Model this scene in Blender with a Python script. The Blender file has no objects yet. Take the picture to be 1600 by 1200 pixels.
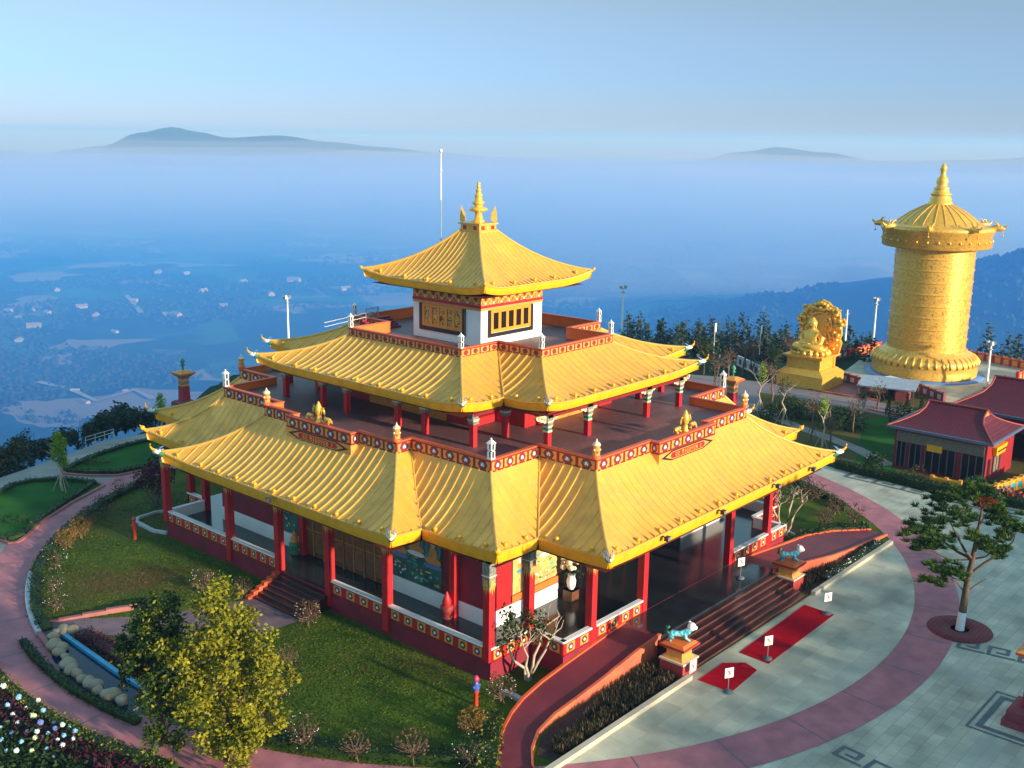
import bpy, math, random
from mathutils import Vector, Matrix, noise
R = math.radians
PI = math.pi
scene = bpy.context.scene
COL = scene.collection

# ------------------------------------------------------------------ camera
cam_d = bpy.data.cameras.new("camera")
cam_o = bpy.data.objects.new("camera", cam_d)
COL.objects.link(cam_o)
CAM = Vector((-55.778, -52.244, 29.054))
YAW, PITCH, ROLL = -0.851, 0.226, 0.014
_fw = Vector((-math.sin(YAW), math.cos(YAW), 0)); _rt = Vector((math.cos(YAW), math.sin(YAW), 0)); _up = Vector((0, 0, 1))
_f = _fw * math.cos(PITCH) - _up * math.sin(PITCH)
_u = _up * math.cos(PITCH) + _fw * math.sin(PITCH)
_r = _rt * math.cos(ROLL) + _u * math.sin(ROLL)
_u = -_rt * math.sin(ROLL) + _u * math.cos(ROLL)
m = Matrix((_r, _u, -_f)).transposed().to_4x4()
m.translation = CAM
cam_o.matrix_world = m
cam_d.sensor_width = 36
cam_d.lens = 1689.18 / 1600 * 36
cam_d.clip_start = 0.5
cam_d.clip_end = 90000
scene.camera = cam_o

# ------------------------------------------------------------------ light
SUN_AZ, SUN_EL = 177.0, 11.5
scene.view_settings.view_transform = 'Standard'
scene.view_settings.look = 'None'
scene.view_settings.exposure = 1.0
scene.view_settings.gamma = 1.0
w = bpy.data.worlds.new("World")
scene.world = w
w.use_nodes = True
nt = w.node_tree
bg = nt.nodes["Background"]
sky = nt.nodes.new("ShaderNodeTexSky")
sky.sky_type = 'NISHITA'
sky.sun_disc = False
sky.sun_elevation = R(SUN_EL)
sky.sun_rotation = R(SUN_AZ)
sky.air_density = 1.0
sky.dust_density = 0.0
sky.ozone_density = 6.0
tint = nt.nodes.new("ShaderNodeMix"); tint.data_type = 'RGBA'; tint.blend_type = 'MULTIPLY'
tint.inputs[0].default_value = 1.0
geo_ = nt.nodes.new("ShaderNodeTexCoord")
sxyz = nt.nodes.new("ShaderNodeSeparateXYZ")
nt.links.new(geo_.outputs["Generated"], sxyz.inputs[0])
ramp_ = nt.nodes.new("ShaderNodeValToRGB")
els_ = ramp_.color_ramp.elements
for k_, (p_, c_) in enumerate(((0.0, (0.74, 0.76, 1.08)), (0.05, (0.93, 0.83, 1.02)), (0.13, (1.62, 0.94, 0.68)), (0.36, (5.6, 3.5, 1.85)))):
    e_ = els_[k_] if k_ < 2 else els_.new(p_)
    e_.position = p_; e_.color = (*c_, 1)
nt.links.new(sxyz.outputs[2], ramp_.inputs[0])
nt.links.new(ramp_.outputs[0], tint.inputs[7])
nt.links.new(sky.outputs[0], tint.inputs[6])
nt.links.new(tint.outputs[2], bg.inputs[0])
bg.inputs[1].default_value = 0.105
sd = bpy.data.lights.new("sun", 'SUN')
sd.energy = 4.6
sd.angle = R(2.0)
sd.color = (1.0, 0.84, 0.64)
so = bpy.data.objects.new("sun", sd)
COL.objects.link(so)
SUN = Vector((math.sin(R(SUN_AZ)) * math.cos(R(SUN_EL)), math.cos(R(SUN_AZ)) * math.cos(R(SUN_EL)), math.sin(R(SUN_EL))))
so.rotation_euler = SUN.to_track_quat('Z', 'Y').to_euler()
HAZE_D, FOG_D, VAL_D = 0.00023, 0.0011, 0.0010
cy = scene.cycles
cy.use_denoising = True
cy.max_bounces = 7
cy.diffuse_bounces = 3
cy.glossy_bounces = 3
cy.transmission_bounces = 4
cy.transparent_max_bounces = 8
cy.volume_bounces = 3
cy.sample_clamp_indirect = 8

# ------------------------------------------------------------------ helpers
class MB:
    def __init__(self):
        self.v = []; self.f = []; self.m = []; self.smooth = set()
    def quad(self, pts, mi=0, sm=False):
        n = len(self.v)
        self.v += [tuple(p) for p in pts]
        self.f.append(tuple(range(n, n + len(pts)))); self.m.append(mi)
        if sm: self.smooth.add(len(self.f) - 1)
    poly = quad
    def face(self, idx, mi=0, sm=False):
        self.f.append(tuple(idx)); self.m.append(mi)
        if sm: self.smooth.add(len(self.f) - 1)
    def box(self, x0, x1, y0, y1, z0, z1, mi=0):
        n = len(self.v)
        self.v += [(x0, y0, z0), (x1, y0, z0), (x1, y1, z0), (x0, y1, z0), (x0, y0, z1), (x1, y0, z1), (x1, y1, z1), (x0, y1, z1)]
        for q in ((0, 3, 2, 1), (4, 5, 6, 7), (0, 1, 5, 4), (1, 2, 6, 5), (2, 3, 7, 6), (3, 0, 4, 7)):
            self.face([n + k for k in q], mi)
    def cbox(self, x, y, z0, z1, sx, sy, mi=0):
        self.box(x - sx / 2, x + sx / 2, y - sy / 2, y + sy / 2, z0, z1, mi)
    def frustum(self, x, y, z0, z1, a, b, mi=0, a2=None, b2=None):
        a2 = a2 or a; b2 = b2 or b
        n = len(self.v)
        for (hx, hy, z) in ((a / 2, a2 / 2, z0), (b / 2, b2 / 2, z1)):
            self.v += [(x - hx, y - hy, z), (x + hx, y - hy, z), (x + hx, y + hy, z), (x - hx, y + hy, z)]
        for q in ((0, 3, 2, 1), (4, 5, 6, 7), (0, 1, 5, 4), (1, 2, 6, 5), (2, 3, 7, 6), (3, 0, 4, 7)):
            self.face([n + k for k in q], mi)
    def prism(self, pts, z0, z1, mi=0, mtop=None):
        n = len(self.v); k = len(pts)
        self.v += [(p[0], p[1], z0) for p in pts] + [(p[0], p[1], z1) for p in pts]
        self.face([n + k + i for i in range(k)], mi if mtop is None else mtop)
        self.face([n + k - 1 - i for i in range(k)], mi)
        for i in range(k):
            j = (i + 1) % k
            self.face([n + i, n + j, n + k + j, n + k + i], mi)
    def lathe(self, prof, n=16, mi=0, c=(0, 0, 0), sm=True, ph=0.0):
        b = len(self.v); k = len(prof)
        for (r, z) in prof:
            for i in range(n):
                a = 2 * PI * i / n + ph
                self.v.append((c[0] + r * math.cos(a), c[1] + r * math.sin(a), c[2] + z))
        for j in range(k - 1):
            for i in range(n):
                i2 = (i + 1) % n
                self.face([b + j * n + i, b + j * n + i2, b + (j + 1) * n + i2, b + (j + 1) * n + i], mi, sm)
        self.quad([self.v[b + n - 1 - i] for i in range(n)], mi)
        self.quad([self.v[b + (k - 1) * n + i] for i in range(n)], mi)
    def tube(self, path, rad, n=8, mi=0, sm=True, flat=1.0):
        path = [Vector(p) for p in path]
        if not hasattr(rad, '__len__'): rad = [rad] * len(path)
        b = len(self.v)
        up = Vector((0, 0, 1))
        for i, p in enumerate(path):
            t = (path[min(i + 1, len(path) - 1)] - path[max(i - 1, 0)])
            if t.length < 1e-9: t = Vector((0, 0, 1))
            t.normalize()
            ref = up if abs(t.z) < 0.95 else Vector((1, 0, 0))
            s = t.cross(ref).normalized(); q = s.cross(t)
            for k in range(n):
                a = 2 * PI * k / n
                self.v.append(tuple(p + s * (rad[i] * math.cos(a) * flat) + q * (rad[i] * math.sin(a))))
        for j in range(len(path) - 1):
            for k in range(n):
                k2 = (k + 1) % n
                self.face([b + j * n + k, b + j * n + k2, b + (j + 1) * n + k2, b + (j + 1) * n + k], mi, sm)
        self.quad([self.v[b + n - 1 - k] for k in range(n)], mi)
        e = b + (len(path) - 1) * n
        self.quad([self.v[e + k] for k in range(n)], mi)
    def ball(self, c, r, n=8, mi=0, sz=1.0, sy=1.0):
        prof = []
        k = max(4, n // 2 + 1)
        b = len(self.v)
        for j in range(1, k):
            a = PI * j / k
            for i in range(n):
                t = 2 * PI * i / n
                self.v.append((c[0] + r * math.sin(a) * math.cos(t), c[1] + sy * r * math.sin(a) * math.sin(t), c[2] - sz * r * math.cos(a)))
        bot = len(self.v); self.v.append((c[0], c[1], c[2] - sz * r))
        top = len(self.v); self.v.append((c[0], c[1], c[2] + sz * r))
        for j in range(k - 2):
            for i in range(n):
                i2 = (i + 1) % n
                self.face([b + j * n + i, b + j * n + i2, b + (j + 1) * n + i2, b + (j + 1) * n + i], mi, True)
        for i in range(n):
            i2 = (i + 1) % n
            self.face([bot, b + i2, b + i], mi, True)
            self.face([top, b + (k - 2) * n + i, b + (k - 2) * n + i2], mi, True)
    def build(self, name, mats, parent=None, loc=None, rz=0):
        me = bpy.data.meshes.new(name)
        me.from_pydata(self.v, [], self.f)
        if not isinstance(mats, (list, tuple)): mats = [mats]
        for x in mats: me.materials.append(x)
        me.polygons.foreach_set("material_index", self.m)
        sm = [False] * len(self.f)
        for i in self.smooth: sm[i] = True
        me.polygons.foreach_set("use_smooth", sm)
        me.update()
        o = bpy.data.objects.new(name, me)
        COL.objects.link(o)
        if parent is not None: o.parent = parent
        if loc is not None: o.location = loc
        if rz: o.rotation_euler[2] = rz
        return o

def tag(o, label=None, cat=None, group=None, kind=None):
    if label: o["label"] = label
    if cat: o["category"] = cat
    if group: o["group"] = group
    if kind: o["kind"] = kind
    return o
def thing(name, label, cat, loc=(0, 0, 0), rz=0, group=None):
    o = bpy.data.objects.new(name, None)
    o.empty_display_size = 0.3
    COL.objects.link(o)
    o.location = loc; o.rotation_euler[2] = rz
    return tag(o, label, cat, group)
def kids(o): return [c for c in bpy.data.objects if c.parent == o]
def dup(root, loc, rz=0, label=None, sc=1.0, group=None):
    r = root.copy(); COL.objects.link(r)
    r.location = loc; r.rotation_euler[2] = rz
    r.scale = (sc, sc, sc)
    if label: r["label"] = label
    if group: r["group"] = group
    for ch in list(root.children):
        c = ch.copy(); COL.objects.link(c); c.parent = r
        for g in ch.children:
            d = g.copy(); COL.objects.link(d); d.parent = c
    return r
def struct(name, mb, mats):
    return tag(mb.build(name, mats), kind="structure")

# ------------------------------------------------------------------ materials
def mat(name, col, rough=0.6, metal=0.0, var=0.12, scale=1.5, bump=0.0, bscale=20.0, col2=None, spec=0.5, detail=4.0, obj=True):
    ma = bpy.data.materials.new(name)
    ma.use_nodes = True
    n = ma.node_tree
    b = n.nodes["Principled BSDF"]
    b.inputs["Roughness"].default_value = rough
    b.inputs["Metallic"].default_value = metal
    b.inputs["Specular IOR Level"].default_value = spec
    tc = n.nodes.new("ShaderNodeNewGeometry") if not obj else n.nodes.new("ShaderNodeTexCoord")
    out = tc.outputs["Position"] if not obj else tc.outputs["Object"]
    nz = n.nodes.new("ShaderNodeTexNoise")
    nz.inputs["Scale"].default_value = scale
    nz.inputs["Detail"].default_value = detail
    n.links.new(out, nz.inputs["Vector"])
    mx = n.nodes.new("ShaderNodeMix"); mx.data_type = 'RGBA'
    c1 = [max(0, x * (1 - var)) for x in col]
    c2 = list(col2) if col2 else [min(1, x * (1 + var)) for x in col]
    mx.inputs[6].default_value = (*c1, 1); mx.inputs[7].default_value = (*c2, 1)
    mp = n.nodes.new("ShaderNodeMapRange")
    mp.inputs[1].default_value = 0.3; mp.inputs[2].default_value = 0.7
    n.links.new(nz.outputs["Fac"], mp.inputs[0])
    n.links.new(mp.outputs[0], mx.inputs[0])
    n.links.new(mx.outputs[2], b.inputs["Base Color"])
    if bump:
        nb = n.nodes.new("ShaderNodeTexNoise"); nb.inputs["Scale"].default_value = bscale; nb.inputs["Detail"].default_value = 5
        n.links.new(out, nb.inputs["Vector"])
        bp = n.nodes.new("ShaderNodeBump"); bp.inputs["Strength"].default_value = bump; bp.inputs["Distance"].default_value = 0.05
        n.links.new(nb.outputs["Fac"], bp.inputs["Height"]); n.links.new(bp.outputs[0], b.inputs["Normal"])
    return ma
def tilemat(name, col, mortar, sx, sy, rough=0.6, var=0.15, bump=0.15, mort=0.03, rot=0.0):
    ma = mat(name, col, rough, 0, var, 0.35)
    n = ma.node_tree; b = n.nodes["Principled BSDF"]
    mx = [x for x in n.nodes if x.bl_idname == "ShaderNodeMix"][0]
    tc = [x for x in n.nodes if x.bl_idname == "ShaderNodeTexCoord"][0]
    mapn = n.nodes.new("ShaderNodeMapping"); mapn.inputs["Rotation"].default_value[2] = rot
    n.links.new(tc.outputs["Object"], mapn.inputs[0])
    br = n.nodes.new("ShaderNodeTexBrick")
    br.inputs["Scale"].default_value = 1.0
    br.inputs["Brick Width"].default_value = sx; br.inputs["Row Height"].default_value = sy
    br.inputs["Mortar Size"].default_value = mort
    br.inputs["Mortar"].default_value = (*mortar, 1)
    br.inputs["Color1"].default_value = (1, 1, 1, 1); br.inputs["Color2"].default_value = (0.78, 0.78, 0.8, 1)
    n.links.new(mapn.outputs[0], br.inputs["Vector"])
    mu = n.nodes.new("ShaderNodeMix"); mu.data_type = 'RGBA'; mu.blend_type = 'MULTIPLY'; mu.inputs[0].default_value = 1
    n.links.new(mx.outputs[2], mu.inputs[6]); n.links.new(br.outputs["Color"], mu.inputs[7])
    n.links.new(mu.outputs[2], b.inputs["Base Color"])
    bp = n.nodes.new("ShaderNodeBump"); bp.inputs["Strength"].default_value = bump; bp.inputs["Distance"].default_value = 0.02
    inv = n.nodes.new("ShaderNodeMath"); inv.operation = 'SUBTRACT'; inv.inputs[0].default_value = 1
    n.links.new(br.outputs["Fac"], inv.inputs[1]); n.links.new(inv.outputs[0], bp.inputs["Height"])
    n.links.new(bp.outputs[0], b.inputs["Normal"])
    return ma
def patmat(name, cols, scale, rough=0.5, kind='VORONOI', stretch=(1, 1, 1), metal=0.0, bump=0.4):
    """carved / painted ornament: colour steps over a cell or wave texture"""
    ma = bpy.data.materials.new(name); ma.use_nodes = True
    n = ma.node_tree; b = n.nodes["Principled BSDF"]
    b.inputs["Roughness"].default_value = rough; b.inputs["Metallic"].default_value = metal
    tc = n.nodes.new("ShaderNodeTexCoord"); mp = n.nodes.new("ShaderNodeMapping")
    mp.inputs["Scale"].default_value = stretch
    n.links.new(tc.outputs["Object"], mp.inputs[0])
    if kind == 'VORONOI':
        t = n.nodes.new("ShaderNodeTexVoronoi"); t.inputs["Scale"].default_value = scale
        o = t.outputs["Distance"]
    elif kind == 'WAVE':
        t = n.nodes.new("ShaderNodeTexWave"); t.inputs["Scale"].default_value = scale; t.inputs["Distortion"].default_value = 6
        t.inputs["Detail Scale"].default_value = 2.0
        t.wave_type = 'RINGS'
        o = t.outputs["Fac"]
    else:
        t = n.nodes.new("ShaderNodeTexNoise"); t.inputs["Scale"].default_value = scale; t.inputs["Detail"].default_value = 3
        o = t.outputs["Fac"]
    n.links.new(mp.outputs[0], t.inputs["Vector"])
    cr = n.nodes.new("ShaderNodeValToRGB"); cr.color_ramp.interpolation = 'CONSTANT'
    els = cr.color_ramp.elements
    while len(els) > 1: els.remove(els[-1])
    lo, hi = (0.0, 0.75) if kind != 'NOISE' else (0.33, 0.66)
    for i, c in enumerate(cols):
        p = 0.0 if i == 0 else lo + (hi - lo) * i / len(cols)
        e = els[0] if i == 0 else els.new(p)
        e.position = p; e.color = (*c, 1)
    n.links.new(o, cr.inputs[0]); n.links.new(cr.outputs[0], b.inputs["Base Color"])
    if bump:
        bp = n.nodes.new("ShaderNodeBump"); bp.inputs["Strength"].default_value = bump; bp.inputs["Distance"].default_value = 0.04
        n.links.new(o, bp.inputs["Height"]); n.links.new(bp.outputs[0], b.inputs["Normal"])
    return ma

M = {}
M['roof'] = mat('roof_gold', (0.80, 0.385, 0.052), 0.42, 0.2, 0.10, 0.6, 0.05, 3)
M['fascia'] = mat('fascia_gold', (0.88, 0.40, 0.010), 0.45, 0.1, 0.06, 2)
M['ridge'] = mat('ridge_gold', (0.62, 0.38, 0.08), 0.4, 0.25, 0.1, 2)
M['gold'] = mat('gilded', (0.85, 0.46, 0.065), 0.36, 0.45, 0.12, 3)
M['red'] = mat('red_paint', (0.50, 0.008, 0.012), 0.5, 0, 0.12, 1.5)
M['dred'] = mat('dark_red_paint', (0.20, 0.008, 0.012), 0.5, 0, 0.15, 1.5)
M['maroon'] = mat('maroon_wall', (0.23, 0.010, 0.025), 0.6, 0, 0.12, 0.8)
M['cope'] = mat('coping_orange_red', (0.66, 0.10, 0.03), 0.55, 0, 0.1, 2)
M['orange'] = mat('orange_plaster', (0.75, 0.14, 0.015), 0.7, 0, 0.12, 0.8)
M['ramp'] = mat('terracotta_plaster', (0.62, 0.12, 0.05), 0.75, 0, 0.15, 0.7)
M['opanel'] = mat('orange_panel', (0.66, 0.27, 0.05), 0.5, 0, 0.12, 3)
M['teal'] = mat('teal_paint', (0.03, 0.36, 0.36), 0.4, 0, 0.1, 3)
M['blue'] = mat('blue_paint', (0.10, 0.22, 0.45), 0.4, 0, 0.1, 3)
M['white'] = mat('white_paint', (0.80, 0.79, 0.76), 0.55, 0, 0.05, 1)
M['cream'] = mat('cream_carving', (0.68, 0.55, 0.36), 0.5, 0, 0.1, 4)
M['green'] = mat('green_paint', (0.04, 0.20, 0.10), 0.45, 0, 0.1, 4)
M['black'] = mat('black_paint', (0.012, 0.011, 0.012), 0.45, 0, 0.1, 4)
M['capgrey'] = patmat('carved_capital', [(0.05, 0.06, 0.06), (0.13, 0.14, 0.13), (0.32, 0.28, 0.20), (0.10, 0.12, 0.12)], 9, 0.5)
M['flame'] = mat('capital_gold_flame', (0.72, 0.34, 0.05), 0.45, 0.1, 0.2, 8)
M['terr'] = tilemat('terrace_tile', (0.20, 0.085, 0.085), (0.55, 0.5, 0.5), 0.62, 0.31, 0.55, 0.18)
M['porch'] = mat('porch_stone', (0.018, 0.022, 0.026), 0.16, 0, 0.3, 0.7)
M['step'] = mat('step_granite', (0.036, 0.011, 0.011), 0.28, 0, 0.3, 1.5)
M['stepedge'] = mat('step_edge_stone', (0.13, 0.045, 0.034), 0.4, 0, 0.2, 2)
M['rampfloor'] = mat('ramp_tile', (0.17, 0.022, 0.036), 0.6, 0, 0.15, 1.0, 0.1, 12)
M['glass'] = mat('dark_glass', (0.016, 0.010, 0.008), 0.3, 0, 0.3, 1, spec=0.2)
M['wood'] = mat('door_wood', (0.13, 0.045, 0.016), 0.45, 0, 0.25, 3)
M['woodgold'] = mat('door_gilt_trim', (0.45, 0.20, 0.04), 0.4, 0.2, 0.2, 4)
M['wframe'] = mat('window_orange', (0.74, 0.25, 0.02), 0.45, 0, 0.08, 3)
M['soffit'] = mat('soffit_brown', (0.15, 0.03, 0.015), 0.6, 0, 0.2, 1)
M['frieze'] = patmat('frieze_scrollwork', [(0.40, 0.04, 0.012), (0.62, 0.24, 0.03), (0.28, 0.02, 0.012), (0.70, 0.36, 0.06), (0.45, 0.06, 0.015)], 3.4, 0.5, 'NOISE', (1, 1, 1), 0, 0.3)
M['woodpanel'] = mat('door_panel_wood', (0.19, 0.075, 0.028), 0.4, 0, 0.3, 2)
M['friezegold'] = mat('frieze_gold', (0.75, 0.38, 0.05), 0.4, 0.2, 0.15, 5)
M['mural'] = patmat('mural_paint', [(0.05, 0.22, 0.16), (0.62, 0.46, 0.10), (0.04, 0.16, 0.12), (0.60, 0.18, 0.03), (0.72, 0.62, 0.35), (0.10, 0.30, 0.40)], 1.0, 0.5, 'NOISE', (1, 1, 1), 0, 0.0)
M['metal'] = mat('grey_metal', (0.35, 0.36, 0.37), 0.4, 0.6, 0.1, 3)
M['lamp'] = mat('floodlight_casing', (0.02, 0.02, 0.022), 0.4, 0.3, 0.1, 3)

# ------------------------------------------------------------------ plan outlines
def plan(A1, B1, M1, A2, B2, M2):
    p = [(-B1, -A2, 1), (B1, -A2, 1), (B1, -M2, 0), (M1, -M2, 2), (M1, -B2, 0), (A1, -B2, 1), (A1, B2, 1), (M1, B2, 0), (M1, M2, 2), (B1, M2, 0),
         (B1, A2, 1), (-B1, A2, 1), (-B1, M2, 0), (-M1, M2, 2), (-M1, B2, 0), (-A1, B2, 1), (-A1, -B2, 1), (-M1, -B2, 0), (-M1, -M2, 2), (-B1, -M2, 0)]
    return p
def plan2(c1, d1, c2, d2):
    return [(-d1, -c2, 1), (d1, -c2, 1), (d1, -d2, 0), (c1, -d2, 1), (c1, d2, 1), (d1, d2, 0), (d1, c2, 1), (-d1, c2, 1), (-d1, d2, 0), (-c1, d2, 1), (-c1, -d2, 1), (-d1, -d2, 0)]
def plan1(a, b):
    return [(-a, -b, 1), (a, -b, 1), (a, b, 1), (-a, b, 1)]
def inset(poly, d):
    n = len(poly); out = []
    for i in range(n):
        p0 = Vector(poly[i - 1][:2]); p1 = Vector(poly[i][:2]); p2 = Vector(poly[(i + 1) % n][:2])
        e0 = (p1 - p0).normalized(); e1 = (p2 - p1).normalized()
        n0 = Vector((-e0.y, e0.x)); n1 = Vector((-e1.y, e1.x))
        k = n0 + n1
        k = k / max(1e-6, k.dot(n0))
        q = p1 + k * d
        out.append((q.x, q.y, poly[i][2] if len(poly[i]) > 2 else 0))
    return out

def weather(ma, col, sc, lo, hi, stretch=(1, 1, 1), rough=None):
    """uneven patina: a second tone over a noise mask, and a matching change of gloss"""
    n = ma.node_tree; b = n.nodes["Principled BSDF"]
    src = b.inputs["Base Color"].links[0].from_socket
    tc = n.nodes.new("ShaderNodeTexCoord"); mp = n.nodes.new("ShaderNodeMapping"); mp.inputs["Scale"].default_value = stretch
    n.links.new(tc.outputs["Object"], mp.inputs[0])
    nz = n.nodes.new("ShaderNodeTexNoise"); nz.inputs["Scale"].default_value = sc; nz.inputs["Detail"].default_value = 6
    n.links.new(mp.outputs[0], nz.inputs["Vector"])
    mr = n.nodes.new("ShaderNodeMapRange"); mr.inputs[1].default_value = lo; mr.inputs[2].default_value = hi
    n.links.new(nz.outputs["Fac"], mr.inputs[0])
    mx = n.nodes.new("ShaderNodeMix"); mx.data_type = 'RGBA'
    n.links.new(mr.outputs[0], mx.inputs[0]); n.links.new(src, mx.inputs[6]); mx.inputs[7].default_value = (*col, 1)
    n.links.new(mx.outputs[2], b.inputs["Base Color"])
    if rough:
        m2 = n.nodes.new("ShaderNodeMapRange"); m2.inputs[1].default_value = lo; m2.inputs[2].default_value = hi
        m2.inputs[3].default_value = b.inputs["Roughness"].default_value; m2.inputs[4].default_value = rough
        n.links.new(nz.outputs["Fac"], m2.inputs[0]); n.links.new(m2.outputs[0], b.inputs["Roughness"])
weather(M['roof'], (0.68, 0.335, 0.06), 0.8, 0.44, 0.62, (1, 1, 1), 0.6)
weather(M['roof'], (0.80, 0.41, 0.08), 3.5, 0.55, 0.70)
weather(M['red'], (0.36, 0.012, 0.012), 1.2, 0.48, 0.66)
weather(M['maroon'], (0.15, 0.012, 0.02), 0.9, 0.48, 0.66)
weather(M['ramp'], (0.42, 0.09, 0.045), 0.9, 0.5, 0.66)
weather(M['rampfloor'], (0.12, 0.022, 0.034), 0.6, 0.48, 0.66)
weather(M['terr'], (0.13, 0.065, 0.07), 0.5, 0.46, 0.62)
weather(M['fascia'], (0.76, 0.34, 0.015), 1.6, 0.5, 0.66)
# ------------------------------------------------------------------ temple
temple = thing("temple", "large red and gold temple with three tiers of curved golden roofs and painted terraces", "temple")
LP = lambda a, b, t: a + (b - a) * t

def roof(name, eave, top, ze, zt, lift, ext, reach, fh, pitch=0.62, rib_r=0.072, soff=None, knobs=True):
    E = [Vector(p[:2]) for p in eave]; T = [Vector(p[:2]) for p in top]; n = len(E)
    cv = [p[2] for p in eave]
    sheet = MB(); fas = MB(); rg = []; kn = []
    prof = lambda t: 0.5 * t + 0.5 * t ** 2.1
    cd = []
    for i in range(n):
        e0 = (E[i] - E[i - 1]).normalized(); e1 = (E[(i + 1) % n] - E[i]).normalized()
        cd.append((e0 - e1).normalized() * 1.414)
    def seg(i):
        j = (i + 1) % n
        L = (E[j] - E[i]).length; e = (E[j] - E[i]) / L; inw = Vector((-e.y, e.x))
        D = (T[i] - E[i]).dot(inw); a = (T[i] - E[i]).dot(e); b = (T[j] - E[i]).dot(e)
        def P(u, t, h=0.0):
            uL = LP(0, a, t); uR = LP(L, b, t)
            p = E[i] + e * u + inw * (D * t)
            z = ze + (zt - ze) * prof(t) + h
            w = Vector((0, 0)); lf = 0
            for (k, d) in ((i, u - uL), (j, uR - u)):
                if cv[k]:
                    q = max(0.0, 1 - max(d, 0) / reach) ** 2.2 * (1 - t) ** 1.6
                    w += cd[k] * (ext * q); lf += lift * q
            return Vector((p.x + w.x, p.y + w.y, z + lf))
        return L, a, b, P, e, inw, D
    for i in range(n):
        L, a, b, P, e, inw, D = seg(i)
        j = (i + 1) % n
        NS = max(8, int(L / 0.5)); NT = 8
        base = len(sheet.v)
        for k in range(NT + 1):
            t = k / NT
            uL = LP(0, a, t); uR = LP(L, b, t)
            for s in range(NS + 1): sheet.v.append(tuple(P(LP(uL, uR, s / NS), t)))
        for k in range(NT):
            for s in range(NS):
                q = base + k * (NS + 1) + s
                sheet.face([q, q + 1, q + NS + 2, q + NS + 1], 0, True)
        # standing ribs
        lo = min(0, a); hi = max(L, b)
        cnt = int((hi - lo) / pitch)
        off = ((hi - lo) - cnt * pitch) / 2
        for r in range(cnt + 1):
            u = lo + off + r * pitch
            t0, t1 = 0.0, 1.0
            if u < 0 and a < 0: t0 = max(t0, u / a)
            elif u < 0: continue
            if a > 0 and u < a: t1 = min(t1, u / a)
            if u > L and b > L: t0 = max(t0, (u - L) / (b - L))
            elif u > L: continue
            if b < L and u > b: t1 = min(t1, (L - u) / (L - b))
            if t1 - t0 < 0.06: continue
            pb = len(sheet.v); K = 7
            for k in range(K + 1):
                t = LP(t0, t1, k / K)
                c = P(u, t)
                for (lx, hz) in ((-1, -.1), (-.7, .6), (0, .85), (.7, .6), (1, -.1)):
                    sheet.v.append((c.x + e.x * lx * rib_r, c.y + e.y * lx * rib_r, c.z + hz * rib_r))
            for k in range(K):
                for s in range(4):
                    q = pb + k * 5 + s
                    sheet.face([q, q + 1, q + 6, q + 5], 0, True)
            sheet.face([pb, pb + 1, pb + 2, pb + 3, pb + 4], 0)
        # fascia: drip lip, face and underside
        fb = len(fas.v)
        for s in range(NS + 1):
            u = LP(0, L, s / NS)
            p = P(u, 0)
            o = -inw
            for (dn, dz) in ((-0.30, 0.02), (0.05, 0.035), (0.06, -0.05), (0.0, -0.08), (-0.03, -fh * 0.55), (-0.10, -fh), (-0.45, -fh - 0.02)):
                fas.v.append((p.x + o.x * dn, p.y + o.y * dn, p.z + dz))
        for s in range(NS):
            for k in range(6):
                q = fb + s * 7 + k
                fas.face([q, q + 7, q + 8, q + 1], 1 if k < 2 else 0, False)
        # hip and valley lines
        path = [P(0, t, 0) for t in [x / 8 for x in range(9)]]
        path = []
        for k in range(9):
            t = k / 8
            path.append(P(LP(0, a, t), t, 0.03))
        rg.append((path, 0.10 if cv[i] else 0.07))
        if knobs and L > 2.5:
            N = max(1, round(L / 2.05))
            for s in range(N):
                c = P(LP(0, L, (s + 0.5) / N), 0.045, 0.11)
                kn.append(c)
    so = sheet.build(name, M['roof'], temple)
    fas.build("eave_fascia", [M['fascia'], M['ridge']], so)
    for (path, rr_) in rg:
        b_ = MB(); b_.tube(path, rr_, 6, 0); b_.build("roof_ridge", M['ridge'], so)
    vis = [c for c in kn if (c.y < -c.x * 0.4 or c.x < -4)]
    for c in vis[:95]:
        mb = MB(); mb.ball((0, 0, 0.03), 0.13, 8); mb.lathe([(0.09, -0.12), (0.09, -0.04)], 8)
        mb.build("roof_knob", M['fascia'], so, c)
    if soff:
        sb = MB(); I = soff; zb = ze - fh - 0.03
        for i in range(n):
            j = (i + 1) % n
            o1 = E[i] ; o2 = E[j]
            sb.quad([(o1.x, o1.y, zb), (I[i][0], I[i][1], zb), (I[j][0], I[j][1], zb), (o2.x, o2.y, zb)])
        sb.build("soffit", M['soffit'], so)
    tips = []
    for i in range(n):
        if cv[i]:
            L, a, b, P, e, inw, D = seg(i)
            d = cd[i].normalized()
            tips.append((P(0, 0), math.atan2(d.y, d.x), cv[i]))
    return so, tips

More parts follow.
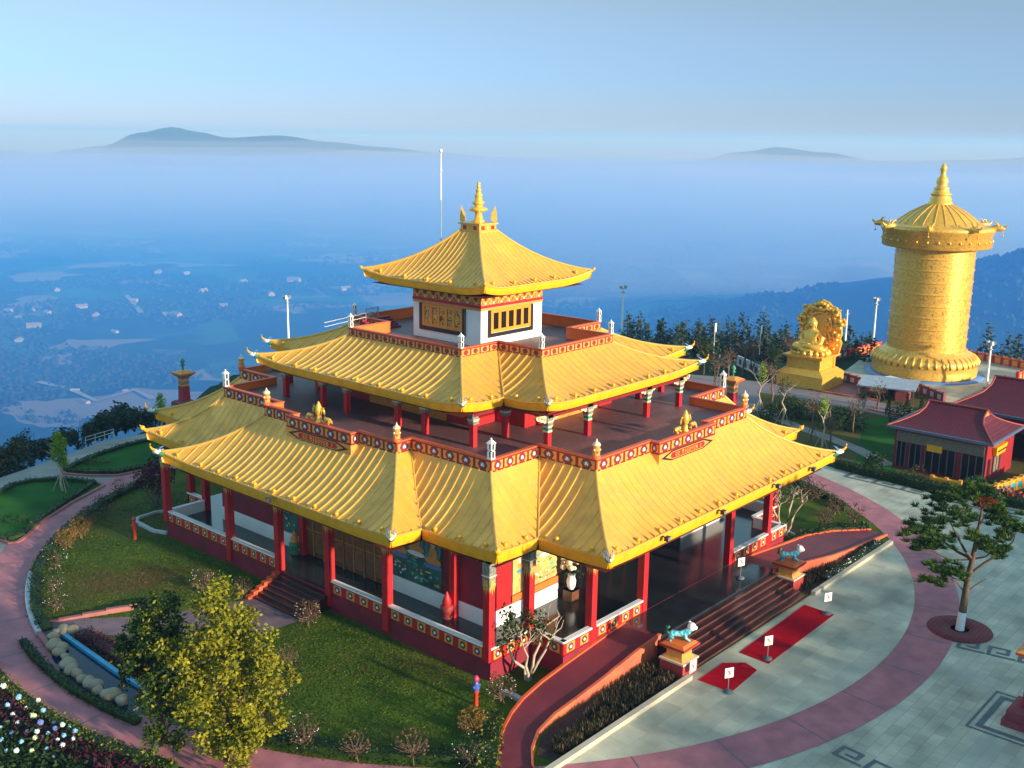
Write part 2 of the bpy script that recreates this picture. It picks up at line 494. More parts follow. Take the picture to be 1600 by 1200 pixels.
# --- corner finials
def dragon_mesh():
    mb = MB()   # 0 white 1 gold 2 green 3 blue
    mb.tube([(-0.25, 0, -0.22), (-0.02, 0, -0.14), (0.1, 0, -0.06)], [0.22, 0.25, 0.22], 10, 2)
    mb.tube([(0.0, 0, -0.08), (0.15, 0, 0.02), (0.34, 0, 0.05), (0.5, 0, 0.10), (0.58, 0, 0.14)], [0.14, 0.23, 0.21, 0.15, 0.06], 10, 0)
    mb.tube([(0.45, 0, 0.16), (0.66, 0, 0.24), (0.80, 0, 0.42), (0.84, 0, 0.60), (0.78, 0, 0.70)], [0.11, 0.10, 0.085, 0.06, 0.03], 8, 1)
    mb.tube([(0.3, 0, -0.05), (0.5, 0, -0.04), (0.66, 0, 0.04)], [0.12, 0.09, 0.03], 8, 0)
    for s in (-1, 1):
        mb.tube([(0.18, 0.12 * s, 0.18), (0.02, 0.2 * s, 0.36), (-0.2, 0.24 * s, 0.44)], [0.07, 0.05, 0.015], 6, 3)
        mb.ball((0.38, 0.16 * s, 0.17), 0.055, 6, 1)
        mb.quad([(0.1, 0.2 * s, 0.05), (-0.12, 0.34 * s, 0.18), (-0.02, 0.3 * s, -0.05)], 0)
    return mb
def balltip_mesh():
    mb = MB()
    mb.tube([(-0.2, 0, -0.12), (0.05, 0, 0.0), (0.22, 0, 0.12)], [0.2, 0.17, 0.12], 8, 1)
    mb.ball((0.30, 0, 0.20), 0.21, 10, 1)
    mb.tube([(0.38, 0, 0.28), (0.5, 0, 0.42), (0.48, 0, 0.5)], [0.09, 0.05, 0.02], 6, 1)
    return mb
DR = [M['white'], M['fascia'], M['green'], M['blue']]
def finials(parent, tips, sc=1.0, ballall=False):
    for (p, a, k) in tips:
        if ballall or k == 2: o = balltip_mesh().build("corner_finial", DR, parent)
        else: o = dragon_mesh().build("dragon_head", DR, parent)
        o.location = p; o.rotation_euler[2] = a; o.scale = (sc * .85,) * 3

# --- parapets with painted panels
def panel(mb, F, kind, lit, i):
    """ornament panel on a wall; F(u, w, d) -> point with u,w in -.5...5 and d outward metres. slots: see PM"""
    def rect(u0, u1, w0, w1, d, mi): mb.quad([F(u0, w0, d), F(u1, w0, d), F(u1, w1, d), F(u0, w1, d)], mi)
    def disc(r, d, mi, n=12, sx=1.0, w=0.0, asp=1.0):
        mb.quad([F(r * sx * math.cos(2 * PI * k / n), w + r * asp * math.sin(2 * PI * k / n), d) for k in range(n)], mi)
    if kind == 'disc':
        rect(-.42, .42, -.36, .36, .008, 3)
        mb.quad([F(x, y, .014) for x, y in ((-.30, 0), (-.17, -.36), (.17, -.36), (.30, 0), (.17, .36), (-.17, .36))], 1)
        disc(.135, .024, 4 if i % 2 else 5, 14, 1, 0, 1.55)
        mb.quad([F(x, y, .030) for x, y in ((-.02, .17), (.02, .17), (.09, -.10), (.045, -.12), (0, .0), (-.045, -.12), (-.09, -.10))], 6)
    elif kind == 'hex':
        rect(-.42, .42, -.36, .36, .008, 3)
        mb.quad([F(x, y, .014) for x, y in ((-.26, 0), (-.13, -.3), (.13, -.3), (.26, 0), (.13, .3), (-.13, .3))], 1)
        mb.quad([F(x, y, .022) for x, y in ((-.15, 0), (-.07, -.18), (.07, -.18), (.15, 0), (.07, .18), (-.07, .18))], 7)
    else:
        rect(-.30, .30, -.38, .38, .010, 3)
        mb.quad([F(x, y, .018) for x, y in ((-.21, 0), (-.1, -.28), (.1, -.28), (.21, 0), (.1, .28), (-.1, .28))], 1)
        disc(.12, .026, 5 if i % 3 == 0 else 8, 12, 1, 0, 1.4)
        mb.quad([F(x, y, .032) for x, y in ((-.085, .02), (-.03, .08), (0, .14), (.03, .08), (.085, .02), (.03, -.06), (0, -.13), (-.03, -.06))], 6)
PM = [M['red'], M['dred'], M['cope'], M['opanel'], M['teal'], M['blue'], M['white'], M['maroon'], M['green'], M['orange']]
def parapet(name, poly, zb, zt, th, kind, pitch, inner=9, segs=None, cope=2, zin=None):
    mb = MB(); n = len(poly); I = inset(poly, th); O = inset(poly, -0.04); I2 = inset(poly, th + 0.04)
    zin = zb if zin is None else zin
    for i in range(n):
        j = (i + 1) % n
        if segs is not None and i not in segs: continue
        a, b, c, d = poly[i], poly[j], I[j], I[i]
        L = math.hypot(b[0] - a[0], b[1] - a[1])
        mb.quad([(a[0], a[1], zb), (b[0], b[1], zb), (b[0], b[1], zt - .08), (a[0], a[1], zt - .08)], 0)
        mb.quad([(c[0], c[1], zin - .3), (d[0], d[1], zin - .3), (d[0], d[1], zt - .08), (c[0], c[1], zt - .08)], inner)
        oa, ob, ic, idd = O[i], O[j], I2[j], I2[i]
        q0 = [(oa[0], oa[1]), (ob[0], ob[1]), (ic[0], ic[1]), (idd[0], idd[1])]
        mb.quad([(*p, zt) for p in q0], cope)
        mb.quad([(*q0[0], zt - .08), (*q0[1], zt - .08), (*q0[1], zt), (*q0[0], zt)], cope)
        mb.quad([(*q0[2], zt - .08), (*q0[3], zt - .08), (*q0[3], zt), (*q0[2], zt)], cope)
        mb.quad([(*q0[0], zt - .08), (*q0[3], zt - .08), (*q0[2], zt - .08), (*q0[1], zt - .08)], cope)
        e = Vector(((b[0] - a[0]) / L, (b[1] - a[1]) / L)); o = Vector((e.y, -e.x))
        N = max(1, round(L / pitch)); H = zt - .08 - zb; wd = L / N
        for k in range(N):
            c0 = Vector((a[0], a[1])) + e * (wd * (k + .5))
            def F(u, w, dd, c0=c0):
                q = c0 + e * (u * wd) + o * dd
                return (q.x, q.y, zb + H * (.5 + w))
            panel(mb, F, kind, True, k + i)
            if kind != 'rail' or True:
                # raised post between panels
                p0 = Vector((a[0], a[1])) + e * (wd * k)
                if k > 0:
                    q = [p0 - e * .05 + o * .028, p0 + e * .05 + o * .028]
                    mb.quad([(q[0].x, q[0].y, zb + .02), (q[1].x, q[1].y, zb + .02), (q[1].x, q[1].y, zt - .09), (q[0].x, q[0].y, zt - .09)], 1)
        # raised border strips
        for (w0, w1) in ((zb, zb + .07), (zt - .15, zt - .08)):
            p0 = Vector((a[0], a[1])) + o * .035; p1 = Vector((b[0], b[1])) + o * .035
            mb.quad([(p0.x, p0.y, w0), (p1.x, p1.y, w0), (p1.x, p1.y, w1), (p0.x, p0.y, w1)], 1)
    return mb.build(name, PM, temple)

# --- geometry numbers
Z1, Z2, Z3 = 1.2, 10.72, 15.05
EX = 0.6
lowE = plan(18.87 - EX, 13.2 - EX, 16.64 - EX, 21.71 - EX, 11.4 - EX, 17.07 - EX)
lowT = plan(13.9, 8.45, 12.7, 17.2, 6.5, 13.0)
lower, tips = roof("lower_roof", lowE, lowT, 7.5, 10.55, 0.5, EX / 1.0, 3.4, 0.68,
                   soff=inset(plan(13.0, 9.0, 12.8, 15.0, 9.0, 13.3), 0))
finials(lower, tips)
midE = plan2(11.95 - .45, 8.27 - .45, 13.43 - .45, 10.0 - .45)
midT = plan2(7.35, 3.8, 9.15, 5.45)
middle, tips = roof("middle_roof", midE, midT, 13.45, 15.3, 0.45, .45, 2.8, 0.55, soff=plan2(6.5, 4.6, 8.4, 6.0))
finials(middle, tips, 0.85)
topE = plan1(5.58 - .35, 5.83 - .35)
topT = plan1(0.85, 0.9)
top, tips = roof("upper_roof", topE, topT, 19.35, 22.55, 0.42, .35, 2.6, 0.52, pitch=0.42, rib_r=0.05, soff=plan1(3.2, 3.28))
finials(top, tips, 0.6, True)

# terrace floors
def flat(name, poly, z, m, parent=temple, hole=None):
    mb = MB(); mb.quad([(p[0], p[1], z) for p in poly]); return mb.build(name, m, parent)
flat("lower_terrace", inset(lowT, .1), Z2, M['terr'])
flat("upper_terrace", inset(midT, .1), Z3, M['terr'])

# parapets (front and left sides break out into a sign bay)
def bayed(poly, bx, by, out):
    """insert the two sign bays into the 20 corner outline"""
    p = list(poly); r = []
    for i, q in enumerate(p):
        r.append(q)
        if i == 0:
            y = q[1]; r += [(bx[0], y, 0), (bx[0], y - out, 0), (bx[1], y - out, 0), (bx[1], y, 0)]
        if i == 15:
            x = q[0]; r += [(x, by[1], 0), (x - out, by[1], 0), (x - out, by[0], 0), (x, by[0], 0)]
    return r
para2 = bayed(lowT, (-3.1, 3.3), (-3.1, 3.25), 0.65)
parapet("lower_parapet", para2, 10.5, 11.27, 0.22, 'disc', 1.2, zin=Z2)
parapet("upper_parapet", midT, 15.26, 15.86, 0.2, 'hex', 0.85, zin=Z3)

# sign bays: painted board hanging below the bay parapet
def sign_board(cx, cy, rz):
    # local x along board, -y outward
    mb = MB()
    mb.box(-3.2, 3.2, -.02, 1.0, 9.35, 10.48, 0)
    bd = mb.build("sign_bay", [M['opanel']], temple, (cx, cy, 0), rz)
    t = MB()
    def lens(w, h, d, mi, cut=.55):
        t.quad([(x * w, -.02 - d, 10.17 + y * h) for x, y in ((-1, 0), (-cut, -1), (cut, -1), (1, 0), (cut, 1), (-cut, 1))], mi)
    lens(3.0, .31, .008, 0, .62); lens(2.5, .235, .016, 1, .7); lens(1.95, .19, .024, 2, .93)
    g = t
    rnd = random.Random(5)
    def bar(x0, x1, z0, z1): g.box(x0, x1, -.062, -.044, z0, z1, 3)
    x = -1.45
    letters = "22 MIGUYEN I"
    strokes = {'2': [(0, 1, .85, 1), (.75, 1, .5, 1), (0, 1, .42, .58), (0, .25, 0, .5), (0, 1, 0, .15)], 'M': [(0, .2, 0, 1), (.8, 1, 0, 1), (.2, .8, .78, 1), (.4, .6, .4, .8)],
               'I': [(.35, .65, 0, 1)], 'G': [(0, .22, 0, 1), (0, 1, .85, 1), (0, 1, 0, .15), (.78, 1, 0, .5), (.5, 1, .38, .52)], 'U': [(0, .22, 0, 1), (.78, 1, 0, 1), (0, 1, 0, .15)],
               'Y': [(.39, .61, 0, .55), (0, .22, .5, 1), (.78, 1, .5, 1), (0, 1, .45, .6)], 'E': [(0, .22, 0, 1), (0, 1, .85, 1), (0, .85, .43, .57), (0, 1, 0, .15)],
               'N': [(0, .22, 0, 1), (.78, 1, 0, 1), (.2, .5, .55, .85), (.45, .8, .2, .55)], ' ': []}
    for ch in letters:
        for (a, b, c, d) in strokes[ch]: bar(x + a * .2, x + b * .2, 10.04 + c * .26, 10.04 + d * .26)
        x += .265 if ch != ' ' else .2
    g.build("sign_panel", [M['black'], M['opanel'], M['red'], M['friezegold']], bd)
    return bd
sign_board(0.1, -17.86, 0)
sign_board(-14.56, 0.08, -PI / 2)

# deer and lotus ornament behind each bay
def deer_group(cx, cy, rz):
    mb = MB()
    mb.lathe([(.2, 0), (.23, .08), (.14, .15), (.17, .34), (.12, .42), (.17, .48), (.24, .72), (.23, .9), (.12, 1.17), (.02, 1.36)], 12)
    c = mb.build("lotus_finial", M['gold'], temple, (cx, cy, 11.27), rz)
    for s in (-1, 1):
        d = MB()
        d.tube([(-.38, 0, .24), (-.2, 0, .32), (.1, 0, .33), (.28, 0, .36)], [.11, .17, .16, .12], 8)
        d.tube([(.25, 0, .4), (.36, 0, .68), (.38, 0, .98), (.46, 0, 1.08), (.64, 0, 1.04)], [.11, .075, .06, .085, .04], 8)
        d.tube([(.2, 0, .14), (.42, .09, .08), (.3, .1, .05)], [.06, .05, .04], 6)
        d.tube([(.2, 0, .14), (.42, -.09, .08), (.3, -.1, .05)], [.06, .05, .04], 6)
        d.tube([(-.3, .1, .2), (-.15, .17, .08), (-.35, .17, .06)], [.1, .07, .04], 6)
        d.tube([(-.3, -.1, .2), (-.15, -.17, .08), (-.35, -.17, .06)], [.1, .07, .04], 6)
        for q in (-1, 1): d.quad([(.40, .05 * q, 1.1), (.32, .16 * q, 1.24), (.36, .04 * q, 1.14)])
        o = d.build("golden_deer", M['gold'], temple)
        a = rz + (0 if s < 0 else PI)
        o.location = (cx + math.cos(rz) * .85 * s, cy + math.sin(rz) * .85 * s, 11.3)
        o.rotation_euler[2] = a
        o.scale = (.85,) * 3
deer_group(0.2, -17.55, 0)
deer_group(-14.25, 0.3, -PI / 2)

# white lantern posts and painted pots on the parapet corners
def lantern(x, y, z, s=1.0):
    mb = MB()
    mb.cbox(x, y, z, z + .06 * s, .34 * s, .34 * s, 0)
    for dx in (-1, 1):
        for dy in (-1, 1): mb.cbox(x + dx * .125 * s, y + dy * .125 * s, z + .06 * s, z + .92 * s, .07 * s, .07 * s, 0)
    mb.cbox(x, y, z + .46 * s, z + .54 * s, .32 * s, .32 * s, 0)
    mb.cbox(x, y, z + .08 * s, z + .44 * s, .16 * s, .16 * s, 1)
    mb.cbox(x, y, z + .56 * s, z + .9 * s, .16 * s, .16 * s, 1)
    mb.frustum(x, y, z + .92 * s, z + 1.12 * s, .42 * s, .1 * s, 0)
    mb.ball((x, y, z + 1.18 * s), .06 * s, 6, 0)
    mb.build("parapet_lantern", [M['white'], M['black']], temple)
def pot(x, y, z):
    mb = MB()
    mb.lathe([(.28, 0), (.30, .12), (.22, .16)], 10, 2, (x, y, z))
    mb.lathe([(.2, .16), (.22, .3), (.19, .5), (.22, .75), (.24, .78)], 10, 0, (x, y, z))
    mb.lathe([(.25, .78), (.2, .9), (.1, .95), (.05, 1.05), (.02, 1.15)], 10, 1, (x, y, z))
    for k in range(6):
        a = k * PI / 3
        mb.ball((x + .2 * math.cos(a), y + .2 * math.sin(a), z + .4 + .12 * (k % 2)), .07, 6, 1 if k % 2 else 2)
    mb.build("parapet_pot", [M['opanel'], M['cream'], M['cope']], temple)
for (x, y, k) in lowT:
    x2 = x - math.copysign(.12, x); y2 = y - math.copysign(.12, y)
    if k == 2: lantern(x2, y2, 11.27)
    elif k == 1: pot(x2, y2, 11.27)
for (x, y, k) in midT:
    if k: lantern(x - math.copysign(.1, x), y - math.copysign(.1, y), 15.86, .8)

# --- middle storey walls and columns
def walls(name, poly, z0, z1, m, parent=temple):
    mb = MB(); n = len(poly)
    for i in range(n):
        a, b = poly[i], poly[(i + 1) % n]
        mb.quad([(a[0], a[1], z0), (b[0], b[1], z0), (b[0], b[1], z1), (a[0], a[1], z1)])
    return mb.build(name, m, parent)
wm = walls("middle_wall", plan2(6.9, 4.7, 8.6, 6.1), Z2, 12.95, M['red'])
# latticed orange doors along the left middle wall
def door_band(name, x, y, L, z0, z1, n, rz, parent):
    mb = MB()
    mb.box(-L / 2, L / 2, -.05, .05, z0, z1, 0)
    for i in range(n):
        c = -L / 2 + L * (i + .5) / n; h = L / n * .36
        mb.box(c - h, c + h, -.075, -.052, z0 + .12, LP(z0, z1, .45), 1)
        mb.box(c - h * .5, c + h * .5, -.085, -.077, LP(z0, z1, .55), z1 - .15, 2)
    mb.box(-L / 2 - .12, L / 2 + .12, -.09, -.03, z1, z1 + .12, 2)
    mb.build(name, [M['wframe'], M['opanel'], M['black']], parent, (x, y, 0), rz)
door_band("terrace_door", -6.96, 0.0, 7.5, Z2, 12.5, 8, -PI / 2, wm)
door_band("terrace_door", 0.0, -8.66, 6, Z2, 12.5, 6, 0, wm)

def mid_column(x, y, rz, bracket=True):
    mb = MB(); h0 = 0.0 if bracket else .45
    mb.box(-.17, .17, -.17, .17, 0, 1.0 + h0)
    c = mb.build("terrace_column", M['red'], temple, (x, y, Z2), rz)
    mb = MB()
    if bracket: mb.box(-.2, .2, -.2, .2, 1.0, 1.12, 1); mb.box(-.18, .18, -.18, .18, 1.12, 1.28, 2)
    if bracket: mb.frustum(0, 0, 1.28, 1.42, .36, .48, 1)
    mb.box(-.24, .24, -.24, .24, 1.42, 1.6, 0); mb.frustum(0, 0, 1.6, 1.74, .46, .56, 1)
    mb.box(-.26, .26, -.2, .2, 1.74, 2.1, 0)
    mb.build("capital", [M['capgrey'], M['cream'], M['green']], c)
    if bracket:
        b = MB()
        for s in (-1, 1):
            pts = [(.26, 1.62), (.42, 1.60), (.55, 1.72), (.74, 1.72), (.86, 1.84), (1.06, 1.85), (1.16, 1.96), (1.2, 2.1), (.26, 2.1)]
            for (yy) in (-.1, .1):
                q = [(s * px, yy, pz) for px, pz in pts]
                if (yy < 0) == (s > 0): b.quad(q, 0)
                else: b.quad(q[::-1], 0)
            for k in range(len(pts) - 1):
                (ax, az), (bx, bz) = pts[k], pts[k + 1]
                b.quad([(s * ax, -.1, az), (s * bx, -.1, bz), (s * bx, .1, bz), (s * ax, .1, az)], 1)
            for (px, pz) in ((.45, 1.85), (.68, 1.93), (.95, 2.0)):
                b.ball((s * px, -.1, pz), .09, 6, 1); b.ball((s * px, .1, pz), .09, 6, 1)
        b.build("bracket", [M['cream'], M['opanel']], c)
for x in (-7.2, -3.25, 3.25, 7.2): mid_column(x, -12.55, 0); mid_column(x, 12.55, PI)
for y in (-5, -2.5, 2.5, 5): mid_column(-10.1, y, PI / 2, False); mid_column(10.1, y, PI / 2, False)
for sx in (-1, 1):
    for sy in (-1, 1):
        mid_column(sx * 7.2, sy * 9.15, 0, False); mid_column(sx * 10.1, sy * 9.15, 0, False)
bm = MB()
bp = plan2(10.3, 7.4, 12.75, 9.35); bi = inset(bp, .4)
for i in range(12):
    j = (i + 1) % 12
    bm.quad([(bp[i][0], bp[i][1], 12.6), (bp[j][0], bp[j][1], 12.6), (bp[j][0], bp[j][1], 12.95), (bp[i][0], bp[i][1], 12.95)], 0)
    bm.quad([(bi[j][0], bi[j][1], 12.6), (bi[i][0], bi[i][1], 12.6), (bi[i][0], bi[i][1], 12.95), (bi[j][0], bi[j][1], 12.95)], 0)
    bm.quad([(bp[j][0], bp[j][1], 12.6), (bp[i][0], bp[i][1], 12.6), (bi[i][0], bi[i][1], 12.6), (bi[j][0], bi[j][1], 12.6)], 0)
bm.build("terrace_beam", M['dred'], temple)

# --- top pavilion
W1, W2 = 3.19, 3.28
pv = MB(); pv.box(-W1, W1, -W2, W2, Z3, 17.6)
pav = pv.build("pavilion_wall", M['white'], temple)
fz = MB()
fz.box(-W1 - .03, W1 + .03, -W2 - .03, W2 + .03, 17.5, 17.68, 1)
fz.box(-W1 - .05, W1 + .05, -W2 - .05, W2 + .05, 17.68, 17.86, 2)
fz.box(-W1 - .02, W1 + .02, -W2 - .02, W2 + .02, 17.86, 18.85, 0)
for (side, L, D) in (('f', W1, W2), ('l', W2, W1), ('r', W2, W1)):
    def Q(u, z, d):
        if side == 'f': return (u, -D - .02 - d, z)
        if side == 'l': return (-D - .02 - d, -u, z)
        return (D + .02 + d, u, z)
    N = 8
    for k in range(N):
        c = -L + 2 * L * (k + .5) / N; hw = L / N
        for (rr, zc, mi) in ((.36, 18.35, 3), (.24, 18.35, 0), (.15, 18.35, 4)):
            dd = {.36: .02, .24: .035, .15: .05}[rr]
            pts = [Q(c + rr * math.cos(a), zc + rr * 1.05 * math.sin(a), dd) for a in [PI * 1.12 + (PI * .76 + 2 * PI * 0) * q / 7 for q in range(8)]]
            pts += [Q(c + rr * math.cos(a), zc + rr * .5 * math.sin(a), dd) for a in [PI * .12 + PI * .76 * q / 5 for q in range(6)]]
            fz.quad(pts, mi)
        fz.quad([Q(c - hw, 18.72, .03), Q(c - hw + .18, 18.55, .03), Q(c - hw + .12, 18.2, .03), Q(c - hw - .12, 18.2, .03), Q(c - hw - .18, 18.55, .03)] if k else [Q(-L, 18.7, .03), Q(-L + .1, 18.4, .03), Q(-L, 18.2, .03)], 3)
        fz.quad([Q(c - .1, 17.93, .03), Q(c + .1, 17.93, .03), Q(c, 18.06, .03)], 5)
fz.build("frieze", [M['frieze'], M['opanel'], M['red'], M['friezegold'], M['dred'], M['white']], pav)
inside = patmat('painted_interior_glow', [(0.40, 0.14, 0.02), (0.75, 0.40, 0.05), (0.05, 0.14, 0.10), (0.8, 0.5, 0.08), (0.16, 0.05, 0.02)], 2.2, 0.25, 'NOISE', (1, 1, 1), 0, 0)  # warm light of the room behind is painted into the pane's colours
for (c, D, rz, L, pane) in ((-.2, W2, 0, 4.5, M['glass']), (0.35, W1, -PI / 2, 4.3, inside)):
    mb = MB(); z0, z1 = 15.62, 17.5
    for (x0, x1, a, b) in ((-L / 2 - .08, -L / 2 + .17, z0, z1), (L / 2 - .17, L / 2 + .08, z0, z1), (-L / 2 + .17, L / 2 - .17, z0, z0 + .26)): mb.box(x0, x1, -.12, .0, a, b, 0)
    lx, hx = -L / 2 + .17, L / 2 - .17
    mb.box(lx, hx, -.03, 0, z0 + .3, z1, 2)
    N = 5
    for k in range(N + 1):
        x = LP(lx, hx - .26, k / N); mb.box(x, x + .26, -.09, -.032, z0 + .3, z1, 1)
    wid = (hx - lx - .26) / N
    for k in range(N):
        x = lx + .26 + k * wid
        mb.box(x, x + wid - .26, -.085, -.032, z0 + .3, z0 + .52, 1); mb.box(x, x + wid - .26, -.085, -.032, z1 - .22, z1, 1)
    pos = (c, -D, 0) if rz == 0 else (-D, c, 0)
    mb.build("window", [M['black'], M['wframe'], pane], pav, pos, rz)
# roof cap, spire and flame leaves
cp = MB()
cp.box(-.95, .95, -1.0, 1.0, 22.35, 22.55, 1); cp.box(-.86, .86, -.9, .9, 22.55, 22.98, 0); cp.box(-.98, .98, -1.02, 1.02, 22.98, 23.08, 1)
for s in (-.5, 0, .5):
    cp.box(s - .16, s + .16, -.925, -.905, 22.63, 22.9, 2 if s else 1)
    cp.box(-.885, -.865, s - .16, s + .16, 22.63, 22.9, 2 if s else 1)
cap = cp.build("roof_cap", [M['gold'], M['ridge'], M['red']], temple)
sp = MB()
sp.lathe([(.42, 23.08), (.44, 23.2), (.3, 23.35), (.25, 23.7), (.27, 23.82), (.62, 23.9), (.66, 24.0), (.6, 24.1), (.28, 24.16), (.3, 24.3), (.42, 24.38), (.43, 24.48), (.28, 24.6), (.26, 24.9), (.3, 25.0),
          (.18, 25.08), (.17, 25.22), (.24, 25.28), (.13, 25.36), (.12, 25.5), (.17, 25.56), (.09, 25.64), (.13, 25.72), (.12, 25.82), (.02, 25.92)], 20)
sp.build("spire", M['gold'], cap)
for sx in (-1, 1):
    for sy in (-1, 1):
        if sx == 1 and sy == 1: pass
        mb = MB()
        pts = [(0, 0), (.26, .1), (.33, .3), (.24, .5), (.28, .62), (.14, .84), (.02, 1.2), (-.06, .8), (-.12, .4), (-.1, .1)]
        q = [(x, -.05, z) for x, z in pts]; q2 = [(x, .05, z) for x, z in pts]
        mb.quad(q); mb.quad(q2[::-1])
        for k in range(len(pts)): mb.quad([q[k], q2[k], q2[(k + 1) % len(pts)], q[(k + 1) % len(pts)]])
        mb.build("flame_leaf", M['gold'], cap, (sx * .82, sy * .86, 23.08), math.atan2(-sy, -sx))
rod = MB()
rod.tube([(-1.5, 2.2, 21.6), (-1.5, 2.2, 24.6)], .035, 6, 1); rod.tube([(-1.5, 2.2, 24.6), (-1.5, 2.2, 26.8), (-1.5, 2.2, 27.8)], [.055, .05, .03], 6, 0)
rod.ball((-1.5, 2.2, 27.95), .13, 8, 0); rod.ball((-1.5, 2.2, 26.6), .09, 8, 0)
rod.build("lightning_rod", [M['white'], M['metal']], temple)
# gate and stair head on the upper terrace
g = MB()
g.tube([(-3.9, 7.6, Z3), (-3.9, 7.6, 16.6)], .04, 6); g.tube([(-2.7, 7.6, Z3), (-2.7, 7.6, 16.6)], .04, 6)
for z in (15.35, 16.5): g.tube([(-3.9, 7.6, z), (-2.7, 7.6, z)], .03, 6)
for k in range(9): g.tube([(-3.8 + k * .13, 7.6, 15.35), (-3.8 + k * .13, 7.6, 16.5)], .015, 5)
for r in (.3, .16): g.tube([(-3.3 + r * math.cos(a), 7.6, 15.9 + r * math.sin(a)) for a in [2 * PI * k / 14 for k in range(15)]], .035, 5)
g.tube([(-3.9, 7.6, 16.2), (-6.9, 8.7, 15.7)], .03, 6); g.tube([(-3.9, 7.6, 15.9), (-6.9, 8.7, 15.4)], .03, 6)
g.build("terrace_gate", M['metal'], temple)
st = MB()
for k in range(5): st.box(-4.4 + k * .02, -1.6, 6.3 + k * .3, 6.6 + k * .3, Z3, Z3 + .14 * (k + 1), 0)
st.build("terrace_stair", M['maroon'], temple)

M['murbase'] = mat('mural_green', (0.022, 0.11, 0.085), .5, 0, .5, 1.2)
M['murgold'] = mat('mural_gold', (0.55, 0.40, 0.12), .5, 0, .35, 1.5)
# --- ground storey
pl = MB()
# porch slab outline: stepped like the rails
gp = [(-12.7, -18.5, 1), (12.7, -18.5, 1), (12.7, -16.1, 0), (16.0, -16.1, 1), (16.0, 16.1, 1), (12.7, 16.1, 0), (12.7, 18.5, 1), (-12.7, 18.5, 1), (-12.7, 16.1, 0), (-16.0, 16.1, 1), (-16.0, -16.1, 1), (-12.7, -16.1, 0)]
pl.prism(gp, 0, Z1, 0, 1)
plinth = pl.build("plinth", [M['maroon'], M['porch']], temple)
RAILM = PM
def rail_piece(a, b, face=False):
    """low painted rail between two points, outside on the right of a->b"""
    a = Vector(a); b = Vector(b); L = (b - a).length; e = (b - a) / L; o = Vector((e.y, -e.x))
    mb = MB()
    def Pt(u, d, z): q = a + e * u + o * d; return (q.x, q.y, z)
    def bx(u0, u1, d0, d1, z0, z1, mi):
        n = len(mb.v)
        mb.v += [Pt(u0, d0, z0), Pt(u1, d0, z0), Pt(u1, d1, z0), Pt(u0, d1, z0), Pt(u0, d0, z1), Pt(u1, d0, z1), Pt(u1, d1, z1), Pt(u0, d1, z1)]
        for q in ((0, 1, 2, 3), (7, 6, 5, 4), (4, 5, 1, 0), (5, 6, 2, 1), (6, 7, 3, 2), (7, 4, 0, 3)): mb.face([n + k for k in q], mi)
    bx(0, L, -.2, .03, Z1 - .05, 1.92, 0)
    bx(-.03, L + .03, -.26, .09, 1.92, 2.02, 10)
    mb.quad([Pt(0.02, -.207, Z1), Pt(L - .02, -.207, Z1), Pt(L - .02, -.207, 1.9), Pt(0.02, -.207, 1.9)], 10)
    N = max(1, round(L / 1.12)); wd = L / N
    for k in range(N):
        c0 = a + e * (wd * (k + .5))
        def F(u, w, dd, c0=c0):
            q = c0 + e * (u * wd) + o * (dd + .03); return (q.x, q.y, 1.54 + .74 * w)
        panel(mb, F, 'rail', True, k)
    bx(0, L, .03, .06, Z1 - .08, Z1, 1)
    return mb.build("porch_rail", [*PM, M['white']], temple)
G1, G2, H1, H2 = 16.0, 16.1, 12.7, 18.5
def g_column(x, y, z0, z1=6.9, cap=True, w=.46):
    mb = MB(); mb.box(-w / 2, w / 2, -w / 2, w / 2, z0, z1)
    c = mb.build("porch_column", M['red'], temple, (x, y, 0))
    if cap:
        k = MB(); q = w / 2
        k.box(-q - .03, q + .03, -q - .03, q + .03, z1 - 1.35, z1 - .75, 0)
        k.box(-q - .06, q + .06, -q - .06, q + .06, z1 - .75, z1 - .68, 1)
        k.box(-q - .035, q + .035, -q - .035, q + .035, z1 - .68, z1, 0)
        for (dx, dy) in ((0, -1), (-1, 0), (1, 0), (0, 1)):
            def S(u, z, d=.012): return (dx * (q + d) + abs(dy) * u, dy * (q + d) + abs(dx) * u, z)
            for s in (-1, 0, 1):
                h = .5 if s == 0 else .34
                pts = [S(s * q * .66 - q * .33, z1 - 1.35), S(s * q * .66 + q * .33, z1 - 1.35), S(s * q * .66, z1 - 1.35 - h)]
                if (dx + dy) > 0 or True: k.quad(pts if (dy < 0 or dx > 0) else pts[::-1], 2)
            a = [S(-q * .8, z1 - 1.3, .04), S(q * .8, z1 - 1.3, .04), S(q * .45, z1 - .8, .04), S(0, z1 - 1.0, .04), S(-q * .45, z1 - .8, .04)]
            k.quad(a if (dy < 0 or dx > 0) else a[::-1], 2)
        k.build("capital", [M['capgrey'], M['cream'], M['flame']], c)
    return c
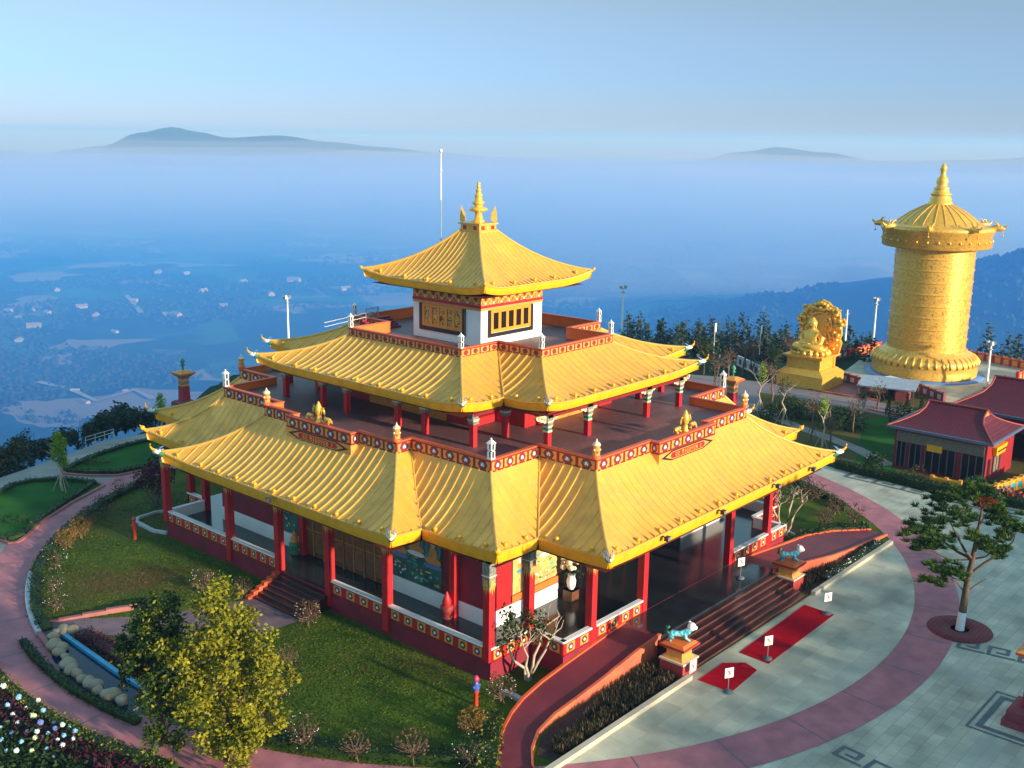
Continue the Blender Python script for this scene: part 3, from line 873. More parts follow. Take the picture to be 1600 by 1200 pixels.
# left side
yl = [16.0, 8.1, 2.6, -2.5, -7.8, -15.9]
for y in yl: g_column(-15.95, y, .35 if abs(y) < 12 else Z1)
for (a, b) in ((16.1, 8.3), (7.9, 2.8), (-2.7, -7.6), (-8.0, -15.7)): rail_piece((-16, a), (-16, b))
rail_piece((-16, -16.1), (-12.75, -16.1)); rail_piece((-12.7, -16.1), (-12.7, -18.5))
g_column(-12.75, -16.0, Z1)
xf = [-10.0, -4.9, 5.2, 10.4]
for x in xf: g_column(x, -18.3, .6)
rail_piece((-12.7, -18.5), (-10.25, -18.5)); rail_piece((-9.75, -18.5), (-5.2, -18.5)); rail_piece((5.5, -18.5), (10.15, -18.5)); rail_piece((10.65, -18.5), (12.7, -18.5))
rail_piece((12.7, -18.5), (12.7, -16.1)); rail_piece((12.7, -16.1), (16, -16.1))
rail_piece((-12.7, 18.5), (-12.7, 16.1)); rail_piece((-12.7, 16.1), (-16, 16.1))
for y in (-15.9, -8, 8, 15.9): g_column(15.9, y, .35)
for (a, b) in ((-16.1, -8.2), (-7.8, 7.8), (8.2, 16.1)): rail_piece((16, a), (16, b))
for x in (-12.5, -5, 5, 12.5): g_column(x, 18.3, .6)
g_column(-12.7, 16.0, Z1, cap=False)
g_column(-13.2, 3.6, Z1, cap=False); g_column(-13.2, -10.6, Z1)
# inner hall: white dado, maroon wall, doors, murals
hall = [(-13.0, -13.4), (-7.0, -13.4), (-7.0, -11.0), (7.0, -11.0), (7.0, -13.4), (12.9, -13.4), (12.9, 13.4), (-13.0, 13.4)]
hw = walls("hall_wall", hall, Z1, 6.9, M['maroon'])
for q in ((-13.04, -6.96, -13.46, -13.405), (6.96, 12.94, -13.46, -13.405), (-13.06, -13.005, -13.40, -4.6), (-13.06, -13.005, 3.9, 13.4)):
    dd = MB(); dd.box(*q, Z1, 2.2, 0); dd.build("white_dado", M['white'], hw)
flat("porch_ceiling", plan(13.0, 9.0, 12.8, 15.0, 9.0, 13.3), 6.84, M['soffit'])
rp = MB(); rp.box(-12.95, -11.4, -13.47, -13.41, 2.28, 6.8, 0); rp.build("red_panel", M['red'], hw)
MUR = [M['murbase'], M['cream'], M['opanel'], M['blue'], M['teal'], M['green'], M['orange'], M['murgold'], M['white']]
def mural(P_, L, z0, z1, seed, light):
    """painted wall: seated figures in haloes over leaves, clouds and blossoms; P_(u, d, z) -> point"""
    rnd = random.Random(seed); mu = MB(); H = z1 - z0
    def el(u, z, a, b, d, mi, n=12, sk=0.0):
        mu.quad([P_(u + a * math.cos(2 * PI * k / n) + sk * math.sin(2 * PI * k / n), d, z + b * math.sin(2 * PI * k / n)) for k in range(n)], mi)
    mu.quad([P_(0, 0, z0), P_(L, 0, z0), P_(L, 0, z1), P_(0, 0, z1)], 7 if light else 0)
    for k in range(int(L * H * 5)):
        u, z = rnd.uniform(.2, L - .2), rnd.uniform(z0 + .2, z1 - .2)
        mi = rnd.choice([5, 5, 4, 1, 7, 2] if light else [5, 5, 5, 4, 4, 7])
        el(u, z, rnd.uniform(.08, .28), rnd.uniform(.03, .09), .004 + .001 * (k % 6), mi, 8, rnd.uniform(-.12, .12))
    N = max(1, int(L / 1.4))
    for k in range(N):
        u = L * (k + .5) / N; z = z0 + H * (.52 + .1 * (k % 2)); s = H * .19
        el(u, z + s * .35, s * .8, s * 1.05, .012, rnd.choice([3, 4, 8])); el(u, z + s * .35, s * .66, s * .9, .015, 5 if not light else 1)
        el(u, z - s * .55, s * .85, s * .3, .018, 2); el(u, z, s * .42, s * .55, .021, rnd.choice([2, 6])); el(u, z + s * .75, s * .24, s * .3, .024, 1)
        el(u, z - s * .95, s * .95, s * .2, .027, 8 if k % 2 else 3)
    for k in range(int(L * 5)):
        el(rnd.uniform(.2, L - .2), z0 + H * rnd.uniform(.05, .25), .07, .07, .03, rnd.choice([8, 1, 2]), 7)
    return mu
mural(lambda u, d, z: (-11.2 + u, -13.44 - d, z), 4.1, 2.75, 6.7, 1, True).build("mural", MUR, hw)
mu = MB(); mu.box(-11.3, -7.05, -13.52, -13.43, 2.3, 2.72, 0); mu.build("mural_sill", M['orange'], hw)
mural(lambda u, d, z: (-13.04 - d, -5.0 - u, z), 4.4, 2.25, 6.6, 2, False).build("mural", MUR, hw)
mural(lambda u, d, z: (-13.04 - d, 7.2 - u, z), 2.8, 2.25, 6.6, 3, False).build("mural", MUR, hw)
for k in range(4):
    y0 = -4.5 + k * 2.05
    mb = MB(); mb.box(-.06, 0, 0, 1.95, Z1 + .05, 6.0, 0)
    for (u0, u1, a, b) in ((.08, .9, 1.6, 3.0), (1.05, 1.87, 1.6, 3.0), (.08, .9, 3.2, 5.8), (1.05, 1.87, 3.2, 5.8)):
        mb.box(-.10, -.062, u0, u1, a, b, 1)
    mb.box(-.14, -.062, .93, 1.02, Z1 + .1, 5.9, 2); mb.box(-.14, .0, -.06, .0, Z1, 6.0, 2); mb.box(-.12, -.062, .02, 1.93, 3.05, 3.15, 2)
    mb.build("hall_door", [M['wood'], M['woodpanel'], M['woodgold']], hw, (-13.02, y0, 0))
gl = MB()
gl.box(-6.9, 6.9, -11.1, -11.02, Z1 + .02, 6.8, 0)
for k in range(9): gl.box(-6.9 + k * 1.7, -6.75 + k * 1.7, -11.2, -11.1, Z1, 6.8, 1)
gl.box(-6.9, 6.9, -11.2, -11.1, 4.6, 4.75, 1)
gl.build("glass_entrance", [M['glass'], M['wood']], hw)
# front stair, landing, ramps
stp = MB()
stp.box(-7.0, 6.3, -21.1, -18.5, 0.02, Z1 - .01, 1)
ld = stp.build("stair_landing", [M['step'], M['porch']], temple)
stp = MB()
N = 7
for k in range(N):
    y1 = -21.1 - k * .4; z = Z1 - (k + 1) * Z1 / (N + .0) + .0
    zt = Z1 - (k + .0) * Z1 / N - .171
    if zt < .02: continue
    stp.box(-7.3, 6.2, y1 - .4, y1, 0.01, zt, 0)
    stp.box(-7.3, 6.2, y1 - .412, y1 - .36, zt - .05, zt + .006, 1)
stp.build("front_stair", [M['step'], M['stepedge']], temple)
stp = MB()
for k in range(7):
    x1 = -16.0 - k * .38; zt = Z1 - k * .171 - .171
    if zt < .02: continue
    stp.box(x1 - .38, x1, -2.45, 2.3, 0.01, zt, 0)
    stp.box(x1 - .39, x1 - .34, -2.45, 2.3, zt - .04, zt + .006, 1)
stp.build("side_stair", [M['step'], M['stepedge']], temple)
for yy in (-2.72, 2.33):
    stp = MB()
    for k in range(6): stp.box(-16.15 - (k + 1) * .42, -16.15 - k * .42, yy, yy + .36, 0, 1.18 - k * .19, 0)
stp.build("stair_cheek", [M['cope']], temple)
def ramp(s, pts, mirror=False):
    """pts: (xo, yo, xi, yi, z) outer wall and inner edge"""
    mb = MB()
    for k in range(len(pts) - 1):
        a, b = pts[k], pts[k + 1]
        mb.quad([(a[0], a[1], a[4]), (b[0], b[1], b[4]), (b[2], b[3], b[4]), (a[2], a[3], a[4])], 0)
        # outer kerb wall
        def wall(x0, y0, z0, x1, y1, z1, ox0, oy0, ox1, oy1, mi, hgt):
            mb.quad([(x0, y0, -.05), (x1, y1, -.05), (x1, y1, z1 + hgt), (x0, y0, z0 + hgt)], mi)
            mb.quad([(ox0, oy0, -.05), (ox1, oy1, -.05), (ox1, oy1, z1 + hgt), (ox0, oy0, z0 + hgt)], mi)
            mb.quad([(x0, y0, z0 + hgt), (x1, y1, z1 + hgt), (ox1, oy1, z1 + hgt), (ox0, oy0, z0 + hgt)], mi)
        def off(p, q, d):
            v = Vector((q[0] - p[0], q[1] - p[1])).normalized(); return Vector((v.y, -v.x)) * d
        ia = Vector((a[2] - a[0], a[3] - a[1])).normalized() * .18; ib = Vector((b[2] - b[0], b[3] - b[1])).normalized() * .18
        wall(a[0], a[1], a[4], b[0], b[1], b[4], a[0] + ia.x, a[1] + ia.y, b[0] + ib.x, b[1] + ib.y, 1, .12)
        wall(a[2], a[3], a[4], b[2], b[3], b[4], a[2] + ia.x, a[3] + ia.y, b[2] + ib.x, b[3] + ib.y, 2, .10)
    mb.build("wheelchair_ramp", [M['rampfloor'], M['ramp'], M['cope']], temple)
ramp(1, [(-6.95, -21.1, -7.0, -18.62, 1.19), (-9, -21.05, -9, -18.62, .98), (-12.7, -21.2, -12.7, -18.65, .62), (-14.6, -21.2, -14.6, -18.7, .42), (-16.6, -21.2, -16.4, -18.9, .24),
         (-18.3, -21.5, -17.8, -19.3, .12), (-19.6, -22.2, -18.9, -19.8, .05), (-20.6, -23.1, -20.2, -20.6, .03), (-21.6, -24.6, -21.8, -21.8, .02), (-22.2, -26.2, -23.4, -23.4, .02)])
ramp(1, [(6.25, -21.1, 6.3, -18.62, 1.19), (9, -21.7, 9, -18.62, .9), (12.7, -22.4, 12.7, -18.8, .6), (15.5, -22.6, 15.8, -18.9, .36), (18.7, -22.7, 18.5, -19.6, .14), (20.9, -22.9, 21.2, -21.5, .03)])
# floodlights under the eaves
for (x, y, z, a) in ((-1.4, -21.3, 7.3, 0), (5.4, -21.3, 7.3, 0), (-7.4, -21.3, 7.3, 0), (-18.45, -.2, 7.3, -PI / 2), (10.4, -21.3, 7.3, 0)):
    mb = MB(); mb.box(-.16, .16, -.3, -.06, -.1, .16, 0); mb.tube([(0, -.05, .02), (0, .12, .1)], .04, 6, 0); mb.box(-.13, .13, -.315, -.302, -.07, .13, 1)
    mb.build("floodlight", [M['lamp'], M['metal']], temple, (x, y, z), a)
# ------------------------------------------------------------------ terrain
VZ = -205.0
HILL = [(-18.4, 38.4), (-12.3, 40.4), (-6.8, 42.6), (2, 44.5), (16, 58), (36, 66), (56, 50), (70, 32), (77, 15), (82, 12), (93.5, 10), (97, -4), (96, -20), (90, -50), (70, -90), (10, -110), (-50, -90), (-90, -60), (-80, -10), (-50, 20), (-32, 34)]
def hill_d(x, y):
    """distance outside the hilltop outline, 0 inside"""
    ins = False; best = 1e9; n = len(HILL)
    for i in range(n):
        x0, y0 = HILL[i]; x1, y1 = HILL[(i + 1) % n]
        if (y0 > y) != (y1 > y) and x < (x1 - x0) * (y - y0) / (y1 - y0) + x0: ins = not ins
        dx, dy = x1 - x0, y1 - y0
        t = max(0, min(1, ((x - x0) * dx + (y - y0) * dy) / (dx * dx + dy * dy)))
        best = min(best, math.hypot(x - x0 - t * dx, y - y0 - t * dy))
    return 0.0 if ins else best
def ray_az(px): return YAW, 0
def az_of(px):
    """compass heading (from +Y towards +X) seen at picture column px"""
    return math.radians(48.76) + math.atan((px - 800) / 1689.2 / math.cos(PITCH))
def ridge(az, prof):
    if az <= prof[0][0] or az >= prof[-1][0]: return 0
    for (a, h), (b, k) in zip(prof, prof[1:]):
        if a <= az <= b:
            t = (az - a) / (b - a); t = t * t * (3 - 2 * t); return h + (k - h) * t
    return 0
def fbm(x, y, s, o=4): return noise.fractal(Vector((x / s, y / s, 3.7)), 1.0, 2.0, o)
# ridge crests as (picture column, height above the camera-level plane of that range)
def crest(rows, dist):
    out = []
    for (px, py) in rows:
        ang = (212 + (px - 800) * 0.0135 - py) / 1689.2
        out.append((az_of(px), CAM.z + ang * dist * 1.0))
    return out
FAR = crest([(-400, 232), (-120, 218), (0, 222), (50, 236), (90, 239), (130, 231), (185, 227), (240, 208), (292, 199), (330, 206), (380, 214), (450, 212), (520, 221), (600, 229), (690, 238), (800, 247), (900, 254), (1050, 252), (1140, 236), (1190, 229), (1260, 236), (1340, 250), (1480, 246), (1620, 240), (1900, 236)], 6800)
MID = crest([(-300, 318), (0, 328), (90, 338), (180, 342), (260, 352), (340, 372)], 3300)
RGT = crest([(960, 550), (1040, 508), (1110, 488), (1200, 462), (1290, 436), (1390, 420), (1460, 408), (1530, 388), (1600, 368), (1750, 330), (2000, 300)], 1150)
RGT2 = crest([(1180, 470), (1250, 436), (1320, 412), (1350, 411), (1400, 432), (1460, 425), (1560, 400), (1700, 380), (2000, 330)], 1900)
def terrain(r, az):
    x = CAM.x + r * math.sin(az); y = CAM.y + r * math.cos(az)
    d = hill_d(x, y)
    if d <= 0: return x, y, -0.06
    k = min(1.0, d / 420.0)
    z = -0.06 + (VZ + 0.06) * (1 - (1 - k) ** 1.7) - min(d, 6) * 0.12
    z += fbm(x, y, 60) * min(5, d * 0.1) * (1 - k) + fbm(x, y, 500) * 9 * k
    for (P_, dist, wn, wf, rough, sc) in ((FAR, 6800, 900, 1600, 40, 500), (MID, 3300, 420, 700, 18, 220), (RGT2, 1900, 260, 500, 14, 150), (RGT, 1150, 230, 520, 9, 110)):
        h = ridge(az, P_)
        if h == 0: continue
        dd = r - dist + fbm(x, y, dist * .12) * dist * .02
        q = abs(dd) / (wn if dd < 0 else wf)
        if q < 1:
            s = 1 - q ** 1.5
            hh = VZ + (h - VZ) * s + fbm(x, y, sc, 5) * rough * min(1, q * 3) * (1 - q)
            z = max(z, hh)
    return x, y, z
tb = MB()
rs = [0.0]
r = 8.0
while r < 9800:
    rs.append(r); r += max(6.0, r * 0.022)
rs += [12000, 16000, 24000, 40000]
NA = 260; A0, A1_ = math.radians(48.76 - 52), math.radians(48.76 + 52)
fine = []
for i in range(NA + 1):
    fine.append(A0 + (A1_ - A0) * i / NA)
back = [A1_ + (2 * PI - (A1_ - A0)) * i / 40 for i in range(1, 40)]
azs = fine + back; na = len(azs)
for rr in rs:
    for a in azs:
        tb.v.append(terrain(rr, a) if rr > 0 else (CAM.x, CAM.y, -0.06))
for j in range(len(rs) - 1):
    for i in range(na):
        i2 = (i + 1) % na
        tb.face([j * na + i, (j + 1) * na + i, (j + 1) * na + i2, j * na + i2], 0, True)
def terrain_mat():
    ma = mat('terrain', (0.005, 0.026, 0.014), 0.9, 0, 0.45, 0.02, obj=False, col2=(0.016, 0.05, 0.02), detail=9)
    n = ma.node_tree; b = n.nodes["Principled BSDF"]
    b.inputs["Specular IOR Level"].default_value = 0.1
    mx = [q for q in n.nodes if q.bl_idname == "ShaderNodeMix"][0]
    geo = n.nodes.new("ShaderNodeNewGeometry")
    # fields: large warped cells, some of them bare pale earth, some light crops
    wn = n.nodes.new("ShaderNodeTexNoise"); wn.inputs["Scale"].default_value = 0.006; wn.inputs["Detail"].default_value = 4
    n.links.new(geo.outputs["Position"], wn.inputs["Vector"])
    add = n.nodes.new("ShaderNodeVectorMath"); add.operation = 'MULTIPLY_ADD'
    add.inputs[1].default_value = (170, 170, 0)
    n.links.new(wn.outputs["Color"], add.inputs[0]); n.links.new(geo.outputs["Position"], add.inputs[2])
    flat_ = n.nodes.new("ShaderNodeVectorMath"); flat_.operation = 'MULTIPLY'; flat_.inputs[1].default_value = (1, 1, 0)
    n.links.new(add.outputs[0], flat_.inputs[0])
    vo = n.nodes.new("ShaderNodeTexVoronoi"); vo.inputs["Scale"].default_value = 0.0125
    n.links.new(flat_.outputs[0], vo.inputs["Vector"])
    sep = n.nodes.new("ShaderNodeSeparateColor"); n.links.new(vo.outputs["Color"], sep.inputs[0])
    def thr(sock, a, bb):
        q = n.nodes.new("ShaderNodeMapRange"); q.inputs[1].default_value = a; q.inputs[2].default_value = bb
        n.links.new(sock, q.inputs[0]); return q.outputs[0]
    edge = thr(wn.outputs["Fac"], 0.40, 0.47)
    bare = n.nodes.new("ShaderNodeMath"); bare.operation = 'MULTIPLY'
    n.links.new(thr(sep.outputs[0], 0.79, 0.81), bare.inputs[0]); n.links.new(edge, bare.inputs[1])
    crop = n.nodes.new("ShaderNodeMath"); crop.operation = 'MULTIPLY'
    n.links.new(thr(sep.outputs[1], 0.62, 0.66), crop.inputs[0]); n.links.new(edge, crop.inputs[1])
    z = n.nodes.new("ShaderNodeSeparateXYZ"); n.links.new(geo.outputs["Position"], z.inputs[0])
    low = thr(z.outputs[2], VZ + 45, VZ + 22)
    for s_, in ((bare,), (crop,)):
        pass
    def mixto(prev, fac, col):
        mm = n.nodes.new("ShaderNodeMix"); mm.data_type = 'RGBA'
        f2 = n.nodes.new("ShaderNodeMath"); f2.operation = 'MULTIPLY'
        n.links.new(fac, f2.inputs[0]); n.links.new(low, f2.inputs[1]); n.links.new(f2.outputs[0], mm.inputs[0])
        n.links.new(prev, mm.inputs[6]); mm.inputs[7].default_value = (*col, 1); return mm.outputs[2]
    o = mixto(mx.outputs[2], crop.outputs[0], (0.03, 0.10, 0.05))
    o = mixto(o, bare.outputs[0], (0.19, 0.155, 0.135))
    n.links.new(o, b.inputs["Base Color"])
    return ma
struct("terrain", tb, terrain_mat())

# ------------------------------------------------------------------ air
def volmat(name, col, dens, absorb=(1, 1, 1)):
    ma = bpy.data.materials.new(name); ma.use_nodes = True
    n = ma.node_tree; n.nodes.clear()
    out = n.nodes.new("ShaderNodeOutputMaterial"); v = n.nodes.new("ShaderNodeVolumePrincipled")
    v.inputs["Color"].default_value = (*col, 1); v.inputs["Density"].default_value = dens
    v.inputs["Absorption Color"].default_value = (*absorb, 1)
    v.inputs["Anisotropy"].default_value = 0.0
    n.links.new(v.outputs[0], out.inputs["Volume"])
    return ma
hz = MB(); hz.box(-43000, 43000, -43000, 43000, VZ - 40, 72)
hz_o = hz.build("haze", volmat("haze_air", (0.20, 0.37, 0.64), HAZE_D, (0.45, 0.45, 0.45)))
tag(hz_o, kind="stuff")
# banks of air: closed wedges of valley between two ranges, seen from the brow
import bmesh
def air_bank(name, m, px0, px1, near_f, far, top_f, NA2=60, NR=30, ramp=0.28):
    fb = MB()
    for i in range(NA2 + 1):
        az = az_of(LP(px0, px1, i / NA2)) if px1 < 3000 else LP(R(48.76 - 60), R(48.76 + 60), i / NA2)
        near = near_f(LP(px0, px1, i / NA2), az)
        for j in range(NR + 1):
            s = j / NR; r = LP(near, far, s)
            x = CAM.x + r * math.sin(az); y = CAM.y + r * math.cos(az)
            e = min(1, s / ramp); e2 = min(1, (1 - s) / .06)
            fb.v.append((x, y, LP(VZ - 12, top_f(x, y), min(e ** .6, e2))))
    n_ = len(fb.v)
    for (x, y, z) in list(fb.v): fb.v.append((x, y, VZ - 30))
    for i in range(NA2):
        for j in range(NR):
            q = i * (NR + 1) + j
            fb.face([q, q + 1, q + NR + 2, q + NR + 1]); fb.face([n_ + q, n_ + q + NR + 1, n_ + q + NR + 2, n_ + q + 1])
    for i in range(NA2):
        for j in (0, NR):
            q = i * (NR + 1) + j; f = [q, q + NR + 1, n_ + q + NR + 1, n_ + q]; fb.face(f if j == 0 else f[::-1])
    for j in range(NR):
        for i in (0, NA2):
            q = i * (NR + 1) + j; f = [q, n_ + q, n_ + q + 1, q + 1]; fb.face(f if i == 0 else f[::-1])
    o = fb.build(name, m)
    bm_ = bmesh.new(); bm_.from_mesh(o.data); bmesh.ops.recalc_face_normals(bm_, faces=bm_.faces); bm_.to_mesh(o.data); bm_.free()
    return tag(o, kind="stuff")
def fog_near(px, az):
    near = 2100 if px < 420 else LP(2100, 1180, min(1, (px - 420) / 480.0))
    return near * (1 + 0.10 * noise.noise(Vector((az * 9, 1.3, 0))))
air_bank("valley_fog", volmat("fog_air", (0.58, 0.60, 0.71), FOG_D, (0, 0, 0)), -700, 2300, fog_near, 6600, lambda x, y: -100 + fbm(x, y, 900, 3) * 50 - 55 * max(0, min(1, (math.hypot(x - CAM.x, y - CAM.y) - 4000) / 2200)))
air_bank("valley_haze", volmat("valley_air", (0.01, 0.22, 0.90), VAL_D, (0.66, 0.66, 0.66)), 0, 9999, lambda p, a: 320, 2600, lambda x, y: -10, 48, 40, 0.02)
air_bank("thin_mist", volmat("thin_mist_air", (0.58, 0.61, 0.71), 0.00045, (0, 0, 0)), -700, 2300, lambda p, a: fog_near(p, a) * 1.12, 6700, lambda x, y: -48 + fbm(x, y, 1100, 3) * 34, 60, 30, .3)
air_bank("high_mist", volmat("high_mist_air", (0.58, 0.63, 0.75), 0.00022, (0, 0, 0)), -700, 2300, lambda p, a: 3600 + 0 * p, 6750, lambda x, y: -4 + fbm(x, y, 1300, 3) * 26, 60, 24, .4)
air_bank("far_mist", volmat("mist_air", (0.60, 0.72, 0.92), 0.0003, (0, 0, 0)), 0, 9999, lambda p, a: 8200, 36000, lambda x, y: 14, 48, 20, 0.05)
# ------------------------------------------------------------------ ground sheets
M['plaza'] = tilemat('plaza_stone', (0.50, 0.465, 0.345), (0.60, 0.60, 0.61), 1.15, 0.62, 0.6, 0.32, 0.15, 0.016)
M['apron'] = tilemat('apron_stone', (0.50, 0.465, 0.335), (0.68, 0.68, 0.68), 1.6, 1.1, 0.6, 0.38, 0.08, 0.010)
M['pink'] = mat('pink_paving', (0.40, 0.135, 0.155), 0.75, 0, 0.22, 0.9, 0.12, 9)
M['mauve2'] = mat('mauve_step_paving', (0.16, 0.10, 0.12), 0.75, 0, 0.2, 1.2)
M['road'] = tilemat('pale_road', (0.27, 0.25, 0.225), (0.7, 0.7, 0.7), 1.2, 0.8, 0.7, 0.18, 0.05, 0.02)
M['asph'] = mat('grey_road', (0.20, 0.165, 0.17), 0.8, 0, 0.15, 0.3)
M['fret'] = mat('dark_inlay', (0.085, 0.11, 0.125), 0.6, 0, 0.2, 2)
M['lawn'] = mat('lawn_grass', (0.040, 0.105, 0.006), 0.95, 0, 0.4, 0.32, 0.5, 26, col2=(0.10, 0.13, 0.010), spec=0.1, detail=7)
M['lawn2'] = mat('fresh_lawn_grass', (0.014, 0.085, 0.012), 0.95, 0, 0.3, 0.3, 0.5, 26, col2=(0.03, 0.125, 0.016), spec=0.1, detail=7)
M['dry'] = mat('dry_lawn_grass', (0.07, 0.085, 0.018), 0.95, 0, 0.3, 0.2, 0.4, 20, col2=(0.12, 0.10, 0.035), spec=0.1, detail=7)
M['soil'] = mat('bed_soil', (0.035, 0.02, 0.014), 0.95, 0, 0.4, 2, 0.4, 10)
M['kerb'] = mat('pale_kerb', (0.52, 0.44, 0.32), 0.7, 0, 0.1, 1)
M['pkerb'] = mat('pink_kerb', (0.30, 0.10, 0.09), 0.7, 0, 0.15, 1)
M['gkerb'] = mat('grey_kerb', (0.42, 0.43, 0.44), 0.7, 0, 0.15, 1)
M['carpet'] = mat('red_carpet', (0.42, 0.004, 0.014), 0.95, 0, 0.12, 2.5, 0.3, 40, spec=0.05)
def add_patches(ma, col, sc, lo, hi, seed):
    n = ma.node_tree; b = n.nodes["Principled BSDF"]
    src = b.inputs["Base Color"].links[0].from_socket
    tc = n.nodes.new("ShaderNodeTexCoord"); mp = n.nodes.new("ShaderNodeMapping"); mp.inputs["Location"].default_value = (seed, seed * .7, 0)
    n.links.new(tc.outputs["Object"], mp.inputs[0])
    nz = n.nodes.new("ShaderNodeTexNoise"); nz.inputs["Scale"].default_value = sc; nz.inputs["Detail"].default_value = 5
    n.links.new(mp.outputs[0], nz.inputs["Vector"])
    mr = n.nodes.new("ShaderNodeMapRange"); mr.inputs[1].default_value = lo; mr.inputs[2].default_value = hi
    n.links.new(nz.outputs["Fac"], mr.inputs[0])
    mx = n.nodes.new("ShaderNodeMix"); mx.data_type = 'RGBA'
    n.links.new(mr.outputs[0], mx.inputs[0]); n.links.new(src, mx.inputs[6]); mx.inputs[7].default_value = (*col, 1)
    n.links.new(mx.outputs[2], b.inputs["Base Color"])
add_patches(M['lawn'], (0.12, 0.068, 0.016), 0.13, 0.54, 0.68, 4.2)
add_patches(M['plaza'], (0.28, 0.31, 0.26), 0.22, 0.52, 0.72, 1.5)
add_patches(M['apron'], (0.31, 0.31, 0.24), 0.20, 0.50, 0.72, 7.5)
add_patches(M['pink'], (0.27, 0.11, 0.14), 0.25, 0.5, 0.75, 2.5)

def sheet(name, pts, z, m):
    mb = MB(); mb.quad([(p[0], p[1], z) for p in pts]); o = struct(name, mb, m)
    if o.data.polygons[0].normal.z < 0: o.data.flip_normals()
    return o
def arc(r, a0, a1, n=60, c=(0, 0)):
    return [(c[0] + r * math.cos(R(LP(a0, a1, k / n))), c[1] + r * math.sin(R(LP(a0, a1, k / n)))) for k in range(n + 1)]
def strip(name, path, wd, z, m, closed=False):
    mb = MB(); add_strip(mb, path, wd, z); o = struct(name, mb, m); return o
def add_strip(mb, path, wd, z, z2=None, mi=0):
    P_ = [Vector(p[:2]) for p in path]; n = len(P_); l = []; r = []
    for i in range(n):
        t = (P_[min(i + 1, n - 1)] - P_[max(i - 1, 0)]).normalized(); q = Vector((-t.y, t.x)) * wd / 2
        l.append(P_[i] + q); r.append(P_[i] - q)
    for i in range(n - 1):
        mb.quad([(r[i].x, r[i].y, z), (r[i + 1].x, r[i + 1].y, z), (l[i + 1].x, l[i + 1].y, z), (l[i].x, l[i].y, z)], mi)
        if z2 is not None:
            for s in (r, l):
                q = [(s[i].x, s[i].y, z2), (s[i + 1].x, s[i + 1].y, z2), (s[i + 1].x, s[i + 1].y, z), (s[i].x, s[i].y, z)]
                mb.quad(q if s is r else q[::-1], mi)
    if z2 is not None:
        for i in (0, n - 1): mb.quad([(l[i].x, l[i].y, z2), (r[i].x, r[i].y, z2), (r[i].x, r[i].y, z), (l[i].x, l[i].y, z)], mi)
def kerb(name, path, wd, h, m):
    mb = MB(); add_strip(mb, path, wd, h, -0.02); return struct(name, mb, m)

sheet("plaza", [(-19, -27), (-36, -60), (0, -95), (42, -60), (34.4, -28.6), (33.3, -22.2), (34.4, -12.0), (36, -4), (34, 6), (20, 20), (0, 0)], 0.0, M['plaza'])
sheet("front_apron", [p for p in arc(30.9, -130.5, -50.2)] + [(19.6, -23.7), (-19.2, -23.7)], 0.012, M['apron'])
sheet("lawn", arc(30.9, -50.0, 229.5, 120), 0.006, M['lawn'])
def annulus(name, r0, r1, a0, a1, z, m, n=140):
    mb = MB(); A = arc(r0, a0, a1, n); B = arc(r1, a0, a1, n)
    for i in range(n): mb.quad([(*A[i], z), (*B[i], z), (*B[i + 1], z), (*A[i + 1], z)])
    return struct(name, mb, m)
annulus("ring_path", 30.9, 33.6, 0, 360, 0.020, M['pink'], 160)
js = MB()
for k in range(40):
    a = R(-140 + k * 8.6); c, s = math.cos(a), math.sin(a)
    js.quad([(30.9 * c - .04 * s, 30.9 * s + .04 * c, .024), (30.9 * c + .04 * s, 30.9 * s - .04 * c, .024), (33.6 * c + .04 * s, 33.6 * s - .04 * c, .024), (33.6 * c - .04 * s, 33.6 * s + .04 * c, .024)])
struct("ring_path_joints", js, M['fret'])
# left side: pale road on the brow, two grass beds between it and the ring
sheet("brow_road", [(-18.43, 38.44), (-12.31, 40.45), (-6.86, 42.66), (-1.69, 42.26), (1.98, 41.24), (0.41, 35.47), (-4.54, 37.45)] + [(0, 33.6), (-13.4, 30.8), (-20.9, 26.3), (-27.4, 19.4), (-33.4, 5), (-40, -6), (-60, 10), (-34, 36)], 0.002, M['road'])
bed1 = [(-13.78, 36.45), (-12.28, 37.32), (-9.62, 38.81), (-5.99, 39.87), (-3.15, 39.79), (0.92, 39.57), (0.41, 35.47), (-6.76, 31.59), (-8.85, 31.86), (-11.13, 32.11), (-12.79, 33.84), (-14.01, 35.64)]
bed2 = [(-20.27, 34.26), (-18.83, 35.62), (-16.79, 35.71), (-14.80, 34.40), (-13.50, 31.52), (-13.57, 30.11), (-17.29, 28.16), (-20.82, 25.69), (-23.23, 23.36), (-23.98, 22.85), (-24.53, 23.06), (-24.66, 24.31), (-24.11, 32.28), (-22.15, 34.62)]
sheet("grass_bed", bed1, 0.03, M['lawn2']); sheet("grass_bed", bed2, 0.03, M['lawn2'])
kerb("bed_kerb", [(0.41, 35.47), (-6.86, 31.42), (-9.05, 31.52), (-11.31, 31.78), (-12.97, 33.51), (-14.10, 35.46), (-13.85, 36.53)], .28, .14, M['pkerb'])
kerb("bed_kerb", [(-13.41, 31.68), (-13.49, 30.03), (-17.43, 27.87), (-20.95, 25.43), (-23.35, 23.11), (-24.09, 22.60), (-24.64, 22.82), (-24.78, 24.06), (-24.88, 27.01)], .28, .14, M['pkerb'])
kerb("pool_side_kerb", arc(30.75, 148, 166.5, 20), .3, .25, M['gkerb'])
kerb("ring_kerb", arc(30.75, 166.5, 198, 20)[0:4], .3, .25, M['pkerb'])
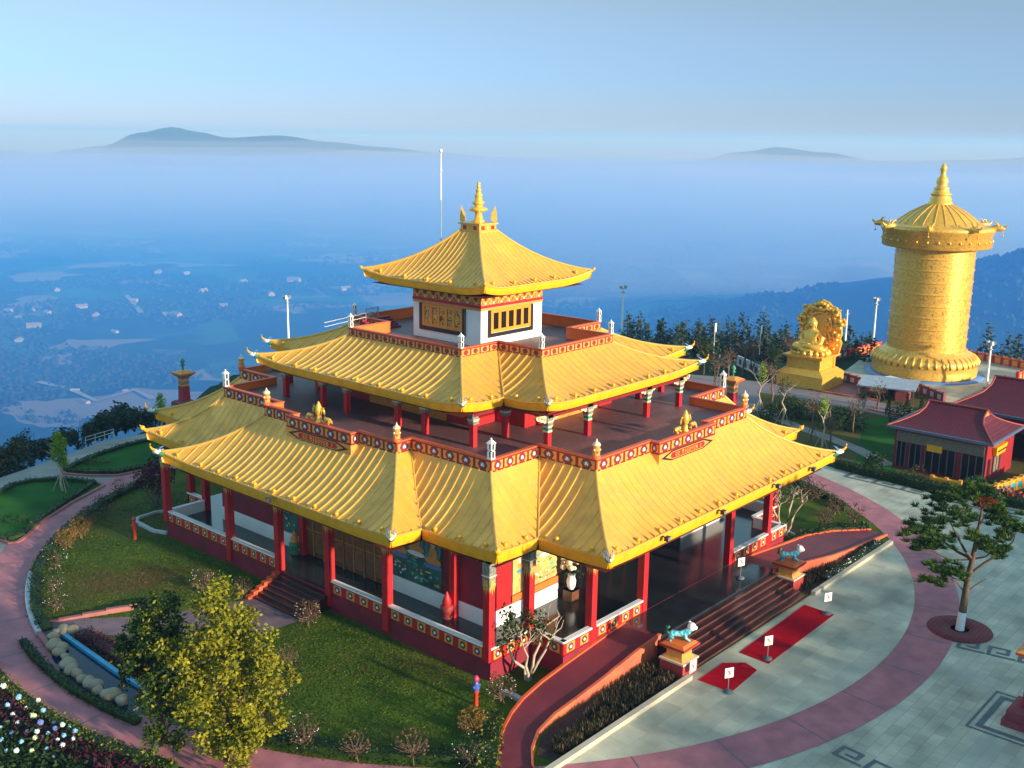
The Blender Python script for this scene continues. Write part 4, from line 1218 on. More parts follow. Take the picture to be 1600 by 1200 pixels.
# front planting beds and the pale kerb that edges the apron
kerb("front_kerb", [(-24.5, -23.9), (-8.2, -23.9)], .32, .26, M['kerb'])
kerb("front_kerb", [(6.9, -23.75), (19.5, -23.75)], .32, .26, M['kerb'])
sheet("planting_soil", [(-19.5, -23.7), (-7.3, -23.7), (-7.3, -21.2), (-12.7, -21.3), (-16.6, -21.3), (-18.4, -21.7), (-19.8, -22.6)], 0.03, M['soil'])
sheet("planting_soil", [(6.9, -23.6), (19.2, -23.6), (19.0, -22.8), (12.7, -22.5), (6.9, -21.2)], 0.03, M['soil'])
kerb("white_edging", [(-15.64, 20.85), (-16.21, 20.22), (-16.33, 17.58), (-15.90, 16.36)], .3, .2, M['gkerb'])
kerb("white_edging", [(-15.64, 20.85), (-14.01, 21.02), (-12.93, 20.51)], .2, .2, M['gkerb'])
kerb("white_edging", [(-16.36, -17.41), (-16.34, -18.03), (-16.43, -19.01)], .3, .2, M['gkerb'])
kerb("white_edging", [(16.29, -16.87), (15.56, -18.81)], .2, .2, M['gkerb'])
# path from the side stair down to the ring
sheet("side_path", [(-18.2, -2.4), (-18.2, 2.25), (-24, 4.6), (-29.0, 9.1), (-30.3, 6.9), (-25.2, 2.3), (-22.5, -2.2)], 0.03, M['mauve2'])
stp_ = MB()
for k in range(5): add_strip(stp_, [(-29.5 + k * 1.25, 8.7 - k * .55), (-28.25 + k * 1.25, 8.15 - k * .55)], .28, .10 + .07 * k, 0)
struct("path_steps_kerb", stp_, M['pkerb'])
# right side garden ground
sheet("garden_lawn", [(36, -11.5), (36.5, -26), (48, -30), (60, -22), (60, -5), (64, 8), (50, 26), (34, 33), (26, 22), (33, 8), (36, -4)], 0.008, M['dry'])
sheet("garden_lawn", [(37.64, -12.88), (44.59, -10.16), (53.43, -6.79), (55.85, -8.11), (55.33, -12.13), (41.83, -15.17), (36.75, -17.01)], 0.013, M['lawn2'])
strip("garden_path", [(51.65, 9.53), (49.09, 3.18), (45.33, -2.95), (43.68, -7.21), (41.80, -11.14), (38.63, -15.63)], 1.5, .02, M['road'])
strip("upper_road", [(55.54, 20.02), (58.19, 14.30), (59.03, 9.50), (59.31, 5.41), (58.91, 0.37), (59.43, -3.63), (58.80, -7.95), (57.35, -12.72)], 5.2, .016, M['asph'])
kerb("upper_road_kerb", [(63.63, 9.83), (62.26, 5.27), (61.93, 1.82), (61.92, -1.36), (62.42, -4.52)], .3, .16, M['ramp'])
kerb("upper_road_kerb", [(57.70, -5.21), (57.31, -6.84), (57.49, -10.18)], .3, .16, M['ramp'])
sheet("statue_court", [(62.64, 9.30), (61.54, 0.84), (62.41, -2.30), (66.80, -1.71), (70.61, 4.87), (69.29, 8.83)], 0.024, M['terr'])
sheet("wheel_plaza", [(70.5, 4.5), (92.5, 9), (95.5, -4), (94, -18), (82, -20), (70.8, -13.8), (66.8, -10), (70.8, -4.5)], 0.03, M['apron'])
sheet("back_lawn", [(60, -5), (70, -4.7), (67, -10), (71, -14), (60, -22), (57, -14)], 0.011, M['dry'])
sheet("right_lawn", [(60, -22), (71, -14), (82, -20), (90, -45), (50, -40), (48, -30)], 0.009, M['lawn2'])
sheet("forecourt", [(49.65, 3.02), (46.85, 5.88), (55.84, 14.67), (60.67, 14.87), (59.03, 9.50)], 0.018, M['asph'])
# dark fret inlays
def fret(name, a, b, w_, n):
    a = Vector(a); b = Vector(b); L = (b - a).length; e = (b - a) / L; o = Vector((-e.y, e.x)); u = L / n
    mb = MB(); t = .14
    def bx(u0, u1, v0, v1):
        mb.quad([(*(a + e * p + o * q), .028) for p, q in ((u0, v0), (u1, v0), (u1, v1), (u0, v1))])
    for k in range(n):
        s = k * u
        bx(s, s + u * .72, w_ - t * w_, w_); bx(s + u * .72 - u * .13, s + u * .72, w_ * .35, w_ - t * w_); bx(s + u * .3, s + u * .72 - u * .13, w_ * .35, w_ * .5)
        bx(s + u * .0, s + u * .13, 0, w_ - t * w_); bx(s + u * .13, s + u * .95, 0, w_ * t)
    return struct(name, mb, M['fret'])
fret("fret_inlay", (32.55, -13.98), (31.98, -29.32), 1.7, 6)
fret("fret_inlay", (5.76, -33.36), (6.67, -38.25), 1.3, 3)
fret("fret_inlay", (-9.87, -32.97), (-10.45, -37.87), 1.1, 3)
pl2 = MB()
for (r0, r1) in ((1.75, 2.05), (2.3, 2.42)):
    c = (-.4, -39.3)
    for (x0, x1, y0, y1) in ((-r1, r1, -r1, -r0), (-r1, r1, r0, r1), (-r1, -r0, -r0, r0), (r0, r1, -r0, r0)):
        pl2.quad([(c[0] + x, c[1] + y, .028) for x, y in ((x0, y0), (x1, y0), (x1, y1), (x0, y1))])
struct("pillar_inlay", pl2, M['fret'])

# ------------------------------------------------------------------ foliage helpers
def leafmat(name, c1, c2, sc=1.2, tr=0.25):
    ma = mat(name, c1, 0.55, 0, 0.25, sc, col2=c2, spec=0.25, detail=3)
    n = ma.node_tree; b = n.nodes["Principled BSDF"]; out = [x for x in n.nodes if x.bl_idname == "ShaderNodeOutputMaterial"][0]
    src = b.inputs["Base Color"].links[0].from_socket
    t = n.nodes.new("ShaderNodeBsdfTranslucent"); n.links.new(src, t.inputs[0])
    mx = n.nodes.new("ShaderNodeMixShader"); mx.inputs[0].default_value = tr
    n.links.new(b.outputs[0], mx.inputs[1]); n.links.new(t.outputs[0], mx.inputs[2]); n.links.new(mx.outputs[0], out.inputs[0])
    return ma
M['lf'] = leafmat('leaf_yellow_green', (0.15, 0.17, 0.008), (0.36, 0.31, 0.016))
M['lfd'] = leafmat('leaf_deep_green', (0.014, 0.044, 0.006), (0.045, 0.078, 0.010))
M['pineleaf'] = leafmat('pine_needles', (0.022, 0.075, 0.012), (0.08, 0.14, 0.016), 0.9, .12)
M['rust'] = leafmat('rusty_needles', (0.22, 0.05, 0.015), (0.30, 0.10, 0.02))
M['hedge'] = leafmat('hedge_leaf', (0.014, 0.040, 0.008), (0.035, 0.070, 0.012))
M['hedgey'] = leafmat('hedge_leaf_yellow', (0.055, 0.085, 0.008), (0.10, 0.12, 0.012))
M['lime'] = leafmat('young_leaf_lime', (0.16, 0.30, 0.010), (0.26, 0.38, 0.02), 1, .35)
M['twigleaf'] = leafmat('twiggy_leaf', (0.10, 0.06, 0.03), (0.15, 0.10, 0.05))
M['goldleaf'] = leafmat('golden_leaf', (0.22, 0.12, 0.012), (0.27, 0.14, 0.02))
M['maroonleaf'] = leafmat('maroon_leaf', (0.05, 0.008, 0.02), (0.11, 0.02, 0.04))
M['far'] = leafmat('far_conifer', (0.018, 0.045, 0.032), (0.034, 0.068, 0.042), .5, .05)
M['bark'] = mat('bark', (0.10, 0.065, 0.04), 0.9, 0, 0.3, 4, 0.4, 20)
M['palebark'] = mat('pale_bark', (0.42, 0.33, 0.24), 0.85, 0, 0.2, 3, 0.3, 15)
M['brownbark'] = mat('brown_bark', (0.16, 0.09, 0.06), 0.9, 0, 0.3, 4)
M['wflower'] = mat('white_flower', (0.75, 0.75, 0.70), 0.8, 0, 0.1, 5)

def leaf(mb, p, s, rnd, mi=0, up=0.4, asp=0.55):
    d = Vector((rnd.gauss(0, 1), rnd.gauss(0, 1), rnd.gauss(0, .7) - 0.25)).normalized()
    nrm = Vector((rnd.gauss(0, 1), rnd.gauss(0, 1), rnd.gauss(0, 1) + up * 2))
    q = d.cross(nrm)
    if q.length < 1e-4: return
    q.normalize(); q *= s * asp * .5; p = Vector(p)
    n = len(mb.v)
    a, b, c, e = p, p + d * s * .45 + q, p + d * s, p + d * s * .45 - q
    mb.v += [tuple(a), tuple(b), tuple(c), tuple(e)]
    mb.face((n, n + 1, n + 2, n + 3), mi)
def clump(mb, c, r, n, s, rnd, mi=0, shell=0.55, sz=1.0, mi2=None, p2=0.0):
    for _ in range(n):
        d = Vector((rnd.gauss(0, 1), rnd.gauss(0, 1), rnd.gauss(0, 1))).normalized() * r * (shell + (1 - shell) * rnd.random() ** .6)
        leaf(mb, (c[0] + d.x, c[1] + d.y, c[2] + d.z * sz), s * rnd.uniform(.7, 1.3), rnd, mi2 if (mi2 is not None and rnd.random() < p2) else mi)
def limb(mb, a, b, r0, r1, rnd, n=4, bend=.12, seg=6, mi=0):
    a = Vector(a); b = Vector(b); L = (b - a).length
    path = [a]; rr = [r0]
    for k in range(1, n + 1):
        t = k / n; q = a.lerp(b, t)
        if k < n: q += Vector((rnd.gauss(0, 1), rnd.gauss(0, 1), rnd.gauss(0, .5))) * L * bend * .5
        path.append(q); rr.append(LP(r0, r1, t))
    mb.tube(path, rr, seg, mi); return path

# ------------------------------------------------------------------ big foreground trees
def big_tree(name, label, base, H, crown, seed, nl, mats, p2):
    rnd = random.Random(seed)
    t = thing(name, label, "tree", (*base, 0), 0, None)
    tr = MB()
    limb(tr, (0, 0, 0), (.1, .1, H * .45), .24, .16, rnd, 4, .05, 8)
    cr = MB()
    for (cx, cy, cz, r) in crown:
        limb(tr, (.08, .08, H * rnd.uniform(.2, .45)), (cx, cy, cz), .09, .03, rnd, 4, .12, 6)
        n = int(nl * r * r)
        # sub-clumps for ragged edge and gaps
        for k in range(int(9 * r) + 4):
            d = Vector((rnd.gauss(0, 1), rnd.gauss(0, 1), rnd.gauss(0, 1))).normalized() * r * rnd.uniform(.35, 1.0)
            clump(cr, (cx + d.x, cy + d.y, cz + d.z * .95), r * rnd.uniform(.22, .40), n // (int(9 * r) + 4), .22, rnd, 0, .2, 1.0, 1, p2)
    tr.build("trunk", M['bark'], t)
    cr.build("crown", mats, t)
    return t
big_tree("broadleaf_tree", "bushy yellow-green tree at the bottom left, the brighter right-hand one of the pair", (-30.0, -11.9), 9.4,
    [(.2, 0, 7.2, 1.7), (.9, -.9, 5.6, 1.9), (-.9, .7, 5.4, 1.7), (.9, -1.1, 3.6, 1.9), (-.8, .5, 3.4, 1.7), (.0, 0, 1.9, 1.7), (.6, .6, 6.1, 1.3), (1.5, -1.7, 4.4, 1.2), (0, 0, 8.3, .9), (-.2, -1.2, 1.2, 1.3), (-.2, .8, 4.4, 1.3), (1.2, -1.5, 2.4, 1.3)], 11, 700, [M['lf'], M['lfd']], .14)
big_tree("broadleaf_tree", "dark green bushy tree beside the stone-edged pond, left of the brighter tree", (-31.3, -8.7), 8.7,
    [(.1, .3, 6.9, 1.3), (-.3, 1.0, 5.4, 1.4), (-.4, -.6, 5.2, 1.5), (.4, .9, 4.0, 1.3), (-.5, -.7, 3.4, 1.5), (0, .4, 2.4, 1.2), (.7, .1, 5.9, 1.1), (-.3, -.9, 1.6, 1.3), (.3, 1.6, 6.4, .7), (-.2, 1.3, 4.6, .9), (-.3, 1.7, 5.4, .8), (-.6, 1.5, 3.6, .8)], 12, 650, [M['lfd'], M['lf']], .16)
# ------------------------------------------------------------------ prayer wheel tower
M['drum'] = patmat('embossed_gold', [(0.80, 0.44, 0.065), (0.86, 0.50, 0.10), (0.66, 0.34, 0.045), (0.84, 0.47, 0.08)], 2.4, 0.38, 'NOISE', (1, 1, 1.3), 0.4, 0.6)
pw = thing("prayer_wheel", "giant cylindrical golden prayer wheel tower with a domed roof and spire", "tower", (81.4, -2.3, 0))
mb = MB()
mb.lathe([(6.35, 0.25), (6.4, .9), (6.25, 1.5), (6.35, 1.62)], 64)
mb.lathe([(6.35, 1.62), (6.45, 1.95), (6.3, 2.4), (5.7, 2.85), (5.2, 3.15), (4.95, 3.5)], 64)
base_ = mb.build("base_drum", M['drum'], pw)
mb = MB()
for k in range(44):
    a = 2 * PI * k / 44
    mb.tube([(6.42 * math.cos(a), 6.42 * math.sin(a), 1.7), (6.5 * math.cos(a), 6.5 * math.sin(a), 2.05), (6.1 * math.cos(a), 6.1 * math.sin(a), 2.55), (5.6 * math.cos(a), 5.6 * math.sin(a), 2.9)], [.11, .19, .17, .07], 6)
mb.build("lotus_petals", M['gold'], base_)
mb = MB(); mb.lathe([(7.3, .0), (7.3, .14), (6.4, .2)], 64); mb.build("base_ring", M['blue'], pw)
mb = MB()
for k in range(9):
    z0 = 3.45 + k * 1.45; mb.lathe([(4.72, z0), (4.72, z0 + 1.35)], 72); mb.lathe([(4.84, z0 + 1.35), (4.84, z0 + 1.45)], 72)
# raised panels with lettering-like relief round every register
rnd = random.Random(3)
for k in range(9):
    for q in range(22):
        a = 2 * PI * (q + .5 * (k % 2)) / 22; z0 = 3.45 + k * 1.45 + .16
        for (da, dz, wa, hz_) in [(rnd.uniform(-.09, .09), rnd.uniform(.1, .8), rnd.uniform(.015, .05), rnd.uniform(.05, .2)) for _ in range(6)]:
            pts = []
            for (s, zz) in ((-1, 0), (1, 0), (1, 1), (-1, 1)):
                aa = a + da + s * wa; pts.append((4.77 * math.cos(aa), 4.77 * math.sin(aa), z0 + dz + zz * hz_))
            mb.quad(pts)
            pts2 = [(p[0] * .985, p[1] * .985, p[2]) for p in pts]
            mb.quad([pts[3], pts[2], pts2[2], pts2[3]]); mb.quad([pts[0], pts2[0], pts2[1], pts[1]])
pass
dr = mb.build("drum", M['drum'], pw)
mb = MB(); mb.lathe([(4.85, 16.2), (6.3, 16.25), (6.5, 16.4), (6.45, 17.9), (6.6, 18.0), (6.62, 18.25), (6.75, 18.35), (6.75, 18.75), (6.3, 18.95), (5.9, 18.9)], 64)
can = mb.build("canopy_ring", M['drum'], pw)
mb = MB()
for k in range(32):
    a = 2 * PI * k / 32; mb.ball((6.48 * math.cos(a), 6.48 * math.sin(a), 17.15), .16, 6)
mb.build("canopy_studs", M['gold'], can)
mb = MB(); mb.lathe([(5.95, 18.88), (5.1, 19.05), (4.5, 19.6), (3.5, 20.35), (2.4, 20.98), (1.5, 21.4), (1.4, 21.55)], 48)
dome = mb.build("dome_roof", M['gold'], pw)
mb = MB()
for k in range(24):
    a = 2 * PI * k / 24; c, s = math.cos(a), math.sin(a)
    mb.tube([(5.1 * c, 5.1 * s, 19.08), (4.5 * c, 4.5 * s, 19.63), (3.5 * c, 3.5 * s, 20.38), (2.4 * c, 2.4 * s, 21.0), (1.5 * c, 1.5 * s, 21.43)], .06, 5)
mb.build("roof_ribs", M['drum'], dome)
mb = MB(); mb.lathe([(1.42, 21.4), (1.45, 21.7), (1.25, 21.8), (1.3, 22.2), (1.1, 22.35), (1.15, 22.6), (1.3, 22.7), (1.0, 22.85), (.85, 23.3), (.95, 23.45), (.7, 23.55), (.6, 23.8), (.72, 24.2), (.62, 24.6), (.35, 24.9), (.3, 25.4), (.4, 25.7), (.38, 26.0), (.2, 26.25), (.03, 26.5)], 24)
mb.build("spire", M['gold'], dome)
for k in range(8):
    a = 2 * PI * (k + .28) / 8
    mb = MB()
    mb.tube([(-.4, 0, -.1), (.2, 0, .05), (.9, 0, .15), (1.4, 0, .05), (1.75, 0, 0)], [.34, .5, .52, .38, .2], 10)
    mb.tube([(1.4, 0, .2), (1.9, 0, .35), (2.15, 0, .7)], [.2, .16, .05], 8)
    for s in (-1, 1): mb.tube([(.8, .3 * s, .45), (.5, .45 * s, .95), (.1, .5 * s, 1.05)], [.16, .11, .03], 6); mb.ball((1.15, .33 * s, .4), .13, 6)
    mb.tube([(1.5, 0, -.15), (1.5, 0, -.9)], [.04, .03], 5); mb.ball((1.5, 0, -1.0), .16, 6)
    o = mb.build("dragon_head", M['gold'], can); o.location = (6.3 * math.cos(a), 6.3 * math.sin(a), 18.75); o.rotation_euler[2] = a; o.scale = (.8,) * 3

# ------------------------------------------------------------------ seated golden statue
stt = thing("buddha_statue", "golden seated buddha statue on a tall stepped throne with a carved arched back", "statue", (64.9, 5.3, 0))
stt.scale = (1.06, 1.08, 1.04)
mb = MB()
mb.box(-2.75, 2.75, -2.75, 2.75, 0, 1.5); mb.frustum(0, 0, 1.5, 1.85, 5.7, 4.9); mb.frustum(0, 0, 1.85, 2.1, 4.8, 4.3)
mb.box(-1.85, 1.85, -1.85, 1.85, 2.1, 3.2); mb.frustum(0, 0, 3.2, 3.45, 3.9, 4.5); mb.box(-2.35, 2.35, -2.35, 2.35, 3.45, 3.68)
for s in (-1, 1):
    for q in (-1, 1): mb.cbox(s * 1.78, q * 1.78, 2.1, 3.2, .4, .4)
th = mb.build("throne", M['gold'], stt)
mb = MB()
for k in range(18):
    a = 2 * PI * k / 18; c, s = math.cos(a), math.sin(a)
    mb.tube([(-.3 + 1.5 * c, 1.9 * s, 3.7), (-.3 + 1.75 * c, 2.1 * s, 3.95), (-.3 + 1.55 * c, 1.95 * s, 4.3)], [.22, .3, .12], 6)
mb.lathe([(1.75, 3.68), (1.7, 4.1), (1.8, 4.45), (1.6, 4.55)], 24, 0, (-.2, 0, 0))
mb.build("lotus_seat", M['gold'], stt)
# body: one continuous skin grown over a joint skeleton, facing -x
me = bpy.data.meshes.new("body")
V = [(0, 0, 4.95, .62), (0, 0, 5.6, .58), (0, 0, 6.2, .66), (0, 0, 6.62, .30), (-.02, 0, 6.85, .24), (-.04, 0, 7.2, .40), (-.02, 0, 7.52, .32), (0, 0, 7.78, .15), (0, 0, 7.95, .06),
     (-.05, .62, 6.28, .30), (.05, .98, 5.75, .22), (-.30, .82, 5.25, .19), (-.72, .30, 5.08, .15),
     (-.05, -.62, 6.28, .30), (.05, -.98, 5.75, .22), (-.45, -1.05, 5.2, .18), (-.85, -.75, 4.95, .13),
     (-.25, .75, 4.85, .42), (-.85, 1.45, 4.78, .32), (-1.15, .45, 4.75, .25), (-1.1, -.35, 4.75, .16),
     (-.25, -.75, 4.85, .42), (-.85, -1.45, 4.78, .32), (-1.25, -.45, 4.98, .25), (-1.2, .4, 4.98, .16)]
Ed = [(0, 1), (1, 2), (2, 3), (3, 4), (4, 5), (5, 6), (6, 7), (7, 8), (2, 9), (9, 10), (10, 11), (11, 12), (2, 13), (13, 14), (14, 15), (15, 16), (0, 17), (17, 18), (18, 19), (19, 20), (0, 21), (21, 22), (22, 23), (23, 24)]
me.from_pydata([v[:3] for v in V], Ed, []); me.update()
bo = bpy.data.objects.new("body", me); COL.objects.link(bo); bo.parent = stt; bo.location = (-.25, 0, -.75); bo.scale = (1.12, 1.18, 1.1)
bo.modifiers.new("skin", 'SKIN'); sub = bo.modifiers.new("sub", 'SUBSURF'); sub.levels = 2; sub.render_levels = 2
for k, v in enumerate(V): me.skin_vertices[0].data[k].radius = (v[3] * 1.3, v[3] * 1.3)
me.skin_vertices[0].data[0].use_root = True
me.materials.append(M['gold'])
for (nm, spec) in (("ear", [(-.12, .36, 7.05), (-.12, -.36, 7.05)]),):
    for p in spec:
        mb = MB(); mb.tube([(p[0], p[1], p[2] - .28), (p[0], p[1] * 1.04, p[2] - .1), (p[0], p[1], p[2] + .1)], [.07, .08, .05], 6); mb.build(nm, M['gold'], bo)
mb = MB(); mb.ball((-.36, 0, 7.12), .075, 6)
mb.tube([(-.40, 0, 7.28), (-.46, 0, 7.1)], [.03, .07], 6); mb.build("nose", M['gold'], bo)
for s in (-1, 1):
    mb = MB(); mb.ball((-.38, .15 * s, 7.26), .055, 6, 0, .5); mb.build("eye", M['wood'], bo)
mb = MB(); mb.ball((-.39, 0, 6.96), .09, 6, 0, .35); mb.build("mouth", M['wood'], bo)
for side in (-1, 1):
    for f in range(5):
        mb = MB(); y = side * (.28 - .1 * f) if f < 4 else side * .4
        mb.tube([(-.78, y, 5.05), (-.95, y * .8 - .02 * side, 5.04 + .01 * f), (-1.02, y * .5, 5.09)], [.055, .05, .035], 6); mb.build("finger", M['gold'], bo)
mb = MB(); mb.lathe([(.12, 5.1), (.24, 5.2), (.22, 5.32)], 10, 0, (-.9, 0, 0)); mb.build("alms_bowl", M['gold'], stt, (-.25, 0, -.3))
# carved back: scalloped arch with relief knobs
mb = MB()
pts = [(-2.35, 3.7), (2.35, 3.7), (2.6, 5.0), (2.4, 5.4), (2.55, 6.0), (2.45, 6.9), (2.75, 6.95), (2.95, 7.4), (2.65, 7.85), (2.25, 7.8), (2.15, 8.5), (1.7, 9.05), (1.2, 9.15), (.75, 9.55), (.3, 9.7), (0, 9.8)]
pts = pts + [(-x, z) for x, z in reversed(pts[2:-1])]
q0 = [(1.7, y, z) for y, z in pts]; q1 = [(2.05, y, z) for y, z in pts]
mb.quad(q0[::-1]); mb.quad(q1)
for k in range(len(pts)):
    j = (k + 1) % len(pts); mb.quad([q0[k], q0[j], q1[j], q1[k]])
rnd = random.Random(8)
for k in range(2, len(pts) - 1):
    y, z = pts[k]; mb.ball((1.55, y * .86, 3.9 + (z - 3.9) * .93), .26, 8)
for _ in range(150):
    y = rnd.uniform(-2.3, 2.3); z = rnd.uniform(4, 8.9)
    if abs(y) > .7: mb.ball((1.55, y, z), rnd.uniform(.1, .24), 6)
mb.tube([(1.5, 1.45 * math.cos(a), 6.6 + 1.7 * math.sin(a)) for a in [PI * k / 16 for k in range(17)]], .14, 6)
mb.ball((1.45, 0, 8.75), .34, 8); mb.tube([(1.45, -.25, 8.6), (1.3, -.75, 8.9), (1.4, -1.1, 8.6)], [.2, .15, .05], 6); mb.tube([(1.45, .25, 8.6), (1.3, .75, 8.9), (1.4, 1.1, 8.6)], [.2, .15, .05], 6)
mb.build("halo_back", M['gold'], stt)

# ------------------------------------------------------------------ red roofed halls on the right
M['rtile'] = tilemat('dark_red_roof_tile', (0.14, 0.004, 0.015), (0.5, 0.3, 0.4), 0.4, 0.34, 0.55, 0.2, 0.5, 0.05)
M['ridgered'] = mat('ridge_red', (0.26, 0.035, 0.03), .6)
M['hallred'] = mat('hall_red', (0.27, 0.008, 0.013), .55, 0, .15, 1)
M['gutter'] = mat('blue_grey_gutter', (0.12, 0.16, 0.24), 0.4, 0.3, 0.1, 2)
M['lattice'] = patmat('carved_lintel', [(0.10, 0.085, 0.06), (0.20, 0.17, 0.11), (0.14, 0.12, 0.09)], 5, .6)
def hip_hall(name, label, x0, x1, y0, y1, ze, zr, inx, iny, gab=True):
    t = thing(name, label, "building", ((x0 + x1) / 2, (y0 + y1) / 2, 0))
    hx, hy = (x1 - x0) / 2, (y1 - y0) / 2
    mb = MB(); mb.box(-hx + inx, hx - inx, -hy + inx, hy - inx, -.1, ze - .25)
    wl = mb.build("wall", M['hallred'], t)
    mb = MB()
    ry = hy - iny; gy = ry + 0.1
    def sl(z): return z
    # curved lower slopes as three strips
    K = 5
    rows = []
    for k in range(K + 1):
        tt = k / K; zz = ze + (zr - ze) * (.55 * tt + .45 * tt * tt)
        rows.append((hx * (1 - tt), LP(hy, ry, min(1, tt * 1.45)), zz))
    for k in range(K):
        (ax, ay, az), (bx, by, bz) = rows[k], rows[k + 1]
        for s in (-1, 1):
            q = [(s * ax, -ay, az), (s * ax, ay, az), (s * bx, by, bz), (s * bx, -by, bz)]
            mb.quad(q if s > 0 else q[::-1], 0)
            if by < ay - 1e-6:
                q = [(-ax, s * ay, az), (ax, s * ay, az), (bx, s * by, bz), (-bx, s * by, bz)]
                mb.quad(q if s < 0 else q[::-1], 0)
            elif by <= ay:
                q = [(-ax, s * ay, az), (ax, s * ay, az), (bx, s * by, bz), (-bx, s * by, bz)]
                mb.quad(q if s < 0 else q[::-1], 1)
    mb.quad([(-hx, -hy, ze - .02), (-hx, hy, ze - .02), (hx, hy, ze - .02), (hx, -hy, ze - .02)], 1)
    rf = mb.build("roof", [M['rtile'], M['opanel']], t)
    for s in (-1, 1):
        for q in (-1, 1):
            mb = MB(); mb.tube([(s * a_, q * b_, c_ + .04) for (a_, b_, c_) in rows], .09, 6); mb.build("roof_ridge", M['ridgered'], rf)
    mb = MB(); mb.tube([(0, -ry - .1, zr + .05), (0, ry + .1, zr + .05)], .12, 6)
    mb.build("roof_ridge", M['ridgered'], rf)
    mb = MB()
    for s in (-1, 1):
        mb.box(s * hx - .1, s * hx + .1, -hy - .1, hy + .1, ze - .2, ze + .03); mb.box(-hx + .1, hx - .1, s * hy - .1, s * hy + .1, ze - .2, ze + .03)
    mb.build("gutter", M['gutter'], rf)
    return t, wl, hx - inx, hy - inx
hA, wA, ax, ay = hip_hall("red_hall", "low maroon-roofed red hall with a grey lintel and dark glazed front on the right", 38.0, 46.4, -24.6, -15.4, 3.95, 5.8, .55, 2.0)
mb = MB(); mb.box(-ax - .1, -ax - .02, -ay + .2, ay - .2, 2.55, 3.5); mb.build("lintel", M['lattice'], wA)
for (a, b) in ((-3.9, -2.0), (-1.5, 1.2), (1.5, 2.6), (2.9, 3.8)):
    mb = MB(); mb.box(-ax - .07, -ax - .01, a, b, .25, 2.5, 0)
    n = max(2, int((b - a) / .6))
    for k in range(n + 1): mb.box(-ax - .11, -ax - .07, LP(a, b - .08, k / n), LP(a, b - .08, k / n) + .08, .25, 2.5, 1)
    mb.build("glazed_door", [M['glass'], M['gutter']], wA)
mb = MB(); mb.box(-ax - .16, -ax - .1, -.3, 1.05, 2.15, 2.75); mb.build("hanging_sign", M['fascia'], wA)
mb = MB(); mb.box(-ax + .5, -ax + 1.1, -ay - .06, -ay - .01, .1, 2.2); mb.build("door", M['black'], wA)
mb = MB(); mb.box(-ax + 1.75, -ax + 3.7, -ay - .05, -ay - .01, .6, 2.35, 0); mb.box(-ax + 1.95, -ax + 3.2, -ay - .08, -ay - .05, .8, 2.2, 2); mb.box(-ax + 2.5, -ax + 2.62, -ay - .1, -ay - .08, .8, 2.2, 0)
wn_ = mb.build("window", [M['black'], M['wframe'], M['lattice']], wA)
mb = MB(); mb.frustum(-ax + 2.7, -ay - .2, 2.4, 3.2, 2.3, 2.9, 0, .3, .45)
for k in range(7): mb.box(-ax + 1.7 + k * .32, -ax + 1.84 + k * .32, -ay - .45, -ay - .38, 2.72, 2.86, 1)
mb.build("window_hood", [M['fascia'], M['black']], wn_)
hB, wB, _, _ = hip_hall("red_hall", "larger maroon-roofed hall standing behind the low glazed one, cut by the right edge", 48.2, 58.5, -31, -17.0, 4.2, 6.7, .6, 2.6)
mb = MB(); mb.box(-4.72, -4.68, -4, 4, .3, 2.6); mb.build("window", M['glass'], wB)

# ------------------------------------------------------------------ ornate pillars
def ornate(label, loc, group="ornate red pillars"):
    t = thing("ornate_pillar", label, "pillar", (*loc, 0), 0, group)
    mb = MB(); mb.box(-1.15, 1.15, -1.15, 1.15, 0, .35, 0); mb.box(-1.0, 1.0, -1.0, 1.0, .35, .85, 0); mb.frustum(0, 0, .85, 1.0, 2.0, 1.4, 0)
    mb.build("pedestal", M['maroonst'], t)
    mb = MB(); mb.frustum(0, 0, 1.0, 2.6, .92, .82, 0); mb.build("shaft", M['dred2'], t)
    mb = MB()
    mb.frustum(0, 0, 2.6, 2.75, .9, .9, 0); mb.frustum(0, 0, 2.75, 3.05, .8, .8, 1); mb.frustum(0, 0, 3.05, 3.12, .9, .9, 2); mb.frustum(0, 0, 3.12, 3.4, .78, .78, 0); mb.frustum(0, 0, 3.4, 3.48, .9, .9, 1)
    mb.frustum(0, 0, 3.48, 3.9, .8, 1.75, 0); mb.frustum(0, 0, 3.9, 4.05, 1.85, 1.85, 2); mb.frustum(0, 0, 4.05, 4.3, 1.8, .7, 0)
    mb.build("capital", [M['opanel'], M['capgrey'], M['cope'], M['blue']], t)
    mb = MB(); mb.lathe([(.1, 4.3), (.08, 4.7), (.28, 4.8), (.12, 4.95), (.26, 5.2), (.2, 5.35), (.03, 5.6)], 10); mb.build("finial", M['green'], t)
    return t
M['maroonst'] = mat('maroon_stone', (0.20, 0.035, 0.045), .7, 0, .2, 1.5, .2, 12)
M['dred2'] = mat('pillar_red', (0.33, 0.01, 0.02), .5, 0, .12, 1.5)
ornate("ornate red pillar with flared capital behind the temple's far left roof corner", (5.5, 48))
ornate("ornate red pillar with flared capital on the forecourt behind the temple's right terrace", (44.5, 4.3))
ornate("red pillar on a stepped maroon stone base, cut off by the right edge of the plaza", (-.35, -39.35))

